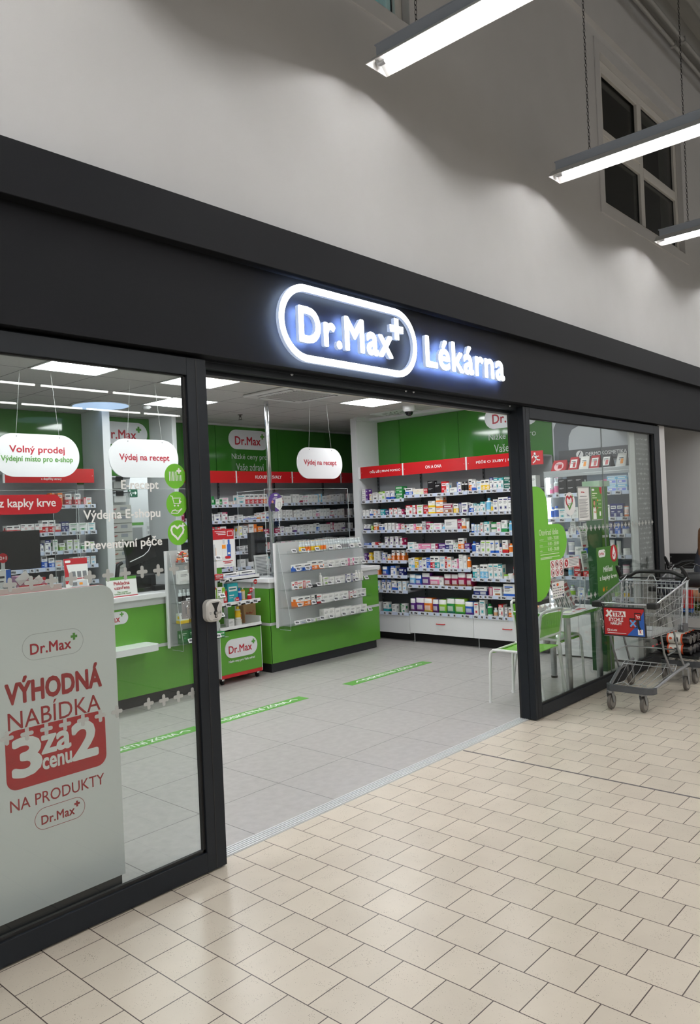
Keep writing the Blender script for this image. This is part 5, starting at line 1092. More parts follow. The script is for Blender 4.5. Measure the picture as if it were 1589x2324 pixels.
def counter_things():
    def tent(name, label, x, y, w, h, draw, mats, cat='sign', lean=0.12, z=1.0, rz=0.0):
        t = thing(name, label, cat, (x, y, z), rz); f = FR((-w/2, 0, 0), (1,0,0), (0, lean, 1)); m = MB(); f.rect(m, 0, 0, w, h, 0, -0.003, 0.003)
        m.prism([(-w/2+0.02, lean*h*0.9, h*0.9), (-w/2+0.02, lean*h*0.9+0.003, h*0.9), (-w/2+0.02, 0.10, 0), (-w/2+0.02, 0.097, 0)], (w-0.04, 0, 0)); m.build('board', PAPER, t)
        m = MB(); draw(f, m, w, h); m.build('print', mats, t)
    def d1(f, m, w, h):
        f.rect(m, 0, h-0.024, w, h, 1, 0.0006); f.text(m, 'Pokladna', w/2, h*0.60, h=0.030, w=0.155, m=0, d=0.0006, bold=0.02, align='C'); f.text(m, 'uzavřena', w/2, h*0.38, h=0.030, w=0.15, m=0, d=0.0006, bold=0.02, align='C')
        f.text(m, 'This counter', w/2, h*0.20, h=0.014, m=1, d=0.0006, align='C', bold=0.012); f.text(m, 'is temporarily closed', w/2, h*0.10, h=0.015, w=0.16, m=1, d=0.0006, align='C', bold=0.012); f.rect(m, 0, 0, w, 0.008, 0, 0.0006)
    tent('notice_card', 'white tent card reading Pokladna uzavřena on the left counter', 1.425, 3.125, 0.30, 0.175, d1, [REDT, GRNT])
    def d2(f, m, w, h):
        f.rect(m, 0, h-0.05, w, h, 0, 0.0006); f.rrect(m, 0.01, h-0.035, 0.06, h-0.015, 0.008, 1, 0.0012); f.poly(m, [(0,0.05),(0.02,0.05),(0.035,0.08),(0.035,0.14),(0.02,h-0.05),(0,h-0.05)], 0, 0.0006)
        for k in range(3): f.rect(m, 0.06+k*0.05, 0.10, 0.095+k*0.05, 0.15, 2, 0.0006); f.rect(m, 0.055+k*0.05, 0.085, 0.10+k*0.05, 0.093, 0, 0.0006)
        f.rect(m, 0.05, 0.02, 0.19, 0.07, 3, 0.0006); f.rect(m, 0.06, 0.03, 0.10, 0.06, 2, 0.0012); f.rect(m, 0.12, 0.035, 0.15, 0.055, 4, 0.0012)
    tent('offer_card', 'white card with red top and small product pictures on the left counter', 1.00, 3.115, 0.21, 0.26, d2, [REDV, PAPER, GREYT, mat('pale_grey_print'), mat('orange_print')], z=1.11)
    MB_ = MB().box(0.88, 1.12, 3.10, 3.22, 1.0, 1.11); tag(MB_.build('leaflet_box', SIGNW, bevel=0.004), 'white box under the red-topped offer card on the left counter', 'box')
    # till terminal, card printer, handset, customer screen
    t = thing('receipt_printer', 'black receipt printer right of the tent card', 'printer', (1.79, 3.42, 1.0))
    MB().box(-0.13, 0.12, -0.10, 0.10, 0, 0.16).build('housing', BPLAS, t, bevel=0.02, seg=3); MB().box(-0.10, 0.06, -0.106, -0.09, 0.03, 0.12).build('front_cover', mat('black_gloss', C(10, 10, 12), 0.12), t, bevel=0.008); MB().box(0.07, 0.20, -0.14, 0.02, 0, 0.05).build('card_terminal', BPLAS, t, bevel=0.008)
    t = thing('phone_handset', 'black phone handset standing on the left counter', 'phone', (1.70, 3.62, 1.0)); MB().box(-0.035, 0.035, -0.03, 0.03, 0, 0.03).build('base', BPLAS, t, bevel=0.006); MB().tube([(-0.02, 0, 0.03), (-0.03, 0, 0.12), (-0.01, 0, 0.25), (0.035, 0, 0.27)], [0.022, 0.02, 0.022, 0.016], n=10).build('receiver', BPLAS, t)
    t = thing('till_screen', 'black tilted till screen with painted white reflection right of the tent card', 'screen', (1.96, 3.635, 1.0))
    MB().lathe([(0.11, 0), (0.11, 0.012), (0.03, 0.02), (0.025, 0.25)], n=20).build('stand', BPLAS, t)
    m = MB(); f = FR((-0.17, -0.05, 0.22), (1, 0.1, 0.25), (0, 0.35, 1)); f.rrect(m, 0, 0, 0.34, 0.23, 0.01, 0, -0.03, 0.03); m.build('casing', mat('black_gloss'), t)
    m = MB(); f.stroke(m, [(0.02,0.05),(0.12,0.055),(0.19,0.06),(0.26,0.085),(0.31,0.135)], 0.008, 0, 0.001); m.build('painted_reflection', WHT, t)  # white curve painted across the casing as a reflection
    t = thing('monitor', 'wide black monitor back at the right end of the left counter', 'monitor', (2.10, 3.745, 1.0)); MB().box(-0.24, 0.24, -0.02, 0.02, 0.12, 0.47).build('display', BPLAS, t, bevel=0.006); MB().box(-0.03, 0.03, -0.005, 0.03, 0.01, 0.14).box(-0.10, 0.10, -0.08, 0.08, 0, 0.01).build('stand', BPLAS, t)
    t = thing('monitor', 'large black monitor back at the far left of the left counter', 'monitor', (0.52, 3.36, 1.0)); MB().box(-0.28, 0.28, -0.02, 0.02, 0.30, 0.62).build('display', BPLAS, t, bevel=0.006); MB().box(-0.03, 0.03, -0.005, 0.03, 0.01, 0.32).box(-0.12, 0.12, -0.09, 0.09, 0, 0.01).build('stand', BPLAS, t)
    t = thing('monitor', 'black monitor on the middle counter left of the chrome pole', 'monitor', (3.52, 3.72, 1.0), 0.5); MB().box(-0.24, 0.24, -0.02, 0.02, 0.16, 0.48).build('display', mat('black_gloss'), t, bevel=0.006); MB().box(-0.03, 0.03, -0.005, 0.03, 0.01, 0.18).box(-0.10, 0.10, -0.08, 0.08, 0, 0.01).build('stand', BPLAS, t)
    # leaning printed sheets on the middle counter
    def d3(f, m, w, h):
        for k in range(13): f.rect(m, 0.02, h-0.03-k*0.016, w-0.02-0.015*((k*7) % 3), h-0.024-k*0.016, 0, 0.0006)
        f.rect(m, 0.02, 0.01, 0.08, 0.025, 0, 0.0006); f.rect(m, 0.10, 0.01, 0.17, 0.025, 0, 0.0006)
    tent('printed_sheet', 'white printed sheet leaning on the left end of the middle counter', 3.37, 3.46, 0.21, 0.235, d3, [GREYT], 'paper')
    t = thing('brochure_holder', 'white holder with orange card behind the leaning sheet', 'holder', (3.55, 3.40, 1.0)); MB().box(-0.06, 0.06, -0.02, 0.04, 0, 0.15).build('pocket', WHITE, t, bevel=0.003); MB().box(-0.05, 0.05, 0, 0.01, 0.05, 0.21).build('card', mat('orange_card', C(222, 150, 60), 0.5), t)
    # green oval wobbler
    t = thing('shelf_wobbler', 'green oval sign with white drop hanging left of the middle counter', 'sign', (3.10, 3.95, 1.33)); f = FR((0, 0, 0)); m = MB(); f.rrect(m, -0.062, -0.13, 0.062, 0.13, 0.061, 0, 0, 0.003, 10); m.build('board', mat('green_print'), t)
    m = MB(); f.circle(m, 0.01, -0.01, 0.04, 0, 0.0035, k=20); f.poly(m, [(0.01,-0.05),(0.035,-0.02),(0.0,0.05),(-0.02,-0.02)], 1, 0.004); f.rect(m, -0.04, 0.065, 0.04, 0.075, 2, 0.0035); f.rect(m, -0.03, 0.085, 0.03, 0.10, 1, 0.0035); f.rect(m, -0.04, -0.085, 0.04, -0.07, 0, 0.0035); m.build('print', [REDV, PAPER, mat('yellow_print', C(230, 200, 60), 0.5)], t)
    MB().tube([(0, 0.002, -0.125), (0.0, 0.002, -0.34)], 0.004, n=6).build('stem', ACRYLE, t); MB().box(-0.04, 0.04, -0.03, 0.03, -0.35, -0.335).build('foot', WHITE, t)
    MB_ = MB().box(2.98, 3.60, 3.88, 4.3, 0, 0.98); tag(MB_.build('side_cabinet', WHITE, bevel=0.004), 'low white cabinet behind the left end of the middle counter', 'cabinet')
    for k in range(2):
        t = thing('medicine_box', ('lower', 'upper')[k]+' of two stacked white cartons lettered Olfen behind the trolley', 'box', (3.07, 3.90, 0.98+0.085*k)); MB().box(-0.075, 0.06, 0, 0.06, 0, 0.083).build('carton', PW, t)
        m = MB(); f = FR((0, 0, 0)); f.text(m, 'Olfen', -0.035, 0.035, h=0.028, m=0, d=0.0006, bold=0.012); f.poly(m, [(0.03,0.0),(0.06,0.02),(0.06,0.083),(0.045,0.083)], 1, 0.0006); m.build('lettering', [INK, mat('navy_print')], t)
counter_things()

def back_room():
    t = thing('drawer_tower', 'tall beige tower of drawers with red handles behind the left counter', 'drawers', (2.825, 5.40, 0)); BG = mat('beige_drawer', C(204, 203, 196), 0.5)
    MB().box(-0.17, 0.17, 0.02, 0.55, 0, 1.87).build('carcass', BG, t)
    for i in range(17):
        z = 0.03+i*0.108; d = MB().box(-0.165, 0.165, 0.0, 0.02, z, z+0.100).build('drawer', BG, t, bevel=0.003)
        MB().tube([(-0.145, 0, z+0.045), (-0.14, -0.018, z+0.05), (-0.055, -0.018, z+0.065), (-0.05, 0, z+0.062)], 0.0045, n=6).build('handle', mat('red_handle'), d)
        MB().box(0.01, 0.10, -0.002, 0, z+0.045, z+0.085).build('label_card', mat('grey_label', C(160, 164, 170), 0.5), d)
    for k in range(2):
        t = thing('storage_box', ('lower', 'upper')[k]+' clear storage box with black clips on the drawer tower', 'box', (2.825, 5.42, 1.87+0.175*k)); TB = tinted('clear_grey_plastic', C(196, 200, 200), 0.45, 0.2)
        m = MB(); a = [(-0.15,0,0),(0.15,0,0),(0.15,0.36,0),(-0.15,0.36,0)]; b = [(-0.165,-0.01,0.145),(0.165,-0.01,0.145),(0.165,0.37,0.145),(-0.165,0.37,0.145)]; m.add(a+b, [(3,2,1,0),(0,1,5,4),(1,2,6,5),(2,3,7,6),(3,0,4,7)]); m.build('tub', TB, t); MB().box(-0.17, 0.17, -0.015, 0.375, 0.145, 0.16).build('lid', mat('grey_lid', C(120, 124, 126), 0.4), t, bevel=0.004)
        MB().box(-0.03, 0.06, -0.03, -0.01, 0.11, 0.168).build('clip', BPLAS, t); MB().box(-0.06, 0.10, -0.012, -0.008, 0.03, 0.11).build('label_card', PAPER, t); MB().box(-0.12, 0.12, 0.03, 0.33, 0.005, 0.10).build('contents', mat('packed_paper', C(214, 214, 210), 0.8), t)
    t = thing('exit_sign', 'dark green exit sign with running man and arrow on the back room wall', 'sign', (3.78, 6.597, 2.065)); f = FR((0, 0, 0)); m = MB(); f.rect(m, -0.075, -0.055, 0.075, 0.055, 0, 0, 0.003); m.build('board', mat('dark_green_sign', C(24, 92, 66), 0.4), t)
    m = MB(); f.stroke(m, [(-0.005,0),(0.05,0)], 0.012, 0, 0.003); f.poly(m, [(0.035,0.028),(0.062,0),(0.035,-0.028)], 0, 0.003); f.circle(m, -0.045, 0.036, 0.009, 0, 0.003, k=10); f.stroke(m, [(-0.045,0.025),(-0.038,-0.005),(-0.02,-0.02),(-0.025,-0.042)], 0.009, 0, 0.003); f.stroke(m, [(-0.038,-0.005),(-0.055,-0.02),(-0.066,-0.04)], 0.009, 0, 0.003); f.stroke(m, [(-0.06,0.005),(-0.045,0.018),(-0.025,0.008)], 0.007, 0, 0.003); m.build('symbols', WHT, t)
    for k, (x, w, z0, z1, hd, lab) in enumerate(((3.83, 0.20, 1.33, 1.66, 2, 'grey notice with green heading on the back room wall'), (4.02, 0.09, 1.38, 1.65, None, 'narrow white notice right of the green-headed one'), (4.24, 0.24, 1.30, 1.64, 1, 'wide framed plan on the back room wall'))):
        t = thing('wall_notice', lab, 'notice', (x, 6.597, z0)); f = FR((0, 0, 0)); m = MB(); f.rect(m, -w/2, 0, w/2, z1-z0, 0, 0, 0.002); m.build('sheet', mat('pale_notice', C(206, 208, 206), 0.6), t); m = MB()
        if hd: f.rect(m, -w/2, z1-z0-0.05, w/2, z1-z0-0.01, hd, 0.002)
        f.rect(m, -w/2+0.02, 0.03, w/2-0.02, z1-z0-0.08, 0, 0.002) if k == 0 else [f.rect(m, -w/2+0.02+(i % 3)*w*0.28, 0.03+(i//3)*0.07, -w/2+0.02+(i % 3)*w*0.28+w*0.2, 0.07+(i//3)*0.07, 0, 0.002) for i in range(9)]
        m.build('print', [mat('mid_grey_print', C(150, 152, 152), 0.6), GREYT, GRNT], t)
    t = thing('wall_socket', 'small grey box with cord on the back room wall left of the notices', 'socket', (3.62, 6.59, 1.42)); MB().box(-0.035, 0.035, -0.02, 0, -0.06, 0.06).build('body', GPLAS, t, bevel=0.005); MB().tube([(0, -0.01, 0.06), (-0.12, -0.012, 0.2), (-0.10, -0.012, 0.35), (0, -0.012, 0.5)], 0.004, n=6).build('cord', GPLAS, t)
    t = thing('ceiling_light', 'square ceiling light in the back room behind the drawer tower', 'ceiling light', (3.9, 5.9, 2.75), 0, 'square ceiling lights'); MB().box(-0.297, 0.297, -0.297, 0.297, -0.004, 0).build('frame', WHITE, t); MB().box(-0.28, 0.28, -0.28, 0.28, -0.008, -0.004).build('diffuser', PANEL_E, t)
back_room()

# ------------------------------------------------------------------ promotional stand behind the left glass
def promo():
    t = thing('promotional_stand', 'white promotional stand with red lettering 3 za cenu 2 behind the left glass', 'display stand', (-1.1, 0.2, 0)); og = t.location
    PN = mat('white_printed_panel', C(228, 229, 230), 0.3)
    fr = FR((0, 0.19, 0)); r = 0.062
    def face(x0, x1, z0, z1, rr):
        pts = [(x0, z0), (x1, z0)]+[(x1-rr+rr*math.cos(a), z1-rr+rr*math.sin(a)) for a in [math.radians(9*i) for i in range(11)]]+[(x0, z1)]
        return pts
    m = MB(); fr.poly(m, face(-1.78, -0.425, 0.070, 1.372, r), 0, -0.018, 0.018); m.build('front_panel', PN, t, origin=og)
    m = MB(); fr.poly(m, face(-1.78, -0.4235, 0.20, 1.3735, r), 0, -0.0195, 0.0015); m.build('panel_edge', mat('pink_edge', C(206, 90, 100), 0.4), t, origin=og)
    f2 = FR((0, 0.26, 0)); m = MB(); f2.poly(m, [(-1.78,1.30),(-0.632,1.30),(-0.632,1.392),(-1.78,1.392)], 0, -0.012, 0.012); m.build('upper_panel', mat('cream_panel', C(214, 210, 204), 0.4), t, origin=og)
    MB().box(-1.76, -0.45, 0.21, 0.62, 0.09, 1.345).build('carcass', WHITE, t, origin=og); MB().box(-1.74, -0.437, 0.20, 0.60, 0.0, 0.07).build('plinth', KICK, t, origin=og)
    m = MB(); fr.ring(m, -0.852, 1.092, -0.581, 1.200, 0.054, 0.0016, 0, 0.0004, 0.0003, 10); m.build('logo_outline', mat('thin_grey_line', C(168, 168, 170), 0.5), t, origin=og)
    m = MB(); fr.logo(m, -0.714, 1.138, 0.208, 0, 1, 0.0004, 0.0005, 0.03); m.build('logo', [REDT, GRNT], t, origin=og)
    DR = mat('dark_red_lettering', C(164, 34, 42), 0.4)
    m = MB(); fr.text(m, 'VÝHODNÁ', -0.927, 0.930, h=0.102, w=0.422, m=0, d=0.0004, bold=0.048); fr.text(m, 'NABÍDKA', -0.923, 0.826, h=0.090, w=0.41, m=0, d=0.0004); fr.text(m, 'NA PRODUKTY', -0.928, 0.498, h=0.048, w=0.418, m=0, d=0.0004); m.build('lettering', DR, t, origin=og)
    m = MB(); fr.rrect(m, -0.938, 0.582, -0.494, 0.822, 0.045, 0, 0.0004, 0.0004, 8); m.build('red_field', REDV, t, origin=og)
    m = MB(); fr.text(m, '3', -0.905, 0.632, h=0.150, w=0.108, m=0, d=0.001, bold=0.045); fr.text(m, 'za', -0.786, 0.700, h=0.072, w=0.125, m=0, d=0.001, bold=0.035); fr.text(m, 'cenu', -0.786, 0.634, h=0.046, w=0.128, m=0, d=0.001, bold=0.03); fr.text(m, '2', -0.648, 0.640, h=0.150, w=0.108, m=0, d=0.001, bold=0.045); m.build('white_lettering', WHT, t, origin=og)
    m = MB(); fr.ring(m, -0.83, 0.388, -0.606, 0.478, 0.045, 0.0018, 0, 0.0004, 0.0003, 10); fr.logo(m, -0.716, 0.428, 0.170, 0, 0, 0.0004, 0.0005, 0.03); m.build('logo', DR, t, origin=og)
    m = MB(); f = FR((0, 0.25, 0)); m.box(-1.78, -0.63, 0.30, 0.304, 1.345, 1.42); m.build('clear_lip', ACRYL, t, origin=og)
    # goods on its top
    o = good('c', 1, 0.055, 0.055, 0.118, 'B', (-0.845, 0.40, 1.3455), 0, 'on top of the promotional stand', 'goods on the promotional stand'); o['label'] = 'tall blue carton on top of the promotional stand'
    o = good('c', 9, 0.05, 0.05, 0.11, 'L', (-0.915, 0.40, 1.3455), 0, 'x', 'goods on the promotional stand'); o['label'] = 'white and pale-blue carton at the left edge on the promotional stand'
    t = thing('price_disc', 'round red 2+1 disc above the blue carton on the promotional stand', 'sign', (-0.822, 0.398, 1.515)); f = FR((0, 0, 0)); m = MB(); f.circle(m, 0, 0, 0.021, 0, 0, 0.001, 24); m.build('disc', REDV, t); m = MB(); f.text(m, '2+1', 0, -0.007, h=0.014, m=0, d=0.0012, bold=0.03, align='C'); m.build('lettering', WHT, t); MB().box(-0.008, 0.008, 0.001, 0.003, -0.055, 0.01).build('stem', ACRYLE, t)
    t = thing('gift_box', 'tall pink gift carton with white tag on the promotional stand', 'box', (-0.735, 0.41, 1.3455)); PKM = mat('dusty_pink_carton', C(196, 144, 166), 0.5); MB().box(-0.026, 0.026, 0, 0.05, 0, 0.085).build('carton', PKM, t); m = MB(); f = FR((0, 0, 0.075), (0.8, 0, 0.6), (-0.6, 0, 0.8)); f.rect(m, -0.03, -0.018, 0.03, 0.018, 0, 0.002); m.build('label', PAPER, t)
    t = thing('gift_box', 'wide pink gift carton with white tag on the promotional stand', 'box', (-0.665, 0.41, 1.3455)); MB().box(-0.04, 0.045, 0, 0.06, 0, 0.055).build('carton', PKM, t); m = MB(); f = FR((-0.01, 0, 0.05), (0.8, 0, 0.6), (-0.6, 0, 0.8)); f.rect(m, -0.032, -0.018, 0.032, 0.018, 0, 0.002); m.build('label', PAPER, t)
    t = thing('price_strip', 'red strip reading -200 Kč in front of the pink cartons', 'sign', (-0.705, 0.375, 1.3455)); f = FR((0, 0, 0)); m = MB(); f.rect(m, -0.062, 0.012, 0.062, 0.045, 0, 0, 0.002); m.box(-0.06, 0.06, 0, 0.02, 0, 0.012); m.build('strip', REDV, t); m = MB(); f.text(m, '-200 Kč', 0, 0.017, h=0.024, w=0.11, m=0, d=0.0024, bold=0.02, align='C'); m.build('lettering', WHT, t)
    t = thing('price_tag_stand', 'white electronic price tag at the left edge on the promotional stand', 'price tag', (-0.835, 0.33, 1.3455)); MB().box(-0.02, 0.02, 0, 0.02, 0, 0.02).build('foot', WHITE, t); put_tag(t, 0, 0.0, 0.035, True, -0.2)
promo()

# ------------------------------------------------------------------ green trolley
def trolley():
    x0, x1, y0, y1 = 2.49, 3.02, 3.145, 3.50; xc = (x0+x1)/2; w = x1-x0
    t = thing('display_trolley', 'green display trolley with Dr.Max lozenge and castors left of the middle counter', 'trolley', (xc, y0, 0))
    MB().box(-w/2, w/2, 0, 0.355, 0.100, 0.53).build('box', GREEN, t, bevel=0.002); m = MB().box(-w/2-0.004, -w/2, -0.003, 0.355, 0.07, 0.53).box(w/2, w/2+0.004, -0.003, 0.355, 0.07, 0.53); m.build('edge_trim', WHITE, t)
    MB().box(-w/2, w/2, -0.002, 0.356, 0.066, 0.100).build('red_base', RED, t)
    for sx, sy in ((-1, 0.04), (1, 0.04), (-1, 0.31), (1, 0.31)):
        c = MB().box(sx*(w/2-0.035)-0.014, sx*(w/2-0.035)+0.014, sy-0.016, sy+0.016, 0.042, 0.066).build('castor', CHROME, t, bevel=0.003); MB().lathe([(0.016, -0.010), (0.025, -0.008), (0.025, 0.008), (0.016, 0.010)], (sx*(w/2-0.035), sy+0.006, 0.0255), 14, axis='X').build('wheel', RUBBER, c)
    lip = lambda z0, z1: MB().box(-w/2-0.004, w/2+0.004, -0.012, -0.004, z0, z1).box(-w/2-0.004, w/2+0.004, -0.012, 0.34, z0, z0+0.012)
    lip(0.53, 0.572).build('tray', WHITE, t); MB().box(-w/2-0.004, -w/2+0.004, -0.004, 0.34, 0.53, 0.63).box(w/2-0.004, w/2+0.004, -0.004, 0.34, 0.53, 0.63).build('tray_side', WHITE, t)
    for z in (0.772, 1.022):
        s = lip(z, z+0.042).build('shelf', WHITE, t)
        for k, x in enumerate((-0.16, -0.02, 0.09, 0.19) if z < 1 else (-0.22, -0.12)): put_tag(s, x, -0.018, z+0.018, k != 1, -0.1)
    for x in (-w/2+0.03, w/2-0.03): MB().box(x-0.012, x+0.012, 0.33, 0.35, 0.53, 1.50).build('upright', WHITE, t)
    MB().box(-w/2+0.03, w/2-0.20, 0.342, 0.352, 0.55, 1.16).build('back_panel', GREEN, t)
    f = FR((0, 0.20, 0)); m = MB(); f.rect(m, -0.245, 1.150, 0.125, 1.540, 0, -0.004, 0.004); m.build('poster_board', PAPER, t)
    m = MB(); f.rect(m, -0.245, 1.435, 0.125, 1.540, 0, 0.0004)
    for k in range(3): f.rect(m, -0.12+0.02*k, 1.515-k*0.016, 0.02, 1.521-k*0.016, 1, 0.001)
    f.ring(m, 0.04, 1.465, 0.11, 1.52, 0.006, 0.006, 1, 0.001)
    for x, c, h in ((-0.19, 2, 0.19), (-0.135, 2, 0.15), (-0.01, 1, 0.20), (0.055, 3, 0.19)): f.rrect(m, x-0.024, 1.24, x+0.024, 1.24+h*0.75, 0.006, c, 0.001); f.rect(m, x-0.012, 1.24+h*0.75, x+0.012, 1.24+h, 4 if c != 3 else 3, 0.001); f.rect(m, x-0.015, 1.28, x+0.015, 1.30, 1, 0.0016)
    f.rect(m, -0.034, 1.34, 0.014, 1.38, 2, 0.0014); f.rrect(m, 0.0, 1.235, 0.07, 1.262, 0.012, 0, 0.002); f.rect(m, -0.03, 1.205, 0.10, 1.213, 0, 0.001); f.rect(m, -0.01, 1.188, 0.08, 1.196, 0, 0.001); f.rect(m, -0.02, 1.165, 0.09, 1.168, 5, 0.001)
    m.build('poster_print', [REDV, PAPER, mat('orange_print'), mat('blue_print', C(50, 96, 176), 0.5), mat('pale_grey_print'), GREYT], t)
    f = FR((0, -0.001, 0)); m = MB(); a = f.rpts(-0.215, 0.256, 0.205, 0.442, 0.093, 10); f.poly(m, a, 0, 0.0, 0.006); m.build('logo_plate', SIGNW, t, bevel=0.003); m = MB(); f.logo(m, 0.004, 0.340, 0.345, 0, 1, 0.006, 0.0008, 0.03); m.build('logo', [REDT, GRNT], t)
    m = MB(); f.text(m, 'Nízké ceny pro Vaše zdraví', 0, 0.205, h=0.030, w=0.34, m=0, d=0.0006, bold=0.012, align='C'); m.build('lettering', WHT, t)
    T = lambda x, y, z: (xc+x, y0+y, z)
    wh = 'on the green trolley'
    def G(k, d, w_, dd, h, col, p, lab, nm=None): o = good(k, d, w_, dd, h, col, T(*p), 0, 'x', 'goods on the green trolley', nm); o['label'] = lab
    G('c', 4, 0.20, 0.05, 0.062, 'B', (-0.165, 0.03, 1.0345), 'left long white and blue gel carton on the upper trolley shelf'); G('c', 4, 0.20, 0.05, 0.070, 'N', (0.05, 0.03, 1.0345), 'right long white and navy gel carton on the upper trolley shelf')
    G('c', 3, 0.13, 0.06, 0.21, 'T', (-0.12, 0.03, 0.7845), 'large teal carton on the lower trolley shelf'); G('c', 1, 0.12, 0.05, 0.14, 'R', (-0.25, 0.03, 0.7845), 'red and white carton at the left of the lower trolley shelf')
    G('b', 0, 0.042, 0.042, 0.15, 'B', (0.025, 0.03, 0.7845), 'blue bottle on the lower trolley shelf'); G('p', 0, 0.045, 0.045, 0.16, 'Y', (0.085, 0.05, 0.7845), 'yellow pump bottle on the lower trolley shelf'); G('b', 0, 0.045, 0.045, 0.095, 'R', (0.145, 0.02, 0.7845), 'short white bottle under a red disc on the lower trolley shelf'); G('b', 0, 0.045, 0.045, 0.18, 'E', (0.20, 0.03, 0.7845), 'tall grey spray bottle at the right of the lower trolley shelf')
    G('b', 0, 0.06, 0.06, 0.13, 'Y', (0.03, 0.08, 0.6135), 'bottle with yellow label standing on a white jar on the trolley tray'); G('j', 0, 0.075, 0.075, 0.07, 'W', (0.022, 0.07, 0.5425), 'white jar under the yellow bottle on the trolley tray'); G('c', 9, 0.07, 0.05, 0.09, 'W', (-0.10, 0.06, 0.5425), 'small white carton on the trolley tray'); G('b', 0, 0.04, 0.04, 0.16, 'O', (0.105, 0.14, 0.5425), 'orange bottle at the back of the trolley tray')
    for x, z, lab in ((-0.02, 0.83, 'low round red 2+1 disc on the teal carton'), (0.165, 0.905, 'round red 2+1 disc over the short white bottle on the trolley'), (0.228, 0.985, 'round red disc on the tall grey spray bottle')):
        p = thing('price_disc', lab, 'sign', T(x, 0.008, z)); f = FR((0, 0, 0)); m = MB(); f.circle(m, 0, 0, 0.025, 0, 0, 0.001, 24); m.build('disc', REDV, p); m = MB(); f.text(m, '2+1', 0, -0.008, h=0.015, m=0, d=0.0012, bold=0.03, align='C'); m.build('lettering', WHT, p); MB().tube([(0, 0.002, -0.02), (0, 0.012, -0.05)], 0.002, n=5).build('stem', ACRYLE, p)
    for k in range(3):
        p = thing('leaflet', ('green', 'white', 'green and white')[k]+' leaflet lying on the trolley tray, '+('left', 'middle', 'right')[k], 'leaflet', T(0.12+0.05*k, 0.06, 0.5425+0.004*k), 0.2*k); m = MB().box(-0.06, 0.06, -0.04, 0.05, 0, 0.003); m.build('sheet', [mat('pale_green_print'), PAPER, mat('pale_green_print')][k], p); MB().box(-0.05, 0.02, -0.03, 0.04, 0.003, 0.0036).build('print', GRNT, p)
    p = thing('paper_bag', 'brown kraft paper bag with Dr.Max print right behind the trolley', 'bag', (3.085, 3.42, 0.52)); KR = mat('kraft_paper', C(178, 140, 104), 0.8); m = MB(); m.prism([(-0.085,-0.04,0),(0.085,-0.04,0),(0.085,0.04,0),(-0.085,0.04,0)], (0,0,0.27)); m.build('bag', KR, p); m = MB(); f = FR((0, -0.041, 0)); f.logo(m, 0, 0.12, 0.10, 0, 0, 0, 0.0005, 0.02); m.build('logo', REDT, p)
    b = MB().box(3.02, 3.155, 3.36, 3.50, 0, 0.52); tag(b.build('plinth_box', mat('dark_wood', C(96, 52, 40), 0.5)), 'dark brown box under the kraft paper bag', 'box')
trolley()

# ------------------------------------------------------------------ floor tapes
def tapes():
    for k, (x0, x1) in enumerate(((0.33, 1.43), (1.49, 2.60), (3.185, 4.478))):
        t = thing('floor_tape', ('green floor tape DISKRÉTNÍ ZÓNA behind the left glass door', 'green floor tape DISKRÉTNÍ ZÓNA beside the left door stile', 'green floor tape DISKRÉTNÍ ZÓNA farthest right')[k], 'floor tape', ((x0+x1)/2, 2.115, 0), 0, 'green floor tapes'); w = x1-x0
        f = FR((0, 0, 0), (1,0,0), (0,1,0)); m = MB(); f.rect(m, -w/2, -0.066, w/2, 0.066, 0, 0, 0.0012); m.build('tape', mat('green_tape', C(98, 164, 72), 0.45), t)
        m = MB(); f.text(m, 'DISKRÉTNÍ ZÓNA', 0, -0.030, h=0.078, w=w*0.62, m=0, d=0.0014, bold=0.02, align='C')
        m.build('lettering', WHT, t)
        for s in (-1, 1): m = MB(); f.stroke(m, [(s*w*0.37-0.045,-0.015),(s*w*0.37,0.020),(s*w*0.37+0.045,-0.015)], 0.014, 0, 0.0014); m.build('arrow_mark', WHT, t)
tapes()
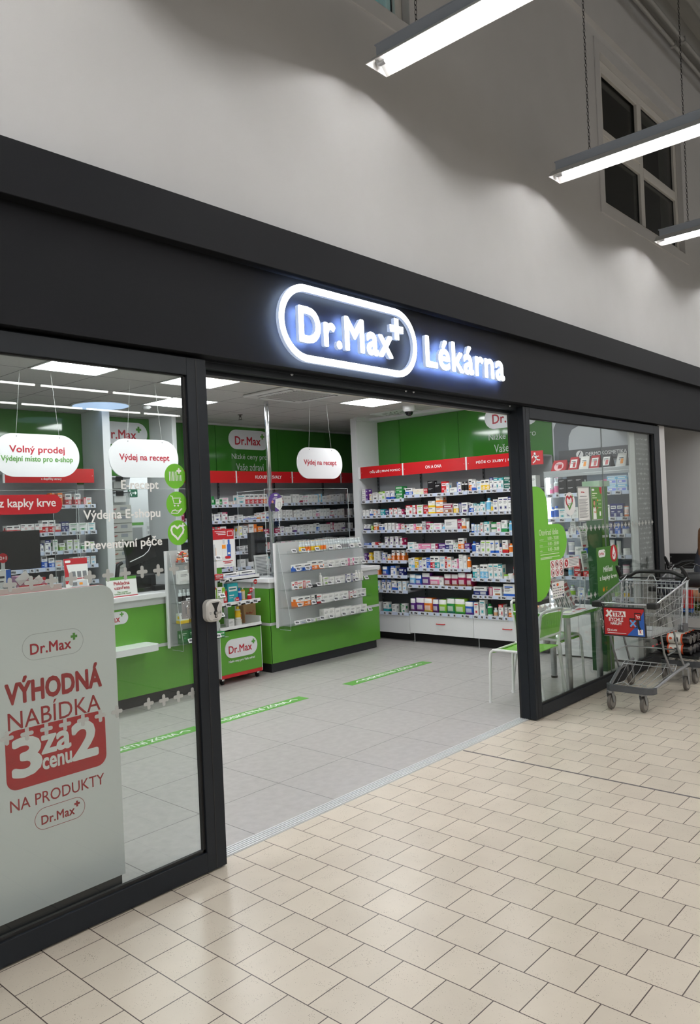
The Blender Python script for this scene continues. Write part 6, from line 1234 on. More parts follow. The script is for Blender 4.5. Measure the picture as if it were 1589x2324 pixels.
# ================================================================== table, chairs and leaflets by the right glass
def table():
    t = thing('table', 'small white table with green edge and steel legs behind the right glass', 'table', (4.09, 0.37, 0)); og = t.location
    a = FR((0,0,0), (1,0,0), (0,1,0)).rpts(3.80, 0.095, 4.52, 0.645, 0.03, 4)
    m = MB(); m.prism([(x, y, 0.676) for x, y in a], (0, 0, 0.024)); m.build('edge_band', GREEN, t, origin=og); m = MB(); m.prism([(x, y, 0.7002) for x, y in a], (0, 0, 0.002)); m.build('tabletop', WHITE, t, origin=og)
    for x, y in ((3.845, 0.60), (3.855, 0.145), (4.455, 0.60), (4.46, 0.145)):
        q = MB().tube([(x, y, 0.02), (x, y, 0.676)], 0.028, n=18).build('leg', ALU, t, origin=og); MB().lathe([(0.030, 0), (0.030, 0.02)], (x, y, 0), 18).build('foot', RUBBER, q, origin=og)
table()
def chair():
    """seat towards -y is the front"""
    t = thing('chair', 'x', 'chair', (0,0,0)); WT = mat('white_steel_tube', C(226, 228, 226), 0.35); r = 0.0115
    m = MB(); n = 8; w, d = 0.205, 0.21; top = []; bot = []
    for i in range(n+1):
        for j in range(n+1):
            u, v = -1+2*i/n, -1+2*j/n; k = 1-0.06*abs(v)**4; x = u*w*k; y = v*d; z = 0.452-0.014*(1-u*u)*(1-v*v)+0.006*v-(0.02*max(0, -v-0.6)/0.4)
            top.append((x, y, z)); bot.append((x, y, z-0.008))
    N = n+1; q = [(i*N+j, (i+1)*N+j, (i+1)*N+j+1, i*N+j+1) for i in range(n) for j in range(n)]
    m.add(top, q, 0, True); m.add(bot, [tuple(reversed(f)) for f in q], 0, True)
    ed = [i*N for i in range(N)]+[n*N+j for j in range(1, N)]+[i*N+n for i in range(n-1, -1, -1)]+[j for j in range(n-1, 0, -1)]
    m.add([top[i] for i in ed]+[bot[i] for i in ed], [(k, (k+1) % len(ed)+0, (k+1) % len(ed)+len(ed), k+len(ed)) for k in range(len(ed))], 0)
    m.build('seat', LIMEP, t)
    # backrest shell, slightly wrapped
    m = MB(); A = []; Bk = []
    for i in range(n+1):
        for j in range(5):
            u = -1+2*i/n; v = j/4; x = u*0.188; y = 0.222+0.03*v-0.022*(1-u*u)+0.0; z = 0.565+0.185*v-0.01*u*u*(1 if j == 4 else 0)
            A.append((x, y-0.004, z)); Bk.append((x, y+0.004, z))
    q = [(i*5+j, (i+1)*5+j, (i+1)*5+j+1, i*5+j+1) for i in range(n) for j in range(4)]
    m.add(A, q, 0, True); m.add(Bk, [tuple(reversed(f)) for f in q], 0, True)
    for col in (0, 4): m.add([A[i*5+col] for i in range(N)]+[Bk[i*5+col] for i in range(N)], [(k, k+1, k+1+N, k+N) for k in range(N-1)], 0)
    m.build('backrest', LIMEP, t)
    for s in (-1, 1):
        m = MB(); x = s*0.205
        m.tube([(x, -0.235, 0.0), (x, -0.222, 0.38), (x, -0.214, 0.425), (x, -0.19, 0.444), (x, -0.10, 0.448), (x, 0.20, 0.440)], r, n=10); m.build('leg', WT, t)
        m = MB(); m.tube([(x*1.02, 0.265, 0.0), (x, 0.205, 0.44), (x, 0.222, 0.56), (x, 0.250, 0.745)], r, n=10); m.build('leg', WT, t)
        m = MB(); m.lathe([(0.014, 0), (0.014, 0.02)], (x, -0.235, 0), 10); m.build('foot_cap', WHITE, t)
    m = MB().tube([(-0.205, 0.250, 0.745), (-0.195, 0.254, 0.765), (-0.17, 0.256, 0.772), (-0.08, 0.240, 0.772), (0.08, 0.240, 0.772), (0.17, 0.256, 0.772), (0.195, 0.254, 0.765), (0.205, 0.250, 0.745)], r, n=10); m.build('top_rail', WT, t)
    m = MB().tube([(-0.205, 0.226, 0.57), (-0.17, 0.222, 0.558), (0, 0.206, 0.555), (0.17, 0.222, 0.558), (0.205, 0.226, 0.57)], r*0.9, n=10).tube([(-0.20, -0.19, 0.44), (0.20, -0.19, 0.44)], r*0.9, n=10); m.build('cross_rail', WT, t)
    return t
c = chair(); c.location = (3.525, 0.372, 0); c.rotation_euler = (0, 0, math.pi+math.radians(3)); c['label'] = 'lime green chair with white tube frame, half behind the right door stile'; c['group'] = 'green chairs'
dup(c, (4.19, 0.505, 0), 0.0, 'lime green chair with white tube frame, pushed under the small table', 'green chairs')

def leaflets():
    def stack(x, y, w, d, n, mats, lab, rz=0.0, z=0.7022):
        t = thing('flyer_stack', lab, 'flyers', (x, y, z), rz)
        rnd = random.Random(int(x*100)); m = MB()
        for k in range(n): dx, dy = rnd.uniform(-.008, .008), rnd.uniform(-.008, .008); m.box(-w/2+dx, w/2+dx, -d/2+dy, d/2+dy, k*0.004, k*0.004+0.0036)
        m.build('sheets', PAPER, t); m = MB(); f = FR((0, 0, n*0.004), (1,0,0), (0,1,0)); f.rect(m, -w*.42, -d*.1, w*.42, d*.42, 0, 0.0001); f.rect(m, -w*.4, -d*.4, w*.1, -d*.2, 1, 0.0001); f.rect(m, w*.15, -d*.4, w*.4, -d*.15, 2, 0.0001); m.build('print', mats, t)
    pk, gr, og_, rd = mat('pale_grey_print'), mat('pale_green_print'), mat('orange_print'), REDV
    stack(3.96, 0.50, 0.21, 0.16, 8, [og_, rd, gr], 'thick stack of flyers at the left back of the small table', 0.1)
    stack(4.00, 0.30, 0.20, 0.15, 5, [pk, rd, gr], 'stack of flyers in the middle of the small table', -0.1); stack(3.93, 0.155, 0.15, 0.09, 2, [gr, pk, rd], 'thin pale green flyers at the near table edge', 0.2); stack(4.13, 0.150, 0.15, 0.08, 2, [rd, pk, rd], 'thin red flyers at the near table edge', 0.15)
    t = thing('newspaper_rack', 'clear rack of leaning red and white flyers on the small table', 'flyer rack', (4.25, 0.34, 0.7022), 0.25)
    m = MB()
    for s in (-0.11, 0.108): m.prism([(s, -0.09, 0), (s, 0.09, 0), (s, 0.13, 0.30), (s, 0.10, 0.30)], (0.003, 0, 0))
    m.box(-0.11, 0.11, -0.09, 0.09, 0, 0.003); m.build('holder', ACRYL, t)
    for k in range(7):
        f = FR((-0.10, -0.055+0.019*k, 0.004), (1,0,0), (0, 0.32, 1)); m = MB(); h = 0.235+0.006*k; f.rect(m, 0, 0, 0.2, h, 0, 0, 0.003); s = m.build('flyer', PAPER, t)
        m = MB(); f.rect(m, 0.01, h-0.075, 0.19, h-0.01, 0, 0.0031); f.rect(m, 0.02, h-0.05, 0.15, h-0.04, 1, 0.004)
        if k == 0:
            for i in range(12): f.rect(m, 0.012+(i % 4)*0.046, 0.01+(i//4)*0.048, 0.012+(i % 4)*0.046+0.036, 0.045+(i//4)*0.048, (2, 3, 2, 0)[(i*5+i//4) % 4], 0.0031)
        m.build('print', [REDV, PAPER, mat('mauve_grey_print', C(168, 150, 150), 0.6), pk], s)
    # clear tiers of leaflets hung by the glass
    t = thing('leaflet_dispenser', 'clear tiered dispenser of leaflets just left of the green poster', 'leaflet holder', (4.27, 0.13, 1.02))
    MB().box(-0.07, 0.07, 0.05, 0.054, 0, 0.42).build('back_plate', ACRYL, t)
    for k in range(2):
        z = 0.02+k*0.20; MB().box(-0.07, 0.07, 0.0, 0.003, z, z+0.11).box(-0.07, 0.07, 0, 0.05, z, z+0.003).build('pocket', ACRYL, t)
        f = FR((-0.058, 0.022, z+0.004), (1,0,0), (0, 0.12, 1)); m = MB(); f.rect(m, 0, 0, 0.116, 0.175, 0, 0, 0.010); s = m.build('leaflet', PAPER, t); m = MB(); f.rect(m, 0.008, 0.15, 0.108, 0.168, 0, 0.0102); f.rect(m, 0.02, 0.135, 0.09, 0.142, 1, 0.0102)
        for i in range(7): f.rect(m, 0.010, 0.12-0.009*i, 0.106-0.02*(i % 3), 0.124-0.009*i, 1, 0.0102)
        f.rect(m, 0.01, 0.01, 0.07, 0.028, 2, 0.0102); m.build('print', [GRNT, GREYT, REDV], s)
    MB().tube([(0, 0.052, 0.42), (0, 0.052, 0.62), (0.0, 0.03, 0.66)], 0.004, n=6).build('hook', ACRYLE, t)
    MB().tube([(-0.05, 0.052, 0.0), (-0.05, 0.07, -0.318)], 0.004, n=6).tube([(0.05, 0.052, 0.0), (0.05, 0.07, -0.318)], 0.004, n=6).build('leg', ACRYLE, t)
    # tall green column of boxes with a clear cap
    t = thing('display_column', 'tall green display column with clear top in front of the lit cabinet', 'display', (5.03, 0.36, 0)); MB().box(-0.09, 0.09, -0.07, 0.07, 0, 1.80).build('column', mat('green_print'), t, bevel=0.003); MB().box(-0.095, -0.085, -0.075, 0.075, 0.0, 1.80).build('side_edge', mat('dark_green_edge', C(30, 84, 40), 0.4), t)
    MB().box(-0.13, 0.11, -0.09, 0.09, 1.80, 1.855).build('cap', tinted('pale_green_clear', C(190, 226, 190), 0.55, 0.2), t, bevel=0.004); m = MB(); f = FR((0, -0.0705, 0)); f.rect(m, -0.07, 1.30, 0.05, 1.325, 0, 0, 0.001); m.build('label', PAPER, t)
leaflets()

# ================================================================== shopping cart
def cart(loc):
    """front towards -x; origin on the floor under the middle"""
    t = thing('shopping_cart', 'x', 'cart', loc); ox, oy = 4.05, -0.38
    P = lambda x, y, z: (x-ox, y-oy, z)
    def tb(m, pts, r, n=6, closed=False): m.tube([P(*p) for p in pts], r, n=n, closed=closed); return m
    # corners: top and bottom of the basket
    ft = (3.57, -0.245, -0.715, 0.850); rt = (4.42, -0.125, -0.665, 0.950); fb = (3.68, -0.262, -0.640, 0.580); rb = (4.32, -0.165, -0.640, 0.565)
    L = lambda a, b, k: a+(b-a)*k
    m = MB()
    for yi in (1, 2):          # side walls
        for i in range(27):
            k = i/26; m_ = (L(ft[0], rt[0], k), L(ft[yi], rt[yi], k), L(ft[3], rt[3], k)); b_ = (L(fb[0], rb[0], k), L(fb[yi], rb[yi], k), L(fb[3], rb[3], k)); tb(m, [m_, b_], 0.0019, 5)
        for j in (0.0, 0.28, 0.52, 0.76, 1.0):
            a = [L(ft[q], fb[q], j) for q in (0, yi, 3)]; b = [L(rt[q], rb[q], j) for q in (0, yi, 3)]; tb(m, [a, b], 0.0026, 6)
    for i in range(17):        # front wall
        k = i/16; tb(m, [(ft[0], L(ft[1], ft[2], k), ft[3]), (fb[0], L(fb[1], fb[2], k), fb[3])], 0.0019, 5)
    for j in (0.28, 0.52, 0.76, 1.0): tb(m, [(L(ft[0], fb[0], j), L(ft[1], fb[1], j), L(ft[3], fb[3], j)), (L(ft[0], fb[0], j), L(ft[2], fb[2], j), L(ft[3], fb[3], j))], 0.0026, 6)
    m.build('basket', ZINC, t)
    m = MB()
    tb(m, [(rt[0], rt[1], rt[3]), (ft[0]+0.02, ft[1], ft[3]), (ft[0], ft[1]-0.02, ft[3]), (ft[0], ft[2]+0.02, ft[3]), (ft[0]+0.02, ft[2], ft[3]), (rt[0], rt[2], rt[3])], 0.0075, 10); m.build('top_rim', ZINC, t)
    m = MB()
    for i in range(20): tb(m, [(fb[0], L(fb[1], fb[2], i/19), fb[3]), (rb[0], L(rb[1], rb[2], i/19), rb[3])], 0.0018, 5)
    for i in range(7): k = i/6; tb(m, [(L(fb[0], rb[0], k), L(fb[1], rb[1], k), L(fb[3], rb[3], k)-0.003), (L(fb[0], rb[0], k), L(fb[2], rb[2], k), L(fb[3], rb[3], k)-0.003)], 0.0026, 6)
    m.build('basket_floor', ZINC, t)
    m = MB(); q = [P(fb[0]+.02, fb[1]-.02, fb[3]+.004), P(fb[0]+.02, fb[2]+.02, fb[3]+.004), P(rb[0]-.02, rb[2]+.02, rb[3]+.004), P(rb[0]-.02, rb[1]-.02, rb[3]+.004)]; m.prism(q, (0, 0, 0.004)); m.build('floor_plate', mat('grey_plate', C(168, 172, 176), 0.5), t)
    for yi in (1, 2):
        s = 1 if yi == 1 else -1; m = MB(); x, y, z = ft[0], ft[yi], ft[3]; y1, y2 = sorted((y-0.055*s, y+0.022*s)); a, b, c = P(x-0.022, y1, z-0.032); d, e, f_ = P(x+0.055, y2, z+0.014); m.box(a, d, b, e, c, f_); m.build('corner_bumper', RUBBER, t, bevel=0.010, seg=3)
    # rear gate with the fold-down child seat
    m = MB(); g0 = (4.31, 0.66); g1 = (4.35, 0.955)
    for i in range(13): y = L(-0.18, -0.635, i/12); tb(m, [(g0[0], y, g0[1]), (g1[0], y, g1[1])], 0.0024, 5)
    for k in (0.0, 0.06, 0.5, 0.92, 1.0): tb(m, [(L(g0[0], g1[0], k), -0.172, L(g0[1], g1[1], k)), (L(g0[0], g1[0], k), -0.645, L(g0[1], g1[1], k))], 0.003 if k < 1 else 0.006, 8)
    tb(m, [(4.35, -0.36, 0.958), (4.352, -0.372, 0.968), (4.355, -0.378, 0.99), (4.355, -0.392, 1.003), (4.355, -0.412, 1.003), (4.355, -0.426, 0.99), (4.352, -0.432, 0.968), (4.35, -0.444, 0.958)], 0.0045, 8); m.build('child_gate', ZINC, t)
    m = MB()
    for y in (-0.135, -0.655):
        for dx in (0.0, 0.03): tb(m, [(4.40+dx, y, 0.56), (4.46+dx, y, 0.93), (4.47+dx, y, 0.95), (4.50+dx, y, 0.96)], 0.0055, 8)
        tb(m, [(4.30, y, 0.56), (4.36, y, 0.945), (4.48, y, 0.985)], 0.005, 8)
    m.build('rear_loop', ZINC, t)
    for y in (-0.150, -0.645): a, b, c = P(4.30, y-0.025, 0.535); d, e, f_ = P(4.42, y+0.025, 0.60); MB().box(a, d, b, e, c, f_).build('hinge_block', GPLAS, t, bevel=0.008)
    # handle: raised grip with end horns
    m = MB(); tb(m, [(4.47, -0.075, 0.955), (4.49, -0.09, 0.972), (4.50, -0.16, 0.985), (4.51, -0.205, 1.012), (4.51, -0.25, 1.020), (4.51, -0.50, 1.020), (4.51, -0.545, 1.008), (4.50, -0.60, 0.985), (4.49, -0.655, 0.975), (4.48, -0.66, 0.968)], 0.0165, 12); tb(m, [(4.49, -0.10, 0.966), (4.49, -0.64, 0.966)], 0.007, 8); m.build('handle', BPLAS, t)
    for y, dy in ((-0.075, 0.012), (-0.655, 0.03)): m = MB(); m.tube([P(4.485, y, 0.955), P(4.475, y+dy*0.2, 1.0), P(4.45, y+dy, 1.055), P(4.44, y+dy*1.2, 1.07)], [0.012, 0.017, 0.014, 0.010], n=10); m.build('handle_horn', BPLAS, t)
    # chassis
    m = MB(); fr = [(4.56, -0.125, 0.225), (4.15, -0.175, 0.222), (3.68, -0.295, 0.188), (3.63, -0.320, 0.183), (3.615, -0.345, 0.182), (3.615, -0.610, 0.182), (3.63, -0.638, 0.183), (3.68, -0.645, 0.188), (4.15, -0.632, 0.222), (4.56, -0.605, 0.225)]
    tb(m, fr, 0.014, 10); m.build('chassis_tube', mat('dull_steel', C(150, 152, 155), 0.4, 0.75), t)
    m = MB(); pts = []
    for (x, y) in ((3.66, -0.272), (3.615, -0.290), (3.592, -0.325), (3.588, -0.36), (3.588, -0.60), (3.592, -0.635), (3.615, -0.662), (3.66, -0.672)): pts.append((x, y))
    inner = [(x+0.035, y*0.93-0.033) for x, y in pts]
    m.prism([P(x, y, 0.155) for x, y in pts]+[P(x, y, 0.155) for x, y in reversed(inner)], (0, 0, 0.045)); m.build('front_bumper', GPLAS, t, bevel=0.006)
    for ys in (-1, 1):
        y = -0.385+ys*0.222; DS = mat('dull_steel')
        tb(MB(), [(4.16, y, 0.225), (4.04, y-ys*0.01, 0.40), (3.98, y-ys*0.01, 0.575)], 0.009, 8).build('leg', DS, t); tb(MB(), [(4.43, y-ys*0.02+ys*0.03, 0.225), (4.32, y, 0.40), (4.24, y, 0.575)], 0.009, 8).build('leg', DS, t)
    tb(MB(), [(4.12, -0.155, 0.375), (4.32, -0.17, 0.385), (4.32, -0.60, 0.385), (4.12, -0.60, 0.375)], 0.006, 8).build('cross_bar', ZINC, t)
    m = MB()
    for i in range(7): y = L(-0.33, -0.60, i/6); y2 = L(-0.22, -0.60, i/6); tb(m, [(3.66, y, 0.192), (3.72, y, 0.190), (4.14, y2, 0.215), (4.24, y2, 0.275)], 0.0026, 6)
    for z, x in ((0.275, 4.24), (0.252, 4.205)): tb(m, [(x, -0.19, z), (x, -0.62, z)], 0.0042, 8)
    tb(m, [(4.24, -0.19, 0.275), (4.20, -0.185, 0.252), (4.15, -0.18, 0.225)], 0.004, 6); tb(m, [(4.24, -0.62, 0.275), (4.20, -0.625, 0.252), (4.15, -0.628, 0.225)], 0.004, 6); tb(m, [(3.67, -0.34, 0.196), (3.69, -0.40, 0.215), (3.66, -0.46, 0.196), (3.69, -0.53, 0.212), (3.67, -0.59, 0.196)], 0.003, 6)
    m.build('lower_rack', ZINC, t)
    for x, y, sw in ((3.635, -0.317, 0.12), (3.664, -0.566, 0.2), (4.525, -0.115, 0.1), (4.545, -0.59, 0.12)):
        z1 = 0.155 if x < 4 else 0.205; a = P(x, y, 0); o = 0.018; c, s = math.cos(sw), math.sin(sw)
        cb = MB(); cb.lathe([(0.022, z1-0.022), (0.026, z1-0.018), (0.026, z1-0.004), (0.014, z1)], (a[0]-o, a[1], 0), 16)
        for sg in (-1, 1): u = sg*0.021; cb.prism([(a[0]-o-0.022, a[1]+u, z1-0.02), (a[0]-o+0.022, a[1]+u, z1-0.02), (a[0]+0.016, a[1]+u, 0.058), (a[0]-0.012, a[1]+u, 0.058)], (0, sg*0.003, 0))
        k = cb.build('castor', mat('dull_steel'), t); MB().lathe([(0.045, -0.014), (0.060, -0.012), (0.0625, 0), (0.060, 0.012), (0.045, 0.014)], (a[0], a[1], 0.0625), 24, axis='Y').build('wheel', TYRE, k); MB().lathe([(0.0, -0.0155), (0.044, -0.015), (0.046, 0.015), (0.0, 0.0155)], (a[0], a[1], 0.0625), 20, axis='Y').build('hub', mat('light_hub', C(130, 126, 120), 0.5), k)
    return t
def cart_sign(t):
    """red advertising board hooked on the basket front"""
    ox, oy = 4.05, -0.38; f = FR((3.575-ox, -0.474-oy, 0.606), (0,-1,0), (0.11*-0.35, 0, 1)); w, h = 0.158, 0.208
    m = MB(); f.poly(m, [(-w-0.012,-0.010),(w+0.012,-0.010),(w+0.010,h*0.45),(w+0.003,h*0.5),(w+0.004,h+0.010),(-w-0.012,h+0.010),(-w-0.012,h*0.55),(-w-0.004,h*0.5)], 0, -0.012, 0.012); s = m.build('advert_board', BPLAS, t, bevel=0.002)
    m = MB(); f.rect(m, -w, 0, w, h, 0, 0.0, 0.001); f.poly(m, [(w*0.12,0),(w,0),(w,h*0.92),(w*0.52,h*0.30)], 1, 0.0012); m.build('advert_print', [mat('advert_red', C(176, 30, 32), 0.3), mat('advert_blue', C(34, 88, 172), 0.3)], s)
    m = MB(); f.rect(m, -w+0.072, h-0.066, w*0.10, h-0.022, 0, 0.0014); f.stroke(m, [(-w+0.022,h-0.064),(-w+0.062,h-0.020)], 0.016, 0, 0.0020); f.stroke(m, [(-w+0.028,h-0.020),(-w+0.058,h-0.064)], 0.016, 0, 0.0024)
    f.text(m, 'RYCHLÉ', -w+0.040, h-0.103, h=0.036, w=0.112, m=0, d=0.0014, bold=0.03); f.text(m, 'NÁKUPY', -w+0.052, h-0.130, h=0.026, w=0.088, m=0, d=0.0014, bold=0.03); f.text(m, 'SCAN', -w+0.046, 0.028, h=0.015, w=0.052, m=0, d=0.0014, bold=0.02); f.rect(m, -w+0.022, 0.027, -w+0.040, 0.045, 0, 0.0014); f.rect(m, -w+0.022, 0.012, w*0.08, 0.016, 0, 0.0014); f.rect(m, w-0.052, 0.010, w-0.012, 0.052, 0, 0.0020); m.build('lettering', WHT, s)
    m = MB(); f.text(m, 'TRA', -w+0.078, h-0.060, h=0.032, w=0.086, m=0, d=0.0020, bold=0.035); f.stroke(m, [(-w+0.027,0.030),(-w+0.027,0.042)], 0.004, 0, 0.002); f.stroke(m, [(-w+0.036,0.042),(-w+0.029,0.036),(-w+0.036,0.030)], 0.003, 0, 0.002); f.stroke(m, [(w-0.036,0.024),(w-0.036,0.046)], 0.005, 0, 0.0026); f.stroke(m, [(w-0.026,0.046),(w-0.034,0.035),(w-0.026,0.024)], 0.004, 0, 0.0026)
    f.rrect(m, w*0.28, h*0.30, w*0.62, h*0.66, 0.004, 1, 0.0018); f.rrect(m, w*0.31, h*0.32, w*0.59, h*0.60, 0.003, 0, 0.0022); f.stroke(m, [(w*0.33,h*0.57),(w*0.57,h*0.36)], 0.012, 2, 0.0026); f.stroke(m, [(w*0.57,h*0.57),(w*0.33,h*0.36)], 0.012, 2, 0.0030)
    f.rrect(m, w*0.54, h*0.58, w*0.86, h*0.86, 0.004, 1, 0.0034); f.rrect(m, w*0.57, h*0.61, w*0.83, h*0.83, 0.003, 0, 0.0038); f.stroke(m, [(w*0.70,h*0.58),(w*0.72,h*0.34),(w*0.78,h*0.26)], 0.018, 1, 0.0030); f.stroke(m, [(w*0.62,h*0.77),(w*0.66,h*0.76),(w*0.69,h*0.68),(w*0.78,h*0.68),(w*0.80,h*0.74),(w*0.66,h*0.74)], 0.004, 3, 0.0044); m.build('advert_picture', [mat('advert_red'), BPLAS, mat('sky_print', C(90, 160, 220), 0.4), WHT], s)
CART = cart((4.05, -0.38, 0)); CART['label'] = 'empty chrome shopping cart with red XTRA advert board at the right glass'; CART['group'] = 'shopping carts'
CART2 = dup(CART, (4.05+1.18, -0.38, 0), 0, 'loaded shopping cart at the right edge, behind the empty cart', 'shopping carts')
cart_sign(CART)

def cart_load():
    ox, oy = 1.23, -0.30       # offset of the loaded cart
    # shrink-wrapped bottles lying on the lower rack, necks towards the shop
    pr = None; BD = mat('dark_cola_bottle', C(26, 22, 24), 0.12); WL = mat('bottle_label', C(214, 210, 204), 0.4); OL_ = mat('orange_label_edge', C(210, 84, 44), 0.4); RC = mat('red_cap', C(190, 40, 36), 0.4)
    for j in range(2):
        for i in range(4):
            x, z = 4.87+i*0.098, 0.2885+j*0.094; lab = '%s bottle of dark drink lying in the %s row under the loaded cart' % (ORD[i], ('lower', 'upper')[j])
            if pr is None:
                pr = thing('drink_bottle', lab, 'bottle', (x, -0.20, z), 0, 'bottles under the loaded cart')
                MB().lathe([(0.0, -0.33), (0.040, -0.33), (0.046, -0.315), (0.046, -0.11), (0.040, -0.07), (0.018, -0.025), (0.014, -0.015), (0.014, 0.0)], n=18, axis='Y').build('body', BD, pr)
                MB().lathe([(0.0468, -0.265), (0.0468, -0.135)], n=18, axis='Y').lathe([(0.0, -0.2), (0.0468, -0.2)], n=18, axis='Y').build('label', WL, pr); MB().lathe([(0.0472, -0.272), (0.0472, -0.256)], n=18, axis='Y').build('label_edge', OL_, pr); MB().lathe([(0.0472, -0.148), (0.0472, -0.134)], n=18, axis='Y').build('label_edge', OL_, pr)
                m = MB(); f = FR((-0.0474, -0.2, 0), (0, 0, 1), (0, 1, 0)); f.text(m, 'Cola', 0, -0.03, h=0.05, w=0.05, m=0, d=0.0004, bold=0.02, align='C') if False else f.rect(m, -0.02, -0.035, 0.02, 0.0, 0, 0.0002); f.circle(m, 0.008, 0.03, 0.013, 1, 0.0002, k=12); m.build('label_print', [INK, OL_], pr)
                MB().lathe([(0.0, 0.014), (0.016, 0.014), (0.016, -0.004), (0.014, -0.004)], n=14, axis='Y').build('cap', RC, pr)
            else: dup(pr, (x, -0.20, z), 0, lab)
    t = thing('black_tray', 'flat black tray under the dark bottles of the loaded cart', 'tray', (5.01, -0.40, 0.222)); MB().box(-0.22, 0.38, -0.22, 0.22, 0, 0.018).build('base', BPLAS, t, bevel=0.006); MB().box(-0.22, -0.21, -0.22, 0.22, 0.018, 0.026).build('rim', BPLAS, t)
    # goods in its basket
    bx = lambda nm, lab, x0, x1, y0, y1, z0, z1, mt, cat, bv=0.01: tag(MB().box(x0, x1, y0, y1, z0, z1).build(nm, mt, bevel=bv, seg=3), lab, cat)
    def loaf():
        m = MB(); n = 12
        prof = [(0.0, -0.15), (0.045, -0.14), (0.062, -0.10), (0.066, 0), (0.062, 0.10), (0.045, 0.14), (0.0, 0.15)]; m.lathe(prof, (5.03, -0.56, 0.765), 16, axis='Y'); o = m.build('bread_loaf', mat('bread_crust', C(168, 120, 88), 0.8, noise=0.3, nscale=30)); tag(o, 'brown loaf of bread in the basket of the loaded cart', 'bread')
    loaf()
    rnd = random.Random(9); m = MB()
    for i in range(220):
        x, y, z = 5.04+rnd.uniform(-0.10, 0.10), -0.55+rnd.uniform(-0.10, 0.10), 0.61+rnd.uniform(0, 0.09); a, b = rnd.uniform(0, 6.3), rnd.uniform(-0.9, 0.9); l = rnd.uniform(0.02, 0.04); u = Vector((math.cos(a)*math.cos(b), math.sin(a)*math.cos(b), math.sin(b)))*l; v = Vector((-math.sin(a), math.cos(a), 0.3))*l*0.4
        c = Vector((x, y, z)); m.add([c-u, c+v*1.0, c+u, c-v+Vector((0,0,0.004))], [(0,1,2,3)], i % 3)
    tag(m.build('salad_leaves', [mat('leaf_green', C(96, 120, 44), 0.6), mat('leaf_dark', C(60, 84, 36), 0.6), mat('leaf_yellow', C(150, 150, 70), 0.6)]), 'loose green salad leaves in the basket of the loaded cart', 'salad', kind='stuff')
    bx('snack_packet', 'red snack packet at the front of the loaded cart basket', 4.87, 4.90, -0.56, -0.47, 0.66, 0.84, mat('advert_red'), 'packet'); bx('snack_packet', 'blue snack packet below the red one in the loaded cart', 4.905, 4.935, -0.55, -0.46, 0.62, 0.78, mat('advert_blue'), 'packet')
    def bag(nm, lab, c, s, cat):
        m = MB(); n = 10; R = []
        for i in range(n+1):
            v = i/n; z = c[2]-s[2]/2+s[2]*v; k = (1-abs(2*v-0.9)**3*0.35); R.append([(c[0]+s[0]/2*k*(abs(math.cos(a))**0.5)*(1 if math.cos(a) > 0 else -1), c[1]+s[1]/2*k*(abs(math.sin(a))**0.5)*(1 if math.sin(a) > 0 else -1)*(1+0.05*math.sin(5*a+3*v)), z) for a in [2*math.pi*j/20 for j in range(20)]])
        for i in range(n):
            for j in range(20): m.add([R[i][j], R[i][(j+1) % 20], R[i+1][(j+1) % 20], R[i+1][j]], [(0,1,2,3)], 0, True)
        m.add(R[-1], [tuple(range(20))], 0); m.add(R[0], [tuple(range(19, -1, -1))], 0)
        t = thing(nm, lab, cat, (c[0], c[1], c[2]-s[2]/2)); m.build('body', mat('black_leather', C(20, 20, 22), 0.4), t, origin=t.location, weld=True)
        m = MB(); z1 = c[2]+s[2]/2; m.tube([(c[0]-0.02, c[1]+s[1]*0.3, z1-0.02), (c[0]-0.02, c[1]+s[1]*0.25, z1+0.06), (c[0]-0.02, c[1], z1+0.09), (c[0]-0.02, c[1]-s[1]*0.25, z1+0.06), (c[0]-0.02, c[1]-s[1]*0.3, z1-0.02)], 0.007, n=8); m.build('handle', BPLAS, t, origin=t.location); return t
    bag('handbag', 'black handbag on top of the loaded cart at the right edge', (5.08, -0.50, 0.90), (0.18, 0.30, 0.13), 'bag')
    # folded dark crates and bags seen through the empty cart's rear
    for k in range(5):
        t = thing('folded_crate', '%s of the dark folded crates in the loaded cart, counted from the glass' % ORD[k], 'crate', (5.00+0.006*k, -0.245-0.042*k, 0.590), 0, 'dark folded crates')
        MB().box(-0.11, 0.11, -0.016, 0.016, 0.0, 0.30).build('panel', mat('dark_navy_plastic', C(34, 38, 50), 0.4), t, bevel=0.004); MB().box(-0.113, -0.109, -0.010, 0.010, 0.25, 0.275).build('grip', ALU, t); MB().box(-0.112, -0.109, -0.012, 0.012, 0.03, 0.20).build('rib', BPLAS, t)
cart_load()

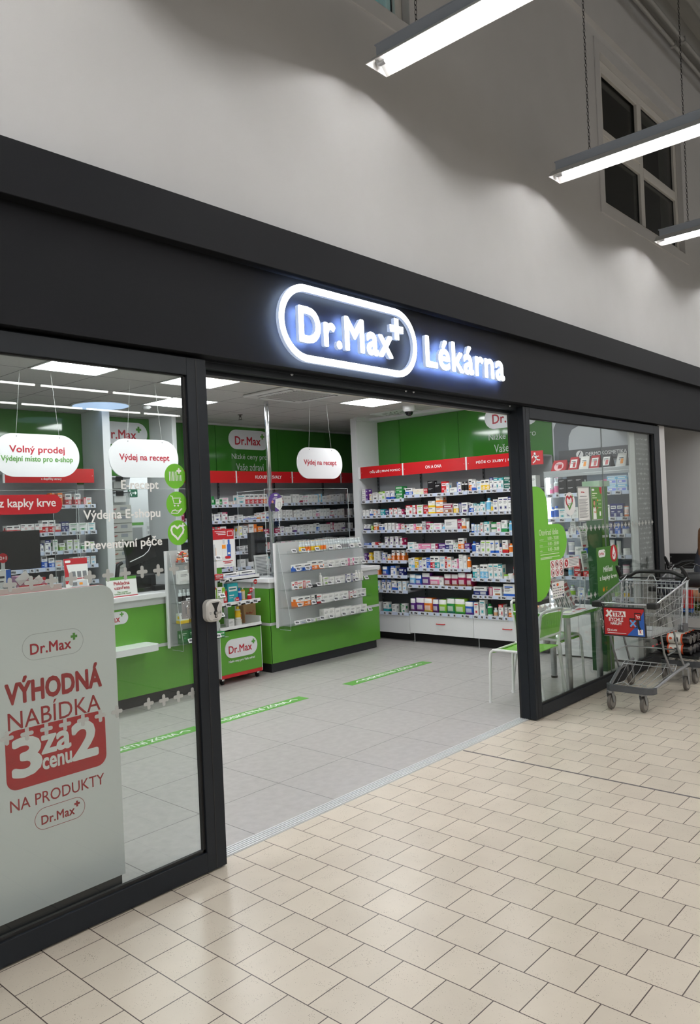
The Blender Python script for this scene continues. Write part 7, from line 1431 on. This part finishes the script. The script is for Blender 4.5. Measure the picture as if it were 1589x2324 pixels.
# ================================================================== person bent over the loaded cart, mostly beyond the right edge
def skin_mesh(name, pts, edges, radii, mt, parent, root=0, sub=2):
    me = bpy.data.meshes.new(name); me.from_pydata(pts, edges, []); o = bpy.data.objects.new(name, me); COL.objects.link(o); o.parent = parent
    sk = o.modifiers.new('skin', 'SKIN'); me.skin_vertices.new() if not me.skin_vertices else None
    for i, r in enumerate(radii): me.skin_vertices[0].data[i].radius = (r, r) if not isinstance(r, tuple) else r
    me.skin_vertices[0].data[root].use_root = True
    s = o.modifiers.new('sub', 'SUBSURF'); s.levels = sub; s.render_levels = sub
    dg = bpy.context.evaluated_depsgraph_get(); dg.update(); m2 = bpy.data.meshes.new_from_object(o.evaluated_get(dg)); o.modifiers.clear(); o.data = m2
    m2.materials.clear(); m2.materials.append(mt)
    for p in m2.polygons: p.use_smooth = True
    return o
def person():
    t = thing('person', 'person with brown hair and dark jacket bending over the loaded cart', 'person', (6.12, -0.66, 0)); og = Vector(t.location)
    SK = mat('skin', C(206, 156, 132), 0.55); JK = mat('dark_jacket', C(34, 38, 50), 0.8); TR = mat('dark_trousers', C(40, 42, 50), 0.85); HR = mat('brown_hair', C(112, 72, 44), 0.5, noise=0.35, nscale=60); SH = mat('dark_shoe', C(28, 26, 26), 0.5)
    V = lambda *p: tuple(Vector(p)-og)
    # one body: legs, bent trunk, neck, head, arms with hands
    pts = [V(6.12,-0.66,0.90), V(6.02,-0.64,1.02), V(5.86,-0.62,1.16), V(5.74,-0.60,1.23), V(5.66,-0.58,1.26), V(5.60,-0.565,1.27), V(5.55,-0.55,1.275),
           V(6.13,-0.56,0.86), V(6.10,-0.55,0.48), V(6.16,-0.55,0.08), V(6.13,-0.76,0.86), V(6.14,-0.77,0.48), V(6.22,-0.77,0.08),
           V(5.76,-0.44,1.20), V(5.62,-0.40,0.98), V(5.40,-0.46,0.90), V(5.34,-0.475,0.892), V(5.77,-0.77,1.20), V(5.66,-0.82,0.98), V(5.52,-0.78,0.985)]
    edges = [(0,1),(1,2),(2,3),(3,4),(4,5),(5,6),(0,7),(7,8),(8,9),(0,10),(10,11),(11,12),(3,13),(13,14),(14,15),(15,16),(3,17),(17,18),(18,19)]
    rad = [0.130,0.115,0.125,0.105,0.062,0.07,0.075, 0.095,0.068,0.045,0.095,0.068,0.045, 0.052,0.042,0.030,0.034, 0.052,0.042,0.030]
    skin_mesh('body', pts, edges, rad, SK, t)
    # clothing over it
    skin_mesh('jacket', [pts[i] for i in (0,1,2,3,13,14,15,17,18,19)], [(0,1),(1,2),(2,3),(3,4),(4,5),(5,6),(3,7),(7,8),(8,9)], [0.170,0.165,0.190,0.190,0.098,0.068,0.044,0.098,0.068,0.044], JK, t)
    skin_mesh('trousers', [pts[i] for i in (0,7,8,9,10,11,12)], [(0,1),(1,2),(2,3),(0,4),(4,5),(5,6)], [0.155,0.108,0.080,0.062,0.108,0.080,0.062], TR, t)
    for x, y in ((6.16, -0.55), (6.22, -0.77)):
        m = MB(); m.lathe([(0.0,-0.20),(0.035,-0.19),(0.048,-0.13),(0.046,-0.05),(0.045,0.03),(0.03,0.07),(0,0.075)], (x, y, 0.045), 14, axis='X'); o = m.build('shoe', SH, t, origin=og); o.data.transform(Matrix.Scale(0.9, 4, (0,0,1)))
    # head: skull, face looking forward-down (-x), ears
    hc = Vector((5.50, -0.54, 1.27)); fw = Vector((-0.8, 0.05, -0.55)).normalized(); up = Vector((-0.55, 0.05, 0.83)); up = (up-fw*up.dot(fw)).normalized(); sd = fw.cross(up)
    m = MB(); n, k = 18, 14; g = []
    for i in range(k+1):
        th = math.pi*i/k; row = []
        for j in range(n):
            ph = 2*math.pi*j/n; a, b, c = math.sin(th)*math.cos(ph), math.sin(th)*math.sin(ph), math.cos(th)
            ra = 0.098*(1+0.06*max(a, 0)) if c > -0.3 else 0.098*(1-0.25*(-c-0.3)); row.append(hc+fw*a*ra+sd*b*0.078*(1-0.25*max(0, -c))+up*c*0.118)
        g.append(row)
    for i in range(k):
        for j in range(n): m.add([g[i][j], g[i+1][j], g[i+1][(j+1) % n], g[i][(j+1) % n]], [(0,1,2,3)], 0, True)
    m.tube([hc+fw*0.095+up*0.02, hc+fw*0.118-up*0.015, hc+fw*0.10-up*0.03], [0.008, 0.013, 0.009], n=8)
    for s in (-1, 1): m.tube([hc+sd*s*0.076+up*0.02, hc+sd*s*0.088+up*0.0-fw*0.01, hc+sd*s*0.076-up*0.03], [0.010, 0.014, 0.008], n=8)
    m.build('head', SK, t, origin=og, weld=True)
    m = MB(); m.tube([hc+fw*0.083-up*0.055-sd*0.022, hc+fw*0.093-up*0.055, hc+fw*0.083-up*0.055+sd*0.022], [0.004, 0.007, 0.004], n=6); m.build('mouth', mat('lips', C(176, 96, 92), 0.5), t, origin=og)
    m = MB()
    for s in (-1, 1): m.lathe([(0.0, -0.006), (0.010, 0), (0, 0.006)], tuple(hc+fw*0.090+sd*s*0.032+up*0.018), 10)
    m.build('eyes', INK, t, origin=og)
    # shoulder-length hair hanging forward beside the face
    m = MB(); rnd = random.Random(4)
    for i in range(150):
        a = rnd.uniform(-2.3, 2.3); st = hc+up*0.112*math.cos(0.35)+sd*0.02*math.sin(a); s = sd*math.sin(a)-fw*math.cos(a)*0.9
        p1 = hc+up*0.085+s*0.075; p2 = hc+s*0.100+up*0.0; dn = Vector((-0.03, 0, -1)); p3 = p2+dn*0.07+fw*rnd.uniform(-0.01, 0.02); l = rnd.uniform(0.04, 0.09); p4 = p3+dn*l+s*rnd.uniform(-0.02, 0.006)
        m.tube([st, p1, p2, p3, p4], [0.008, 0.013, 0.013, 0.010, 0.002], n=5)
    for i in range(k):
        for j in range(n):
            q = [g[i][j], g[i+1][j], g[i+1][(j+1) % n], g[i][(j+1) % n]]; c = (q[0]+q[1]+q[2]+q[3])/4-hc
            if c.dot(fw) < 0.035 and c.dot(up) > -0.05 or c.dot(up) > 0.092: m.add([hc+(p-hc)*1.08 for p in q], [(0,1,2,3)], 0, True)
    m.build('hair', HR, t, origin=og)
    # hands: palm with four bent fingers and a thumb
    for (w_, d_, side) in (((5.34,-0.475,0.892), (-1,-0.15,-0.25), 1), ((5.52,-0.78,0.985), (-1,0.1,-0.1), -1)):
        w_ = Vector(w_)-og; d = Vector(d_).normalized(); nrm = Vector((0,0,1)); sv = d.cross(nrm).normalized()*side
        P_ = [tuple(w_-d*0.03), tuple(w_+d*0.03), tuple(w_+d*0.065)]; E_ = [(0,1),(1,2)]; R_ = [(0.026,0.020),(0.036,0.018),(0.034,0.015)]
        skin_mesh('hand', P_, E_, R_, SK, t, sub=2)
        for q, (off, ln) in enumerate(((-0.030,0.062),(-0.010,0.072),(0.010,0.068),(0.029,0.052))):
            b = w_+d*0.062+sv*off; c1 = b+d*ln*0.5; c2 = c1+d*ln*0.30-nrm*ln*0.18; c3 = c2+d*ln*0.16-nrm*ln*0.26; m = MB(); m.tube([b, c1, c2, c3], [0.0095,0.009,0.008,0.006], n=8); m.build('finger', SK, t)
        b = w_+d*0.015+sv*-0.030; m = MB(); m.tube([b, b+d*0.028-sv*0.022-nrm*0.006, b+d*0.055-sv*0.026-nrm*0.016], [0.012,0.0105,0.007], n=8); m.build('thumb', SK, t)
person()
